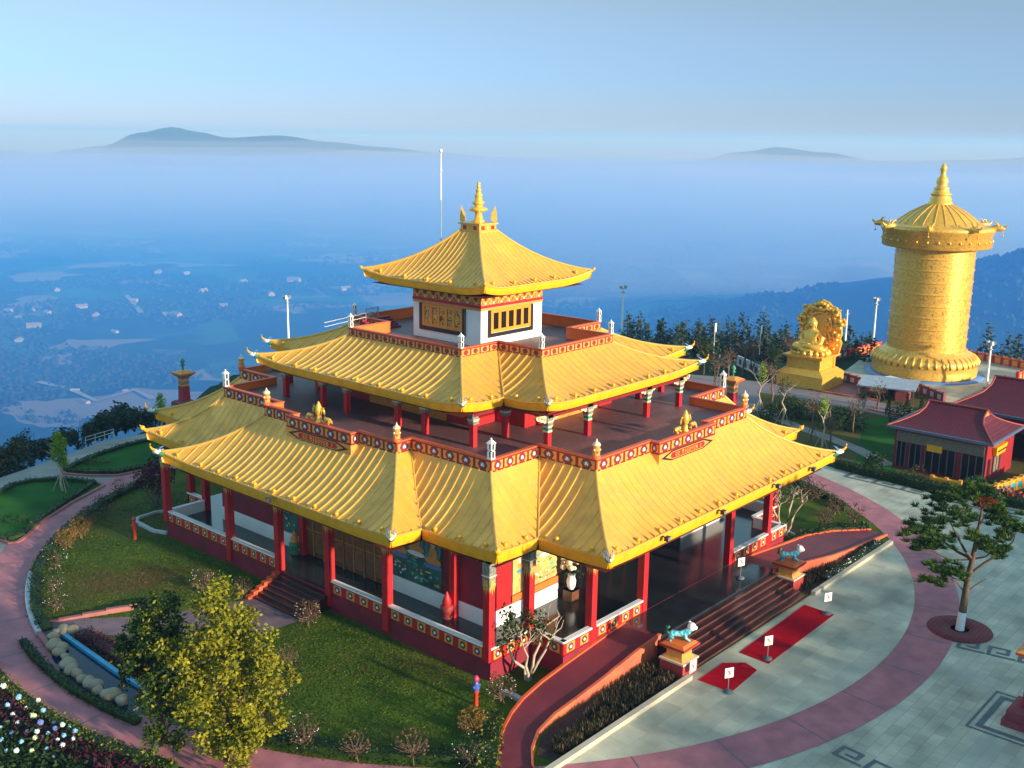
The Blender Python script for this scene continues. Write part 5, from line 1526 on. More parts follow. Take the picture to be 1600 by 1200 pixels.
# ------------------------------------------------------------------ lion pedestals, signs, carpets
def lion(label, x, y):
    t = thing("guardian_statue", label, "statue", (x, y, 0), 0, "turquoise guardian lions beside the front stair")
    LR = -.85
    mb = MB()
    mb.box(-.75, .75, -.75, .75, 0, .85, 0); mb.box(-.8, .8, -.8, .8, .85, .95, 1)
    mb.frustum(0, 0, .95, 1.1, 1.3, 1.0, 2); mb.box(-.5, .5, -.5, .5, 1.1, 1.45, 2); mb.frustum(0, 0, 1.45, 1.65, 1.05, 1.6, 2); mb.box(-.82, .82, -.82, .82, 1.65, 1.77, 0); mb.frustum(0, 0, 1.77, 1.9, 1.5, 1.2, 3)
    p = mb.build("pedestal", [M['maroonst2'], M['cream'], M['opanel'], M['orange']], t)
    mb = MB()
    # body walking towards +x ... head turned to the plaza
    mb.tube([(-.62, 0, 2.26), (-.42, 0, 2.34), (-.05, 0, 2.30), (.25, 0, 2.36), (.44, 0, 2.46), (.54, 0, 2.58)], [.1, .19, .16, .2, .2, .16], 10, 0)
    for (px, s, kx) in ((-.45, -1, -.16), (-.45, 1, .02), (.28, -1, .16), (.28, 1, -.02)):
        mb.tube([(px, .1 * s, 2.28), (px - .08 + kx * .5, .15 * s, 2.12), (px + .0 + kx, .15 * s, 1.98), (px + .1 + kx, .15 * s, 1.93)], [.13, .09, .065, .08], 8, 0)
    mb.build("lion_body", M['turq'], t, None, LR)
    mb = MB(); mb.ball((.62, 0, 2.72), .25, 10, 0); mb.ball((.82, 0, 2.66), .13, 8, 0)
    for s in (-1, 1): mb.ball((.54, .2 * s, 2.9), .08, 6, 0); mb.ball((.83, .1 * s, 2.77), .04, 6, 1)
    mb.tube([(.78, -.1, 2.58), (.9, 0, 2.56), (.78, .1, 2.58)], .03, 5, 2)
    mb.build("lion_head", [M['white'], M['black'], M['red']], t, None, LR)
    mb = MB(); mb.tube([(-.6, 0, 2.3), (-.78, 0, 2.45), (-.74, 0, 2.68), (-.58, 0, 2.74)], [.06, .1, .13, .05], 8); mb.build("tail", M['green'], t, None, LR)
    return t, p
M['maroonst2'] = mat('pedestal_red_stone', (0.34, 0.035, 0.03), .6, 0, .2, 1.5)
M['turq'] = patmat('turquoise_lion', [(0.02, 0.30, 0.38), (0.06, 0.45, 0.52), (0.35, 0.60, 0.60)], 7, .4, 'NOISE', bump=.1)
LIONRZ = -.85
l1, p1_ = lion("turquoise guardian lion on an orange pedestal at the near foot of the front stair", -7.95, -22.95)
l2, p2_ = lion("turquoise guardian lion on an orange pedestal at the far foot of the front stair", 6.95, -21.9)
def notice(mb, x0, x1, y, z0, z1, w=0, rr=1, k=2):
    """white plate facing -y with a barred red ring and a dark mark"""
    mb.box(x0, x1, y, y + .02, z0, z1, w)
    cx, cz, r = (x0 + x1) / 2, (z0 + z1) / 2 + .04 * (z1 - z0), min(x1 - x0, z1 - z0) * .3
    n = 18
    for i in range(n):
        a, b = 2 * PI * i / n, 2 * PI * (i + 1) / n
        mb.quad([(cx + r * math.cos(a), y - .004, cz + r * math.sin(a)), (cx + r * math.cos(b), y - .004, cz + r * math.sin(b)), (cx + r * .78 * math.cos(b), y - .004, cz + r * .78 * math.sin(b)), (cx + r * .78 * math.cos(a), y - .004, cz + r * .78 * math.sin(a))][::-1], rr)
    mb.box(cx - r * .25, cx + r * .2, y - .003, y, cz - r * .55, cz + r * .55, k)
    d = r * .7
    mb.quad([(cx - d - .015, y - .006, cz + d - .015), (cx - d + .015, y - .006, cz + d + .015), (cx + d + .015, y - .006, cz - d + .015), (cx + d - .015, y - .006, cz - d - .015)], rr)
    for q in range(2): mb.box(x0 + .08, x1 - .08, y - .003, y, z0 + .05 + q * .05, z0 + .075 + q * .05, k)
mb = MB(); notice(mb, -.05, .6, -.775, .15, .8); mb.build("notice", [M['white'], M['red'], M['black']], l1)
def stand_(label, x, y, z=0, rz=0):
    t = thing("sign_stand", label, "sign", (x, y, z), rz, "white notice stands")
    mb = MB(); mb.lathe([(.28, 0), (.28, .05), (.12, .1), (.05, .14)], 16); mb.build("base", M['fret'], t)
    mb = MB(); mb.tube([(0, 0, .1), (0, 0, .95)], .022, 8); mb.build("pole", M['metal'], t)
    mb = MB(); notice(mb, -.26, .26, -.03, .85, 1.42); mb.build("sign_plate", [M['white'], M['red'], M['black']], t)
    return t
stand_("white notice stand on the smaller folded carpet", -8.1, -26.2, 0.03, -.5)
stand_("white notice stand at the near corner of the long red carpet", -3.2, -25.9, 0.03, -.5)
stand_("white notice stand at the far corner of the long red carpet", 4.8, -25.7, 0.03, -.5)
stand_("white notice stand on the landing at the top of the front stair", 3.55, -20.2, 1.2, -.4)
def carpet(label, pts, z):
    mb = MB()
    mb.prism(pts, z, z + .02)
    return tag(mb.build("red_carpet", M['carpet']), label, "carpet")
carpet("long plain red carpet laid along the foot of the front stair", [(-3.61, -24.3), (-3.7, -26.25), (5.0, -26.1), (5.1, -24.05)], .014)
c2 = carpet("short red carpet with a folded corner at the near end of the stair", [(-8.05, -24.3), (-8.0, -26.35), (-4.85, -26.15), (-4.5, -25.2), (-5.4, -24.28)], .014)
mb = MB(); mb.quad([(-4.85, -26.15, .06), (-4.5, -25.2, .06), (-5.3, -25.3, .12)]); mb.build("carpet_fold", M['carpet'], c2)
# porch furniture
def vase(label, x, y, z):
    t = thing("flower_vase", label, "vase", (x, y, z))
    mb = MB(); mb.lathe([(.16, 0), (.26, .2), (.3, .55), (.2, .85), (.26, .95), (.22, .95)], 16); mb.build("vase", M['white'], t)
    rnd = random.Random(4); mb = MB()
    for _ in range(34):
        d = Vector((rnd.gauss(0, 1), rnd.gauss(0, 1), rnd.gauss(0, 1))).normalized() * rnd.uniform(.3, .62)
        mb.ball((d.x, d.y, 1.75 + d.z * 1.1), rnd.uniform(.12, .2), 6)
    mb.build("blossoms", M['cream2'], t)
    mb = MB()
    for _ in range(60): leaf(mb, (rnd.gauss(0, .2), rnd.gauss(0, .2), rnd.uniform(.95, 1.4)), .3, rnd)
    mb.build("leaves", M['hedge'], t)
M['cream2'] = mat('ivory_blossom', (0.75, 0.62, 0.42), .8, 0, .12, 4)
vase("white vase of ivory blossoms on the front porch beside the mural", -6.6, -14.2, 1.9)
mb = MB(); mb.cbox(0, 0, 0, .7, .7, .7, 0); mb.frustum(0, 0, .7, .7, .8, .8, 0)
tag(mb.build("vase_plinth", M['wood'], None, (-6.6, -14.2, 1.2)), "dark wooden plinth carrying the white vase of blossoms on the porch", "plinth")
def potted(label, x, y, z, red=False):
    t = thing("porch_urn", label, "urn", (x, y, z))
    mb = MB(); mb.lathe([(.3, 0), (.34, .1), (.2, .2), (.38, .5), (.4, .75), (.3, .85)], 14); mb.build("urn", M['maroonst2'] if red else M['green'], t)
    mb = MB(); mb.lathe([(.25, .85), (.28, 1.1), (.12, 1.5), (.02, 1.7)], 10); mb.build("urn_top", M['opanel'] if not red else M['red'], t)
potted("red urn standing against the white dado near the inner porch column", -13.7, -10.5, 1.2, True)
potted("green urn beside the carved doors on the left porch", -13.6, 4.1, 1.2)
def hydrant(label, x, y, cols):
    t = thing("fire_hydrant", label, "hydrant", (x, y, 0))
    mb = MB(); mb.lathe([(.12, 0), (.11, .7), (.16, .74), (.15, .9)], 12); mb.build("barrel", cols[0], t)
    mb = MB(); mb.lathe([(.17, .9), (.2, 1.05), (.14, 1.2), (.16, 1.25), (.05, 1.4)], 12); mb.tube([(-.26, 0, 1.1), (.26, 0, 1.1)], .08, 8); mb.build("head", cols[1], t)
    mb = MB(); mb.lathe([(.13, 1.4), (.17, 1.5), (.12, 1.65), (.03, 1.72)], 10); mb.build("cap", cols[2], t)
hp = mat('hydrant_pink', (.5, .03, .10), .4); hb_ = mat('hydrant_blue', (.05, .10, .35), .4); hr = mat('hydrant_red', (.6, .05, .02), .4)
hydrant("pink and blue hydrant at the near corner of the temple plinth", -18.3, -17.2, (hr, hb_, hp))
hydrant("small red hydrant on the white-edged bed at the temple's far left corner", -18.0, 17.2, (hr, hr, hr))
# ------------------------------------------------------------------ street lights
def pole(label, x, y, h, arms=True, grp="tall floodlight poles"):
    t = thing("light_pole", label, "light pole", (x, y, 0), 0, grp)
    mb = MB(); mb.tube([(0, 0, 0), (0, 0, h * .5), (0, 0, h)], [.17, .14, .10], 8); mb.build("pole", M['white'], t)
    if arms:
        mb = MB(); mb.lathe([(.28, h - .65), (.32, h - .62), (.32, h - .55), (.28, h - .52)], 10, 0); mb.lathe([(.38, h - .1), (.42, h - .06), (.42, h + .02), (.38, h + .05)], 10, 0); mb.build("lamp_ring", M['metal'], t)
        for k in range(5):
            a = 2 * PI * k / 5
            mb = MB(); mb.box(-.16, .16, -.1, .12, -.2, .2); o = mb.build("lamp_head", M['white'] if k % 2 else M['metal'], t, (.42 * math.cos(a), .42 * math.sin(a), h + .15), a)
    else:
        mb = MB(); mb.box(-.8, .8, -.05, .05, h - .7, h - .6); mb.build("crossarm", M['metal'], t)
pole("floodlight pole rising behind the temple's left terrace", 35.4, 69.4, 6.6)
pole("floodlight pole behind the right end of the upper terrace", 77.4, 42.4, 6.8)
pole("floodlight pole at the back fence between the buddha and the prayer wheel", 92.6, 9.3, 7.0)
pole("floodlight pole in front of the prayer wheel plaza on the right", 77, -11.6, 5.6)
pole("slim power pole with a crossarm behind the golden buddha", 96, 15, 4.6, False, None)
# ------------------------------------------------------------------ plaza fences
def fence(label, a, b, mats, h=1.0, name="balustrade", pitch=1.3):
    a = Vector(a); b = Vector(b); L = (b - a).length; rz = math.atan2(b.y - a.y, b.x - a.x)
    t = thing(name, label, "fence", (a.x, a.y, 0), rz)
    mb = MB(); mb.box(0, L, -.12, .12, 0, h); mb.box(-.05, L + .05, -.18, .18, h, h + .1)
    mb.build("wall", mats[0], t)
    N = max(1, round(L / pitch))
    for k in range(N):
        mb = MB(); mb.box(-.32, .32, -.15, .15, .25, h - .2); mb.build("panel", mats[1], t, (L * (k + .5) / N, 0, 0))
    for k in range(N + 1):
        mb = MB(); mb.cbox(0, 0, 0, h + .22, .3, .34); mb.build("post", mats[2], t, (L * k / N, 0, 0))
FM = [M['cope'], M['opanel'], M['red']]
FD = [M['maroonst'], M['gkerb'], M['maroonst']]
fence("orange balustrade on the back left edge of the prayer wheel plaza", (84, 9.2), (93, 8.4), FM)
fence("low red balustrade behind the golden buddha's plaza corner", (76.5, 10), (84, 9.3), FD)
fence("orange-brown balustrade along the far right edge of the prayer wheel plaza", (95.5, -3.2), (92.5, -14), [M['ramp'], M['opanel'], M['maroonst']])
fence("dark balustrade with white panels in front of the wheel plaza, left part", (70, 4.5), (67.1, -1.7), FD)
fence("dark balustrade with white panels below the prayer wheel base", (71.0, -4.5), (66.9, -10.2), FD)
fence("short lit orange balustrade beside the shed below the prayer wheel", (64.8, -5.5), (71, -4.5), FM)
fence("orange balustrade stepping up behind the maroon roofs", (70.9, -13.5), (80.5, -12.6), FM, 1.2)
fence("orange balustrade at the right edge beside the wheel plaza", (84, -13), (90, -13.5), FM, 1.2)
fence("yellow fence hung with coloured panels in front of the red hall's gable", (35.2, -25.6), (44, -27.5), [M['fascia'], M['teal'], M['opanel']], 1.0, "garden_fence", 1.0)
fence("short yellow fence in front of the glazed hall", (34.9, -20.9), (35.1, -23.2), [M['fascia'], M['cope'], M['opanel']], .9, "garden_fence", 1.0)
rl = thing("low_railing", "low thin white railing along the brow beside the pale road", "railing", (-8.5, 42.6, 0), math.atan2(.8, 3.3))
for k in range(4):
    mb = MB(); mb.tube([(0, 0, -.2), (0, 0, .8)], .035, 6); mb.build("post", M['gkerb'], rl, (k * 1.13, 0, 0))
for z in (.45, .78):
    mb = MB(); mb.tube([(0, 0, z), (3.4, 0, z)], .03, 6); mb.build("rail", M['gkerb'], rl)
# gate kiosk and shed below the wheel
k_ = thing("gate_kiosk", "small orange kiosk with pale panels beside the dark balustrade", "kiosk", (66.4, -2.6, 0))
mb = MB(); mb.box(-.9, .9, -.9, .9, 0, 1.5); mb.build("wall", M['ramp'], k_)
mb = MB(); mb.frustum(0, 0, 1.5, 1.9, 2.4, 1.4); mb.build("roof", M['cope'], k_)
mb = MB(); mb.box(-.95, -.9, -.5, .5, .3, 1.3); mb.build("window", M['white'], k_)
k_ = thing("open_shed", "open shed with a pale blue-grey sheet roof below the prayer wheel", "shed", (64.6, -4.6, 0), .25)
mb = MB(); mb.quad([(-2.2, -3.2, 1.6), (2.2, -3.2, 2.0), (2.2, 3.2, 2.0), (-2.2, 3.2, 1.6)]); mb.quad([(-2.2, -3.2, 1.5), (-2.2, 3.2, 1.5), (2.2, 3.2, 1.9), (2.2, -3.2, 1.9)]); mb.build("roof", mat('sheet_roof', (.30, .36, .44), .5), k_)
for (x, y) in ((-2, -3), (-2, 3), (2, -3), (2, 3)):
    mb = MB(); mb.cbox(x, y, 0, 1.7, .14, .14); mb.build("post", M['bark'], k_)
mb = MB(); mb.box(-1.2, 1.2, -2.4, -1.0, 0, 1.2); mb.build("back_wall", M['maroonst'], k_)
def van(label, x, y, rz):
    t = thing("parked_van", label, "van", (x, y, 0), rz)
    mb = MB(); pts = [(-1.7, .35), (1.7, .35), (1.75, .8), (1.3, 1.0), (1.0, 1.55), (-1.6, 1.6), (-1.7, 1.4)]
    a = [(x_, -.7, z_) for x_, z_ in pts]; b = [(x_, .7, z_) for x_, z_ in pts]
    mb.quad(a); mb.quad(b[::-1])
    for k in range(len(pts)): j = (k + 1) % len(pts); mb.quad([a[k], b[k], b[j], a[j]])
    mb.build("body", M['white'], t)
    mb = MB()
    for s in (-1, 1): mb.box(-1.4, .9, s * .705 - .005, s * .705 + .005, 1.0, 1.45)
    mb.quad([(1.33, -.6, 1.02), (1.33, .6, 1.02), (1.05, .6, 1.5), (1.05, -.6, 1.5)]); mb.build("windows", M['glass'], t)
    for (x_, y_) in ((-1.1, -.7), (-1.1, .7), (1.1, -.7), (1.1, .7)):
        mb = MB(); mb.tube([(x_, y_ - .1, .33), (x_, y_ + .1, .33)], .33, 12); mb.build("wheel", M['black'], t)
van("white van parked by the shed below the prayer wheel", 68.6, -3.4, 1.2)
# ------------------------------------------------------------------ plaza pine
rnd = random.Random(21)
pt = thing("pine_tree", "plaza pine with flat tufted crown and whitewashed trunk foot in a dark red ring", "tree", (8.3, -32.7, 0))
RTV = Vector((math.cos(YAW), math.sin(YAW), 0))   # the pine spreads sideways along this line
FWV = Vector((-math.sin(YAW), math.cos(YAW), 0))
def pp(u, z, v=0.0):
    q = RTV * u + FWV * v; return Vector((q.x, q.y, z))
tr = MB(); cr = MB()
trunk = [pp(0, 0), pp(.05, 1.2), pp(.10, 2.4), pp(.16, 3.6), pp(.28, 4.6), pp(.36, 5.6), pp(.45, 6.8), pp(.5, 7.9)]
tr.tube(trunk[:2], [.27, .24], 10, 1); tr.tube(trunk[1:], [.24, .21, .19, .16, .13, .10, .05], 10, 0)
def pbranch(a, pts, r, tufts):
    path = [a] + pts
    tr.tube(path, [LP(r, .025, k / (len(path) - 1)) for k in range(len(path))], 6, 0)
    for (c, s, mi) in tufts:
        for k in range(int(17 * s) + 4):
            d = Vector((rnd.gauss(0, .55), rnd.gauss(0, .55), rnd.gauss(0, .24))) * s
            tc = c + d
            for _ in range(62):
                e = Vector((rnd.gauss(0, 1), rnd.gauss(0, 1), abs(rnd.gauss(0, .8)) + .15)).normalized()
                q = e.cross(Vector((rnd.gauss(0, 1), rnd.gauss(0, 1), rnd.gauss(0, 1)))).normalized() * .03
                L = rnd.uniform(.22, .42); n = len(cr.v)
                cr.v += [tuple(tc - q), tuple(tc + q), tuple(tc + e * L + q * .3), tuple(tc + e * L - q * .3)]; cr.face((n, n + 1, n + 2, n + 3), mi)
pbranch(trunk[4], [pp(-.6, 5.0, .2), pp(-1.6, 5.7, .3), pp(-2.6, 6.1, .1), pp(-3.6, 6.2)], .10, [(pp(-3.4, 6.2), .95, 0), (pp(-2.5, 6.3, .3), 1.0, 0), (pp(-1.7, 5.9), .9, 0), (pp(-2.9, 5.7, -.4), .6, 0)])
pbranch(trunk[4], [pp(-.3, 5.2, -.2), pp(-.9, 6.1, -.4), pp(-1.4, 7.0, -.3), pp(-1.9, 7.5, -.2)], .10, [(pp(-1.6, 7.5), 1.0, 0), (pp(-1.9, 8.2, .2), .75, 0), (pp(-.9, 7.2, -.4), .8, 0), (pp(-2.0, 6.9, .2), .7, 0)])
pbranch(trunk[5], [pp(-.1, 6.6, .2), pp(-.4, 7.6, .3), pp(-.7, 8.3, .2)], .08, [(pp(-.5, 8.5), .9, 0), (pp(.05, 9.0, .2), .7, 0), (pp(-1.0, 8.6, .2), .6, 0)])
pbranch(trunk[6], [pp(.9, 7.4, .2), pp(1.3, 8.0, .1)], .06, [(pp(.45, 8.2), .6, 1), (pp(1.1, 8.0, .1), .6, 0), (pp(.7, 8.9), .55, 0), (pp(1.5, 7.5), .45, 0)])
pbranch(trunk[3], [pp(1.0, 4.5, -.2), pp(1.9, 5.0, -.1), pp(2.6, 5.8, 0), pp(2.7, 6.4)], .10, [(pp(2.5, 6.9), .85, 0), (pp(1.7, 7.1, .2), .8, 0), (pp(3.1, 6.6), .55, 0), (pp(2.1, 6.3), .5, 0)])
pbranch(trunk[4], [pp(.9, 4.9, -.3), pp(1.3, 5.3, -.4)], .07, [(pp(1.2, 5.5, -.4), .85, 0), (pp(.6, 5.7, -.5), .75, 0), (pp(1.6, 5.0, -.3), .5, 0), (pp(.1, 6.1, -.4), .6, 0)])
pbranch(trunk[3], [pp(-.5, 3.3, -.2), pp(-1.2, 3.7, -.4), pp(-2.0, 4.0, -.5)], .08, [(pp(-1.3, 4.0, -.4), .75, 0), (pp(-2.1, 4.2, -.5), .7, 0), (pp(-.6, 3.7, -.3), .5, 0), (pp(-2.3, 3.3, -.4), .45, 0), (pp(-1.5, 3.1, -.3), .5, 0)])
pbranch(trunk[4], [pp(-.9, 4.4, .3), pp(-2.0, 4.9, .5), pp(-3.0, 5.0, .6)], .06, [(pp(-2.9, 5.1, .6), .5, 0), (pp(-2.2, 5.2, .5), .5, 0)])
pbranch(trunk[2], [pp(.5, 2.9, -.1), pp(1.2, 3.4, -.1)], .05, [])
pbranch(trunk[2], [pp(-.5, 3.1, .1), pp(-.9, 3.3, 0)], .05, [])
pbranch(trunk[3], [pp(.6, 3.8, .1)], .06, [])
tr.build("trunk", [M['bark'], M['white']], pt); cr.build("crown", [M['pineleaf'], M['rust']], pt)
rg_ = MB()
rg_.lathe([(.55, .03), (.55, .10), (1.85, .10), (1.9, .03)], 40)
tag(rg_.build("tree_grate", tilemat('red_tree_ring', (0.22, 0.012, 0.022), (0.4, 0.4, 0.4), 0.25, 0.25, 0.7, 0.2, 0.3, 0.04), None, (8.3, -32.7, 0)), "dark red circular tree surround set in the plaza at the pine's foot", "tree surround")
# ------------------------------------------------------------------ small trees
def small_tree(name, label, loc, h, stems, crown, seed, mats, barkm, n=500, ls=.22, grp=None, shell=.25, lean=0.25, stake=False):
    rnd = random.Random(seed)
    t = thing(name, label, "tree", (*loc, 0), 0, grp)
    tr = MB(); cr = MB()
    for k in range(stems):
        a = 2 * PI * k / max(1, stems) + rnd.random()
        f = (0, 0, 0) if stems == 1 else (.12 * math.cos(a), .12 * math.sin(a), 0)
        e = (lean * h * math.cos(a) * (0 if stems == 1 else 1), lean * h * math.sin(a) * (0 if stems == 1 else 1), h * .55)
        r = .05 + .012 * h
        pth = limb(tr, f, e, r, r * .55, rnd, 4, .08, 6)
        for q in range(3):
            b = rnd.uniform(0, 2 * PI); l = h * rnd.uniform(.2, .4)
            p2 = (e[0] + l * .6 * math.cos(b), e[1] + l * .6 * math.sin(b), e[2] + l * .7)
            limb(tr, e, p2, r * .5, .015, rnd, 3, .2, 5)
            limb(tr, Vector(e).lerp(Vector(p2), .5), (p2[0] + rnd.gauss(0, l * .35), p2[1] + rnd.gauss(0, l * .35), p2[2] + rnd.uniform(0, l * .3)), r * .25, .01, rnd, 3, .2, 4)
    for (x, y, z, r) in crown:
        clump(cr, (x, y, z), r, int(n * r * r), ls, rnd, 0, shell, 1.1, 1 if len(mats) > 1 else None, .35)
    if stake:
        for k in range(3):
            a = 2 * PI * k / 3 + .4
            tr.tube([(h * .16 * math.cos(a), h * .16 * math.sin(a), 0), (.05 * math.cos(a), .05 * math.sin(a), h * .32)], .03, 5)
    tr.build("trunk", barkm, t); cr.build("crown", mats, t)
    return t
TL, HL = [M['twigleaf'], M['hedge']], [M['hedge'], M['lfd']]
small_tree("frangipani_tree", "pale-trunked small tree with forked bare stems at the temple's near corner", (-14.37, -17.42), 4.4, 4,
   [(-.5, .6, 3.1, .8), (.2, -.6, 3.4, .7), (-.9, .9, 2.3, .55), (.4, .1, 2.6, .6), (-.2, 1.4, 3.5, .5), (.6, -.9, 2.4, .4), (0, 0, 3.8, .5), (-1.1, .5, 3.5, .4)], 31, [M['lfd'], M['hedge']], M['palebark'], 210, .26)
small_tree("frangipani_tree", "nearly leafless pale-branched small tree beside the far end of the front rail", (15.48, -17.18), 4.6, 4,
   [(0, .5, 3.2, .9), (.6, -.5, 3.4, .8), (-.6, .9, 2.6, .7), (.3, .3, 4.0, .6)], 32, [M['twigleaf'], M['hedge']], M['palebark'], 90, .2)
small_tree("maroon_tree", "dark maroon-leaved small tree at the temple's far left corner", (-13.11, 22.44), 4.2, 3, [(0, 0, 2.6, 1.0), (-.8, .6, 2.3, .8), (.6, .6, 3.2, .8), (-.3, -.6, 2.0, .7), (.3, 1.2, 2.6, .8), (.9, -.5, 2.6, .7)], 33, [M['maroonleaf']], M['brownbark'], 330, .26)
small_tree("young_tree", "slender staked young tree with lime top on the lower grass bed by the pale road", (-16.38, 31.36), 4.9, 1, [(0, 0, 4.4, .45), (.1, .1, 3.8, .6), (-.1, 0, 3.1, .6), (.15, -.1, 2.5, .5), (0, .1, 4.8, .3)], 34, [M['lime']], M['palebark'], 700, .26, None, .2, 0, True)
small_tree("young_tree", "bright green narrow young tree showing above the temple's far left roof tip", (-2.76, 38.74), 4.6, 1, [(0, 0, 3.9, .5), (0, 0, 3.2, .62), (.1, .1, 2.5, .6), (0, 0, 4.4, .35)], 35, [M['lime']], M['palebark'], 800, .2, None, .2, 0)
# right hand garden: bare and staked trees
gt = [((1187, 652), 6.0, 'lime', "lime-topped staked tree nearest the temple's right terrace", 1), ((1203, 640), 6.4, 'brown', "tall bare brown tree beside the garden path's upper end", 0),
      ((1223, 664), 5.6, 'green', "thin staked tree with sparse leaves between the lime one and the dark bushes", 1), ((1283, 706), 5.6, 'lime', "lime-topped staked tree halfway down the garden path", 1),
      ((1268, 693), 5.6, 'brown', "brown leafless staked tree just left of the lime one on the garden path", 1), ((1297, 700), 3.6, 'brown', "low brown thicket tree by the garden path below the dark bushes", 0),
      ((1334, 676), 4.0, 'brown', "brown bare tree with a thick trunk at the edge of the green lawn", 0), ((1347, 655), 3.6, 'green', "greyish green tree at the top corner of the green lawn", 0),
      ((1372, 640), 3.2, 'brown', "brown round-headed tree beside the pale-roofed shed", 0)]

GT = [((46.16, 1.81), 0), ((50.00, 2.66), 1), ((45.00, -1.52), 2), ((38.50, -8.97), 3), ((40.55, -6.96), 4), ((40.34, -9.00), 5), ((47.35, -8.24), 6), ((53.19, -6.54), 7), ((58.51, -6.04), 8)]
for loc, k in GT:
    _, h, kind, lab, stk = gt[k]
    ms = {'lime': [M['lime'], M['lf']], 'brown': [M['twigleaf']], 'green': [M['hedge'], M['twigleaf']]}[kind]
    if kind == 'lime': crown = [(0, 0, h * .85, .6), (.2, .1, h * .72, .55), (-.2, -.1, h * .93, .4)]
    elif kind == 'green': crown = [(0, 0, h * .8, .7), (.3, .2, h * .6, .6), (-.3, .2, h * .7, .5)]
    else: crown = [(0, 0, h * .75, 1.0), (.4, .4, h * .6, .8), (-.5, -.3, h * .65, .8)]
    small_tree("garden_tree", lab, loc, h, 1 if stk else 2, crown, 50 + k, ms, M['brownbark'] if kind == 'brown' else M['palebark'], 260 if kind != 'brown' else 90, .2, None, .2, .12, bool(stk))
for k, (loc, lab) in enumerate([((53.27, 11.52), "bare brown tree behind the tip of the middle roof"), ((57.95, 12.55), "second bare brown tree right of the middle roof tip"), ((63.71, 13.91), "bare tree left of the pale forecourt wall"),
        ((64.98, 13.16), "forked bare pale tree in front of the dark conifers"), ((61.84, 8.61), "dark round-headed tree left of the golden buddha"), ((60.58, 17.59), "olive round bush tree behind the middle roof tip"), ((70.75, 11.19), "bare tree close beside the buddha's throne")]):
    dark = k in (4, 5)
    small_tree("garden_tree", lab, loc, 5.2, 2, [(0, 0, 3.8, 1.1), (.5, .4, 3.2, .9), (-.5, -.4, 3.0, .9)], 70 + k, HL if dark else [M['twigleaf']], M['brownbark'], 330 if dark else 80, .24, None, .2, .12)
# dark clipped bush masses above the garden path
def bush(label, loc, clumps, mats, seed, n=420, ls=.26, name="dark_bush", grp=None, cat="bush"):
    rnd = random.Random(seed); mb = MB()
    for (x, y, z, r) in clumps: clump(mb, (x, y, z), r, int(n * r * r), ls, rnd, 0, .45, .9, 1 if len(mats) > 1 else None, .3)
    return tag(mb.build(name, mats, None, (*loc, 0)), label, cat, grp)
bush("broad dark green bush mass above the garden path, left of the two", (48.28, -1.52), [(-1.6, 1.4, .9, 1.3), (-.5, .5, 1.0, 1.4), (.6, -.6, 1.0, 1.4), (1.6, -1.6, .8, 1.3), (0, .9, 1.6, 1.0), (-2.4, 2.3, .7, 1.0)], HL, 81, 260)
bush("dark green bush mass above the garden path beside the green lawn", (47.28, -6.76), [(-.8, .8, 1.0, 1.2), (.3, -.3, 1.1, 1.3), (1.2, -1.2, .9, 1.2), (0, .4, 1.7, .9)], HL, 82, 260)
# hedge along the plaza edge in front of the glazed hall
def hedge(label, path, w_, h, mats, seed, dens=70, ls=.17, name="hedge", z0=0.0):
    rnd = random.Random(seed); mb = MB()
    core = MB()
    for a, b in zip(path, path[1:]):
        a = Vector(a); b = Vector(b); L = (b - a).length; e = (b - a) / max(L, 1e-6); o = Vector((-e.y, e.x))
        q = [a - o * w_ * .36, b - o * w_ * .36, b + o * w_ * .36, a + o * w_ * .36]
        mb.prism([(v.x, v.y) for v in q], z0, z0 + h * .82, len(mats) - 1)
        for _ in range(int(L * dens)):
            u = rnd.uniform(0, L); v = rnd.uniform(-w_ / 2, w_ / 2)
            z = h * (rnd.uniform(.75, 1.1) if rnd.random() < .6 else rnd.uniform(.1, 1))
            if z < h * .75: v = math.copysign(w_ / 2 * rnd.uniform(.75, 1.08), v)
            p = a + e * u + o * v
            leaf(mb, (p.x, p.y, z0 + z), ls * rnd.uniform(.7, 1.3), rnd, 0 if rnd.random() < .75 else 1 % len(mats))
    return tag(mb.build(name, mats), label, "hedge")
HM = [M['hedge'], M['lfd'], M['hedge']]
hedge("dark mixed hedge along the far edge of the plaza in front of the red hall", [(34.7, -12.4), (34.4, -16), (34.1, -22), (34.8, -28.6)], 1.2, .8, HM, 90, 110, .22)
bush("dark blue-green rounded shrub at the left end of the plaza hedge", (36.2, -15.2), [(0, 0, .9, .9), (.3, .5, .6, .7), (0, -.5, 1.3, .5)], HL, 91, 300)
bush("red flowering bush behind the plaza hedge near the yellow fence", (35.4, -27.0), [(0, 0, .8, .75), (.2, -.6, .6, .6), (-.1, .5, .9, .45)], [mat('red_blossom', (.5, .05, .04), .8), M['hedge']], 92, 300)
bush("dark shrub below the gable wall of the red hall", (36.4, -24.6), [(0, 0, .7, .8), (.3, -.8, .6, .7), (0, .8, .6, .7)], HL, 93, 300)
bush("bare twiggy grey shrub in front of the glazed doors", (36.0, -19.2), [(0, 0, .8, .8), (0, .7, .5, .6)], [M['twigleaf'], M['hedge']], 94, 160)
for k, (loc, lab) in enumerate([((56.54, -8.03), "small cypress nearest the shed on the right lawn"), ((59.37, -8.94), "middle small cypress between the shed and the maroon roof"), ((59.06, -10.62), "small cypress just left of the maroon roof's ridge")]):
    rr = random.Random(100 + k); mb = MB()
    for q in range(9): clump(mb, (0, 0, .3 + q * .22), .42 * (1 - q / 9.5), 60, .16, rr, 0, .4)
    tag(mb.build("cypress", [M['hedge']], None, (*loc, 0)), lab, "tree")
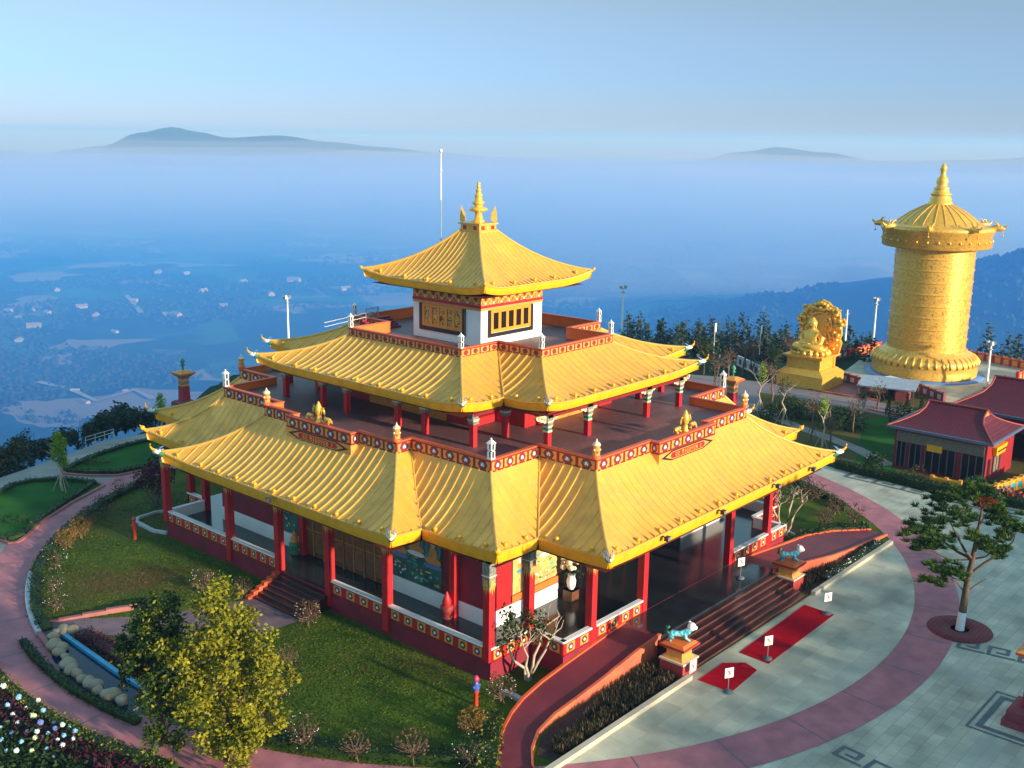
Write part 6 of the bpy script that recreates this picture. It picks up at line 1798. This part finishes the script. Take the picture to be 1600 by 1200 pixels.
bush("dark green shrub clump behind the ridge of the low maroon roof", (52, -11.5), [(0, 0, 1.2, 1.5), (1, 1, 1.4, 1.3), (-1, -.6, 1.0, 1.2), (.5, -1.3, 1.5, 1.2)], HL, 104, 200)
bush("tawny tree-like shrub touching the rear maroon roof", (53.5, -14.0), [(0, 0, 1.6, 1.4), (0, -.9, 1.9, 1.1)], [M['twigleaf'], M['hedge']], 105, 200)

# ------------------------------------------------------------------ round twiggy shrubs edging the lawns
def shrub_proto(mats, seed, nleaf, white):
    rnd = random.Random(seed); t = thing("round_shrub", None, "shrub")
    tr = MB()
    tr.tube([(0, 0, 0), (.02, .01, .35)], [.05, .04], 5)
    for k in range(26):
        d = Vector((rnd.gauss(0, 1), rnd.gauss(0, 1), rnd.uniform(.1, 1.3))).normalized() * rnd.uniform(.55, .85)
        m_ = d * .5 + Vector((rnd.gauss(0, .06), rnd.gauss(0, .06), .32))
        tr.tube([(.02, .01, .32), tuple(m_), (d.x, d.y, .42 + d.z)], [.025, .014, .007], 4)
    for s in (0, 1, 2):
        a = 2.1 * s; tr.tube([(.4 * math.cos(a), .4 * math.sin(a), 0), (.02, .02, .55)], .02, 4)
    tr.build("branches", M['brownbark'], t)
    cr = MB(); clump(cr, (0, 0, .85), .72, nleaf, .13, rnd, 0, .45, .9)
    cr.build("leaves", mats, t)
    if white:
        fl = MB()
        for _ in range(20):
            d = Vector((rnd.gauss(0, 1), rnd.gauss(0, 1), rnd.gauss(0, .8))).normalized() * rnd.uniform(.6, .78)
            fl.ball((d.x, d.y, .85 + d.z), .021, 5)
        fl.build("flowers", M['wflower'], t)
    return t
PR = {'rw': shrub_proto([M['twigleaf']], 1, 260, True), 'g': shrub_proto([M['goldleaf']], 2, 420, False), 'd': shrub_proto([M['hedge']], 3, 330, True), 'b': shrub_proto([M['twigleaf']], 4, 170, False)}
used = set()
def put(kind, loc, label, sc=1.0):
    p = PR[kind]
    if kind not in used:
        used.add(kind); p.location = (*loc, 0); p.scale = (sc,) * 3; p["label"] = label; p["group"] = "round shrubs round the lawns"
    else: dup(p, (*loc, 0), hash(label) % 6 if False else (loc[0] * 7.3) % 6.28, label, sc, "round shrubs round the lawns")
put('rw', (-18.34, -3.28), "white-dotted twiggy shrub beside the near cheek of the side stair", 1.15)
put('b', (-22.42, -6.60), "bare round shrub on the lawn partly behind the yellow-green tree", 1.0)
put('d', (-24.74, -9.16), "green-leaved round shrub right of the yellow-green tree, midway down the lawn", 1.0)
put('rw', (-27.54, -11.36), "reddish twiggy shrub at the lower left corner of the front lawn", 1.1)
put('rw', (-26.87, -13.79), "reddish white-dotted shrub second from the left along the lower lawn hedge", 1.15)
put('b', (-25.80, -16.41), "sparse brown shrub in the middle of the lower lawn hedge", 1.05)
put('b', (-24.10, -18.50), "pale twiggy shrub on crossed stakes near the middle of the lower lawn edge", 1.2)
put('g', (-20.53, -18.96), "golden round shrub left of the curved ramp", 1.05)
put('d', (-22.61, -20.90), "white-flecked green shrub lowest beside the curved ramp", 1.2)
put('rw', (-17.18, -17.92), "white-dotted shrub by the hydrant at the temple's near corner", 1.15)
put('g', (-20.60, 20.20), "brightest golden shrub along the upper ring path", 1.15)
put('g', (-22.40, 18.84), "golden shrub just below the brightest one on the ring path", 1.1)
put('b', (-18.89, 22.25), "brown shrub just above the brightest golden one on the ring path", 1.1)
put('d', (-17.04, 23.78), "dark green shrub highest but one along the ring path's inner hedge", 1.1)
put('b', (-13.69, 26.90), "bare brown shrub nearest the maroon tree on the ring path", 1.0)
put('d', (-24.54, 16.03), "grey-green shrub below the golden pair on the ring path", 1.2)
put('d', (-26.39, 12.61), "low leafy shrub beside the bend of the ring path", 1.0)
put('d', (-27.59, 9.66), "white-flecked shrub by the end of the grey pool-side kerb", 1.05)
put('rw', (-19.84, 5.62), "twiggy shrub on the back lawn behind the dark green tree", 1.1)
put('b', (-18.68, 2.93), "small bare shrub close to the far cheek of the side stair", 1.0)
put('b', (24.72, -15.24), "bare brown shrub highest on the triangular lawn by the ring", 1.2)
put('b', (22.55, -17.89), "bare brown shrub at the middle of the triangular lawn's hedge", 1.2)
put('b', (21.82, -19.87), "bare brown shrub nearest the sharp corner of the triangular lawn", 1.2)
put('b', (19.52, -18.48), "bare shrub standing inside the triangular lawn near the ramp", 1.1)
put('d', (25.74, -13.71), "leafy shrub beside the nearly leafless pale tree", 1.1)

# ------------------------------------------------------------------ hedges round the lawns and beds
hedge("low dark hedge along the inner edge of the left ring path", arc(30.3, 112, 166, 26), .8, .45, HM, 120, 60, .17)
hedge("yellow-green hedge between the ring path and the hydrangea bed", arc(34.1, 168, 199, 24), .8, .5, [M['hedgey'], M['lf'], M['hedge']], 121, 110, .15)
hedge("low dark hedge along the front lawn's lower edge", arc(30.2, 204, 224, 20), 1.0, .5, HM, 122, 100, .16)
hedge("sparse green hedge beside the curved ramp", [(-18.7, -18.7), (-20.4, -20.2), (-22.2, -21.6), (-23.6, -22.6)], 1.1, .55, [M['hedge'], M['lf'], M['hedge']], 123, 120, .17)
hedge("dark hedge rimming the grass bed under the temple's left roof tips", [(-3.56, 39.57), (-6.21, 39.47), (-9.82, 38.44), (-12.37, 37.14), (-13.75, 36.15), (-12.61, 34.18), (-10.95, 32.44), (-8.74, 32.27)], .6, .35, HM, 124, 60, .16)
hedge("dark hedge rimming the lower left grass bed", [(-21.79, 33.12), (-19.99, 34.44), (-18.69, 35.46), (-16.94, 35.37), (-14.97, 34.06), (-13.70, 31.24), (-17.13, 28.68), (-20.66, 26.14), (-23.18, 23.68), (-24.46, 23.54), (-24.85, 26.01)], .6, .35, HM, 125, 50, .16)
hedge("green hedge on the ring side of the triangular lawn", arc(30.2, -37, -14, 20), .7, .5, [M['hedge'], M['hedgey'], M['hedge']], 126, 90, .17)
hedge("leafy hedge along the ramp side of the triangular lawn", [(13.5, -18.2), (16, -18.6), (18.6, -19.2), (21.3, -21.1)], .8, .5, [M['lfd'], M['hedge'], M['hedge']], 127, 110, .2)
hedge("pale flowering edging along the kerb of the far planting bed", [(9.5, -23.3), (13, -23.3), (18.7, -23.3)], .5, .4, [M['hedge'], M['wflower'], M['hedge']], 128, 80, .12)
hedge("dark hedge between the pond stones and the ring path", arc(31.75, 167.5, 191, 20), .55, .35, HM, 129, 80, .16)
bush("low dark round shrub on the lower left grass bed", (-22.56, 26.92), [(0, 0, .2, .5), (.7, -.5, .2, .5), (-.5, .3, .2, .4)], HL, 130, 300, .2)
bush("low grey-green flower clump on the upper grass bed", (-11.33, 36.62), [(0, 0, .2, .5), (.6, -.4, .25, .5), (1.2, -.8, .2, .4)], [M['hedge'], M['twigleaf']], 131, 260, .2)
bush("two small dark bushes by the near edge of the garden path", (44.28, -0.05), [(0, 0, .25, .45), (1.6, -2.2, .25, .5)], HL, 132, 260, .2)

# dark spiky planting in the front beds
def spiky(name, box, n, seed):
    rnd = random.Random(seed); mb = MB()
    x0, x1, y0, y1 = box
    for _ in range(n):
        x, y = rnd.uniform(x0, x1), rnd.uniform(y0, y1)
        if x < -13 and y > -21.6 + (-x - 13) * -.25: y = rnd.uniform(y0, -22.6)
        if x > 12 and y > -22.7: y = rnd.uniform(y0, -22.8)
        k = rnd.randint(3, 6)
        for _ in range(k):
            a = rnd.uniform(0, 2 * PI); l = rnd.uniform(.18, .5); ln = rnd.uniform(.05, .3)
            d = Vector((math.cos(a) * ln, math.sin(a) * ln, l)); q = Vector((-math.sin(a), math.cos(a), 0)) * .035
            p = Vector((x, y, .03)); m_ = len(mb.v)
            mb.v += [tuple(p - q), tuple(p + q), tuple(p + d * .7 + q), tuple(p + d)]; mb.face((m_, m_ + 1, m_ + 2, m_ + 3), 0 if rnd.random() < .7 else 1)
    return tag(mb.build(name, [M['spike'], M['twigleaf']]), kind="stuff")
M['spike'] = leafmat('dark_spiky_leaf', (0.020, 0.022, 0.010), (0.05, 0.045, 0.018))
spiky("bed_planting", (-19.0, -7.6, -23.5, -21.5), 900, 5); spiky("bed_planting", (7.0, 18.6, -23.0, -21.8), 600, 6)

# ------------------------------------------------------------------ pond
M['pond'] = mat('pond_water', (0.003, 0.014, 0.045), 0.08, 0, .2, .6, .06, 4, spec=0.12)
M['bluekerb'] = mat('blue_pond_edge', (0.03, 0.30, 0.52), .5, 0, .1, 2)
M['stone'] = mat('pond_stone', (0.50, 0.33, 0.16), .85, 0, .25, .7, .8, 5, col2=(.36, .33, .27))
sheet("pond_water", [(-29.82, 5.94), (-29.08, 6.11), (-29.26, -0.51), (-29.23, -2.72), (-29.68, -5.55), (-31.07, -5.15), (-31.29, -3.99), (-31.49, -0.98), (-31.35, 1.41), (-30.77, 3.83)], 0.026, M['pond'])
kerb("pond_edge", [(-29.00, 6.27), (-29.23, -0.45), (-29.14, -4.02)], .26, .22, M['bluekerb'])
sheet("pond_bed_soil", [(-28.6, 6.4), (-28.8, -2.8), (-25.4, -2.3), (-25.5, 1.6)], .034, M['soil'])
hedge("dark maroon planting behind the blue pond edge", [(-28.3, 5.2), (-28.2, 2), (-28.2, -2)], 1.2, .5, [M['maroonleaf'], M['hedge'], M['maroonleaf']], 133, 130, .2)
ST = [(-29.57, 6.52), (-29.15, 6.43), (-28.85, 6.11), (-29.99, 6.13), (-30.17, 5.37), (-30.53, 4.94), (-30.33, 4.50), (-30.74, 3.91), (-30.75, 3.14), (-31.07, 2.18), (-31.23, 1.50), (-31.23, 0.87), (-31.35, 0.07), (-31.25, -0.65), (-31.16, -1.04), (-31.41, -1.77), (-31.30, -2.37), (-31.18, -2.68), (-31.04, -3.60)]
def stone_mesh(seed, r):
    rnd = random.Random(seed); mb = MB(); mb.ball((0, 0, 0), r, 10, 0, .7, rnd.uniform(.7, 1.0))
    o = Vector((seed * 3.1, 0, 0))
    mb.v = [tuple(Vector(v) * (1 + .35 * noise.noise(Vector(v) * 2.6 / r * .5 + o))) for v in mb.v]
    return mb
SL = ["ochre", "tan", "sandy", "grey-white", "buff"]
where = ["first stone at the top end of the pond rim", "second stone along the pond's top rim", "stone touching the blue pond edge", "stone on the pond's outer top corner", "inner stone just below the top corner of the pond", "outermost stone on the pond's left bend",
         "inner stone on the pond's left bend", "stone below the pond's left bend", "seventh rim stone down the pond's path side", "pale stone a third of the way down the pond rim", "stone right below the pale one on the pond rim", "stone at the middle of the pond's path side",
         "stone just past the middle of the pond rim", "inner stone where the pond rim turns", "overlapping stone beside the rim's turn", "flat stone past the rim's turn", "stone fifth from the tree end of the pond rim", "stone next to the tree-side boulder", "square boulder at the pond's tree end"]
for k, (x, y) in enumerate(ST):
    o = stone_mesh(k + 3, .30 + .07 * ((k * 7) % 4)).build("pond_stone", M['stone'], None, (x, y, .2), k * 1.3)
    o.location = (x * .987, y * .987, .2); tag(o, where[k], "stone", "stones round the pond")
# hydrangea bed
sheet("flower_bed_soil", [(x, y) for x, y in arc(34.4, 166, 202, 20)] + arc(46, 202, 166, 10), .012, M['soil'])
rnd = random.Random(77); mb = MB()
for _ in range(15000):
    a = R(rnd.uniform(166, 201)); r = rnd.uniform(34.7, 41)
    leaf(mb, (r * math.cos(a), r * math.sin(a), rnd.uniform(.1, .65)), rnd.uniform(.15, .32), rnd, 0 if r > 36 or rnd.random() < .2 else 1)
tag(mb.build("flower_bed_foliage", [M['hedge'], M['maroonleaf']]), kind="stuff")
HC = [mat('hydrangea_white', (.62, .70, .66), .8), mat('hydrangea_pale_blue', (.22, .46, .62), .8), mat('hydrangea_cream', (.62, .66, .36), .8), mat('hydrangea_violet', (.16, .20, .5), .8)]
protoH = []
for c in range(4):
    t = thing("hydrangea", None, "flower"); rr = random.Random(c)
    mb = MB(); mb.ball((0, 0, .72), .13, 8)
    for _ in range(40):
        d = Vector((rr.gauss(0, 1), rr.gauss(0, 1), rr.gauss(0, 1))).normalized() * .13; mb.ball((d.x, d.y, .72 + d.z), .035, 4)
    mb.build("bloom", HC[c], t)
    mb = MB(); mb.tube([(0, 0, 0), (0, 0, .6)], .015, 4)
    for _ in range(9): leaf(mb, (rr.gauss(0, .08), rr.gauss(0, .08), rr.uniform(.3, .62)), .26, rr)
    mb.build("leaves", M['hedge'], t); protoH.append(t)
HN = ["white", "pale blue", "cream", "violet-blue"]
FLW = [(-34.51, 1.40), (-34.50, -0.33), (-35.33, -1.44), (-34.84, -2.67), (-34.18, -2.32), (-34.88, -3.50), (-35.53, -3.47), (-34.23, -3.51), (-34.16, -4.28), (-34.97, -4.42), (-34.87, -5.19), (-35.63, -4.53), (-36.18, -4.26), (-36.11, -3.02), (-36.19, -2.08), (-34.02, -5.28), (-34.35, -5.75), (-36.94, -4.32), (-36.73, -4.93), (-36.20, -5.36), (-35.63, -5.65), (-35.66, -6.41), (-35.02, -6.00), (-36.72, -3.35), (-34.56, -1.19), (-35.17, -0.52), (-33.84, -1.05), (-34.73, -2.09), (-33.95, -4.51), (-34.58, -4.34), (-35.51, -2.39), (-35.99, -6.06), (-35.32, -4.03), (-34.56, -5.20)]
firstH = set()
for k, (x, y) in enumerate(FLW):
    c = (0, 1, 0, 2, 1, 3, 0, 1)[k % 8]; p = protoH[c]
    lab = "%s round hydrangea bloom in the dark bed at the bottom left" % HN[c]
    if c not in firstH:
        firstH.add(c); p.location = (x, y, 0); p["label"] = lab; p["group"] = "%s hydrangeas" % HN[c]
    else: dup(p, (x, y, 0), k * 1.1, lab, .6 + .3 * ((k * 5) % 7) / 7, "%s hydrangeas" % HN[c])

M['grassleaf'] = leafmat('grass_blade', (0.045, 0.105, 0.006), (0.095, 0.145, 0.012), 0.5)
M['drygrass'] = leafmat('dry_grass_blade', (0.10, 0.085, 0.016), (0.15, 0.10, 0.025), 0.5)
# short grass standing on the lawn and over its borders
rnd = random.Random(41); mb = MB()
for _ in range(60000):
    a = rnd.uniform(R(112), R(231)); r = 31.0 * math.sqrt(rnd.uniform(.22, 1.0))
    x, y = r * math.cos(a), r * math.sin(a)
    if x > -16.1 and abs(y) < 18: continue
    if x > -22 and y < -18.3: continue
    if -31.5 < x < -18 and -3.0 + .0 < y < 7.5 + (-18 - x) * .1 and y > -2.5 - 0.0 and y < 2.4 + (-18.3 - x) * .45: continue
    h = rnd.uniform(.015, .05); d = rnd.uniform(0, 6.28); w_ = rnd.uniform(.03, .09); dx, dy = math.cos(d) * w_, math.sin(d) * w_
    lx, ly = rnd.gauss(0, .09), rnd.gauss(0, .09); n = len(mb.v)
    mb.v += [(x - dx, y - dy, 0), (x + dx, y + dy, 0), (x + dx * .5 + lx, y + dy * .5 + ly, h), (x - dx * .5 + lx, y - dy * .5 + ly, h)]
    dry = noise.noise(Vector((x * .12 + 3, y * .12, 0))) + rnd.gauss(0, .25)
    mb.face((n, n + 1, n + 2, n + 3), 1 if dry > .28 else 0)
tag(mb.build("lawn_grass_blades", [M['grassleaf'], M['drygrass']]), kind="stuff")
# ------------------------------------------------------------------ shrubs on the brow, far conifers
def scrub(label, x, y, z, s, seed, mats, grp):
    rnd = random.Random(seed); mb = MB()
    for k in range(7):
        c = (rnd.gauss(0, .7), rnd.gauss(0, .7), rnd.uniform(.2, 1.7)); clump(mb, c, rnd.uniform(.5, .9), 170, .3, rnd, 0, .2, 1.1, 1 if len(mats) > 1 else None, .3)
    for k in range(3): mb.tube([(0, 0, -.6), (rnd.gauss(0, .5), rnd.gauss(0, .5), 1.6)], [.07, .03], 5, len(mats) - 1)
    o = mb.build("brow_shrub", mats, None, (x, y, z), seed); o.scale = (s,) * 3
    return tag(o, label, "shrub", grp)
BR = [(GX, k) for k, GX in enumerate([(-19.54, 39.60), (-17.95, 40.53), (-16.54, 41.21), (-15.33, 41.61), (-13.92, 42.40), (-12.55, 43.03), (-11.15, 43.67), (-9.83, 43.84), (-8.34, 44.51), (-6.82, 45.20), (-5.62, 45.96), (-4.34, 46.34), (-3.24, 46.60), (-2.12, 46.86), (-1.23, 46.67), (-0.52, 45.94), (0.20, 45.20)])]
SC = [.8, 1.1, 1.25, 1.0, 1.05, .8, .7, .7, .9, .7, .9, 1.0, 1.1, 1.15, 1.0, .8, .8]
for (x, y), k in BR:
    v = Vector((x, y)) ; d = (v - Vector((CAM.x, CAM.y))).normalized()
    q = v + d * 2.2
    lab = ("brown-green scrub at the left end of the brow above the pale road" if k < 3 else "dark scrub on the brow left of the lime-topped young tree" if k < 7 else "dark blue-green scrub on the brow between the lime tree and the temple roof" if k < 11 else "taller dark shrub on the brow near the temple's left roof tips")
    g_ = ("brow scrub at the left end" if k < 3 else "brow scrub left of the young tree" if k < 7 else "brow scrub right of the young tree" if k < 11 else "taller shrubs on the brow")
    scrub(lab, q.x, q.y, -.9, SC[k], 140 + k, [M['hedge'], M['twigleaf']] if k < 3 else [M['far'], M['hedge']], g_)
def conifer_mesh(seed, h):
    rnd = random.Random(seed); cr = MB(); tr = MB()
    tr.tube([(0, 0, -1), (0, 0, h * .9)], [.16, .04], 5)
    for k in range(16):
        z = h * (.18 + .8 * k / 16); r = h * .30 * (1 - k / 18) * rnd.uniform(.7, 1.25)
        for _ in range(int(26 * (1 - k / 20))):
            a = rnd.uniform(0, 2 * PI); q = r * rnd.uniform(.4, 1)
            leaf(cr, (q * math.cos(a), q * math.sin(a), z + rnd.gauss(0, .15)), .55, rnd)
    return tr, cr
protoC = []
for c in range(4):
    t = thing("conifer", None, "tree"); a, b = conifer_mesh(c, 5.0 + c * .7)
    a.build("trunk", M['bark'], t); b.build("crown", M['far'], t); protoC.append(t)
firstC = set()
rnd = random.Random(9)
def at_depth(px, dist, z=0.0):
    """ground position at compass heading az and distance"""
    a = az_of(px); return (CAM.x + dist * math.sin(a), CAM.y + dist * math.cos(a), z)
spots = []
for k in range(150):
    px = LP(960, 1360, (k + .5) / 150) + rnd.uniform(-5, 5)
    spots.append((px, rnd.uniform(150, 185), "dark conifer in the wood behind the forecourt and the golden buddha", "conifers behind the forecourt", rnd.uniform(.75, 1.25)))
for k in range(15):
    px = LP(1520, 1640, (k + .5) / 15) + rnd.uniform(-5, 5)
    spots.append((px, rnd.uniform(164, 185), "dark tree on the slope behind the prayer wheel plaza's right side", "trees right of the prayer wheel", rnd.uniform(.7, 1.2)))
for k, (px, d, lab, g_, s) in enumerate(spots):
    c = k % 4; p = protoC[c]; loc = at_depth(px, d, (-4.2 if px < 1400 else -4.0) - rnd.random() * 1.2 - (d - 150) * .07)
    if c not in firstC:
        firstC.add(c); p.location = loc; p["label"] = lab; p["group"] = g_; p.scale = (s,) * 3
    else: dup(p, loc, k * 1.7, lab, s, g_)
# pale wall behind the forecourt
k_ = thing("pale_wall", "low pale wall with dark openings behind the forecourt trees", "wall", (66.5, 14.5, 0), -2.2)
mb = MB(); mb.box(-3.5, 3.5, -.15, .15, 0, 1.3); mb.build("wall", M['gkerb'], k_)
mb = MB()
for x in (-2.4, -.8, .8, 2.4): mb.box(x - .35, x + .35, -.19, .19, .3, 1.0)
mb.build("openings", M['dred'], k_)
def banner(label, loc):
    t = thing("banner_flag", label, "flag", (*loc, 0))
    mb = MB(); mb.tube([(0, 0, 0), (0, 0, 4.2)], .04, 5); mb.build("pole", M['white'], t)
    mb = MB(); mb.prism([(.04, 0), (.9, .25), (.9, .28), (.04, .03)], 2.9, 4.1); mb.build("flag", M['white'], t)
banner("white banner flag among the bare trees behind the middle roof tip", at_depth(1112, 150)[:2])
banner("white banner flag between the bare trees and the golden buddha", at_depth(1183, 150)[:2])

# ------------------------------------------------------------------ valley: woods and houses
def ground_z(x, y):
    r = math.hypot(x - CAM.x, y - CAM.y); a = math.atan2(x - CAM.x, y - CAM.y)
    return terrain(r, a)[2]
rnd = random.Random(5); mb = MB()
n = 0
while n < 8500:
    px = rnd.uniform(-150, 1750); d = 800 * (3.2 ** rnd.random())
    x, y, _ = at_depth(px, d)
    if fbm(x, y, 170, 3) < -.02 + .12 * rnd.random(): continue
    z = ground_z(x, y); s = rnd.uniform(1.6, 3.6) * (1 + d / 3000)
    b = len(mb.v); h = s * rnd.uniform(.7, 1.2)
    for j, (rr, zz) in enumerate(((.8, 0), (1.0, .4), (.6, .8))):
        for i in range(6):
            a = 2 * PI * i / 6 + j * .5; q = rr * s * rnd.uniform(.7, 1.25) * .8
            mb.v.append((x + q * math.cos(a), y + q * math.sin(a), z - 1 + zz * h))
    mb.v.append((x, y, z + h * 1.05))
    for j in range(2):
        for i in range(6): mb.face((b + j * 6 + i, b + j * 6 + (i + 1) % 6, b + (j + 1) * 6 + (i + 1) % 6, b + (j + 1) * 6 + i), 0, True)
    for i in range(6): mb.face((b + 12 + i, b + 12 + (i + 1) % 6, b + 18), 0, True)
    n += 1
tag(mb.build("valley_woods", mat('valley_wood_leaf', (0.010, 0.026, 0.012), .95, 0, .4, .02, obj=False)), kind="stuff")
HS = [("76,490", "white house with grey roof alone among trees in the valley's middle left", 1.3), ("54,510", "white house with bright gable lowest in the left valley", 1.3), ("28,496", "tiny white house at the far left of the valley", .8), ("52,484", "small grey house above the white valley house", .9),
      ("14,484", "grey house at the valley's left edge", 1.0), ("128,480", "long pale shed on the left valley", 1.2), ("150,492", "grey house near the valley's curved track", 1.0), ("276,492", "white house at the head of the big pale field", 1.4), ("262,490", "low house beside the white field-head house", 1.1),
      ("318,454", "white gabled house high in the central valley", 1.1), ("424,460", "white house left of the floodlight pole", 1.5), ("460,437", "long pale building right of the floodlight pole's lamp", 1.7), ("292,426", "small far house in the upper valley", 1.0), ("248,424", "pale far building in the upper left valley", 1.3),
      ("135,624", "white hut beside the lower valley track", .7), ("118,606", "grey hut on the lower valley track", .6), ("195,606", "pale hut on the right part of the lower track", .6), ("90,452", "pale house in the upper left valley", 1.2), ("210,470", "grey house between the fields", 1.1), ("540,450", "pale far house beside the upper roof's left tip", 1.3),
      ("30,530", "grey cottage by the bottom left field", 1.0), ("180,515", "small pale cottage left of the largest field", .8), ("350,478", "pale farmhouse on the upper field's edge", 1.1), ("380,440", "distant pale house above the fields", 1.2)]
HPOS = [(587.01, 1311.23), (530.89, 1231.62), (545.99, 1308.77), (587.34, 1354.70), (564.96, 1376.16), (642.86, 1331.79), (624.95, 1260.46), (698.25, 1189.84), (695.56, 1206.77), (847.91, 1358.43), (896.78, 1257.20), (1022.93, 1367.10), (947.46, 1561.12), (922.59, 1607.65), (393.49, 842.47), (408.35, 891.14), (439.75, 859.39), (700.13, 1515.85), (722.15, 1336.00), (1019.86, 1235.73), (480.70, 1162.84), (587.90, 1145.11), (784.74, 1211.75), (949.54, 1402.98)]
M['vwall'] = mat('house_wall', (.27, .27, .27), .8, 0, .2, .3)
wroof = mat('house_roof', (.20, .20, .22), .7, 0, .3, .3)
for k, ((_, lab, s), (x, y)) in enumerate(zip(HS, HPOS)):
    hm_ = M['vwall']
    t = thing("valley_house", lab, "house", (x, y, ground_z(x, y)), k * .9, "houses in the valley")
    s *= .62
    w_, l_, h_ = 5 * s, 7.5 * s * (1 + .3 * (k % 2)), 4.2 * s
    mb = MB(); mb.box(-w_, w_, -l_, l_, -3, h_)
    for q in (-1, 1): mb.quad([(-w_, q * l_, h_), (w_, q * l_, h_), (0, q * l_, h_ + 3.2 * s)])
    mb.build("wall", hm_, t)
    mb = MB()
    for q in (-1, 1): mb.quad([(q * (w_ + .6), -l_ - .6, h_ - .3), (q * (w_ + .6), l_ + .6, h_ - .3), (0, l_ + .6, h_ + 3.4 * s), (0, -l_ - .6, h_ + 3.4 * s)])
    mb.build("roof", hm_ if k % 3 == 0 else wroof, t)
for (pts, nm) in (([(739.64, 1387.68), (710.05, 1314.85), (680.19, 1243.40)], "valley_track"), ([(402.00, 951.05), (407.58, 899.34), (401.68, 840.96), (448.58, 857.90), (442.15, 813.73)], "valley_track")):
    mb = MB(); P2 = [(x, y) for x, y in pts]
    add_strip(mb, P2, 7, 0)
    mb.v = [(v[0], v[1], ground_z(v[0], v[1]) + 1.5) for v in mb.v]
    struct(nm, mb, M['road'])
# ------------------------------------------------------------------ park trees on the sunny side of the plaza (outside the picture; they shade the paving)
protoP = []
for c in range(2):
    rr = random.Random(200 + c); t = thing("park_tree", None, "tree"); tr = MB(); cr = MB()
    tr.tube([(0, 0, 0), (.1, 0, 3), (0, .1, 8)], [.3, .24, .1], 8)
    for k in range(34):
        d = Vector((rr.gauss(0, 1), rr.gauss(0, 1), rr.gauss(0, 1))).normalized() * rr.uniform(.5, 1)
        clump(cr, (d.x * 3.2, d.y * 3.2, 5.6 + d.z * 3.4), rr.uniform(1.0, 1.6), 110, .85, rr, 0, .1)
    tr.build("trunk", M['bark'], t); cr.build("crown", M['hedge'], t); protoP.append(t)
fp = set(); rr = random.Random(6)
for k in range(34):
    x = -11 + (k % 17) * 3.9 + (k // 17) * 2.0; y = (-71 if k < 17 else -75) + rr.uniform(-1, 1); c = k % 2
    lab = "tall leafy tree in the row on the sunny side of the plaza"
    if c not in fp:
        fp.add(c); protoP[c].location = (x, y, -.05); protoP[c]["label"] = lab; protoP[c]["group"] = "park trees beside the plaza"
    else: dup(protoP[c], (x, y, -.05), k * 1.3, lab, rr.uniform(.92, 1.08), "park trees beside the plaza")
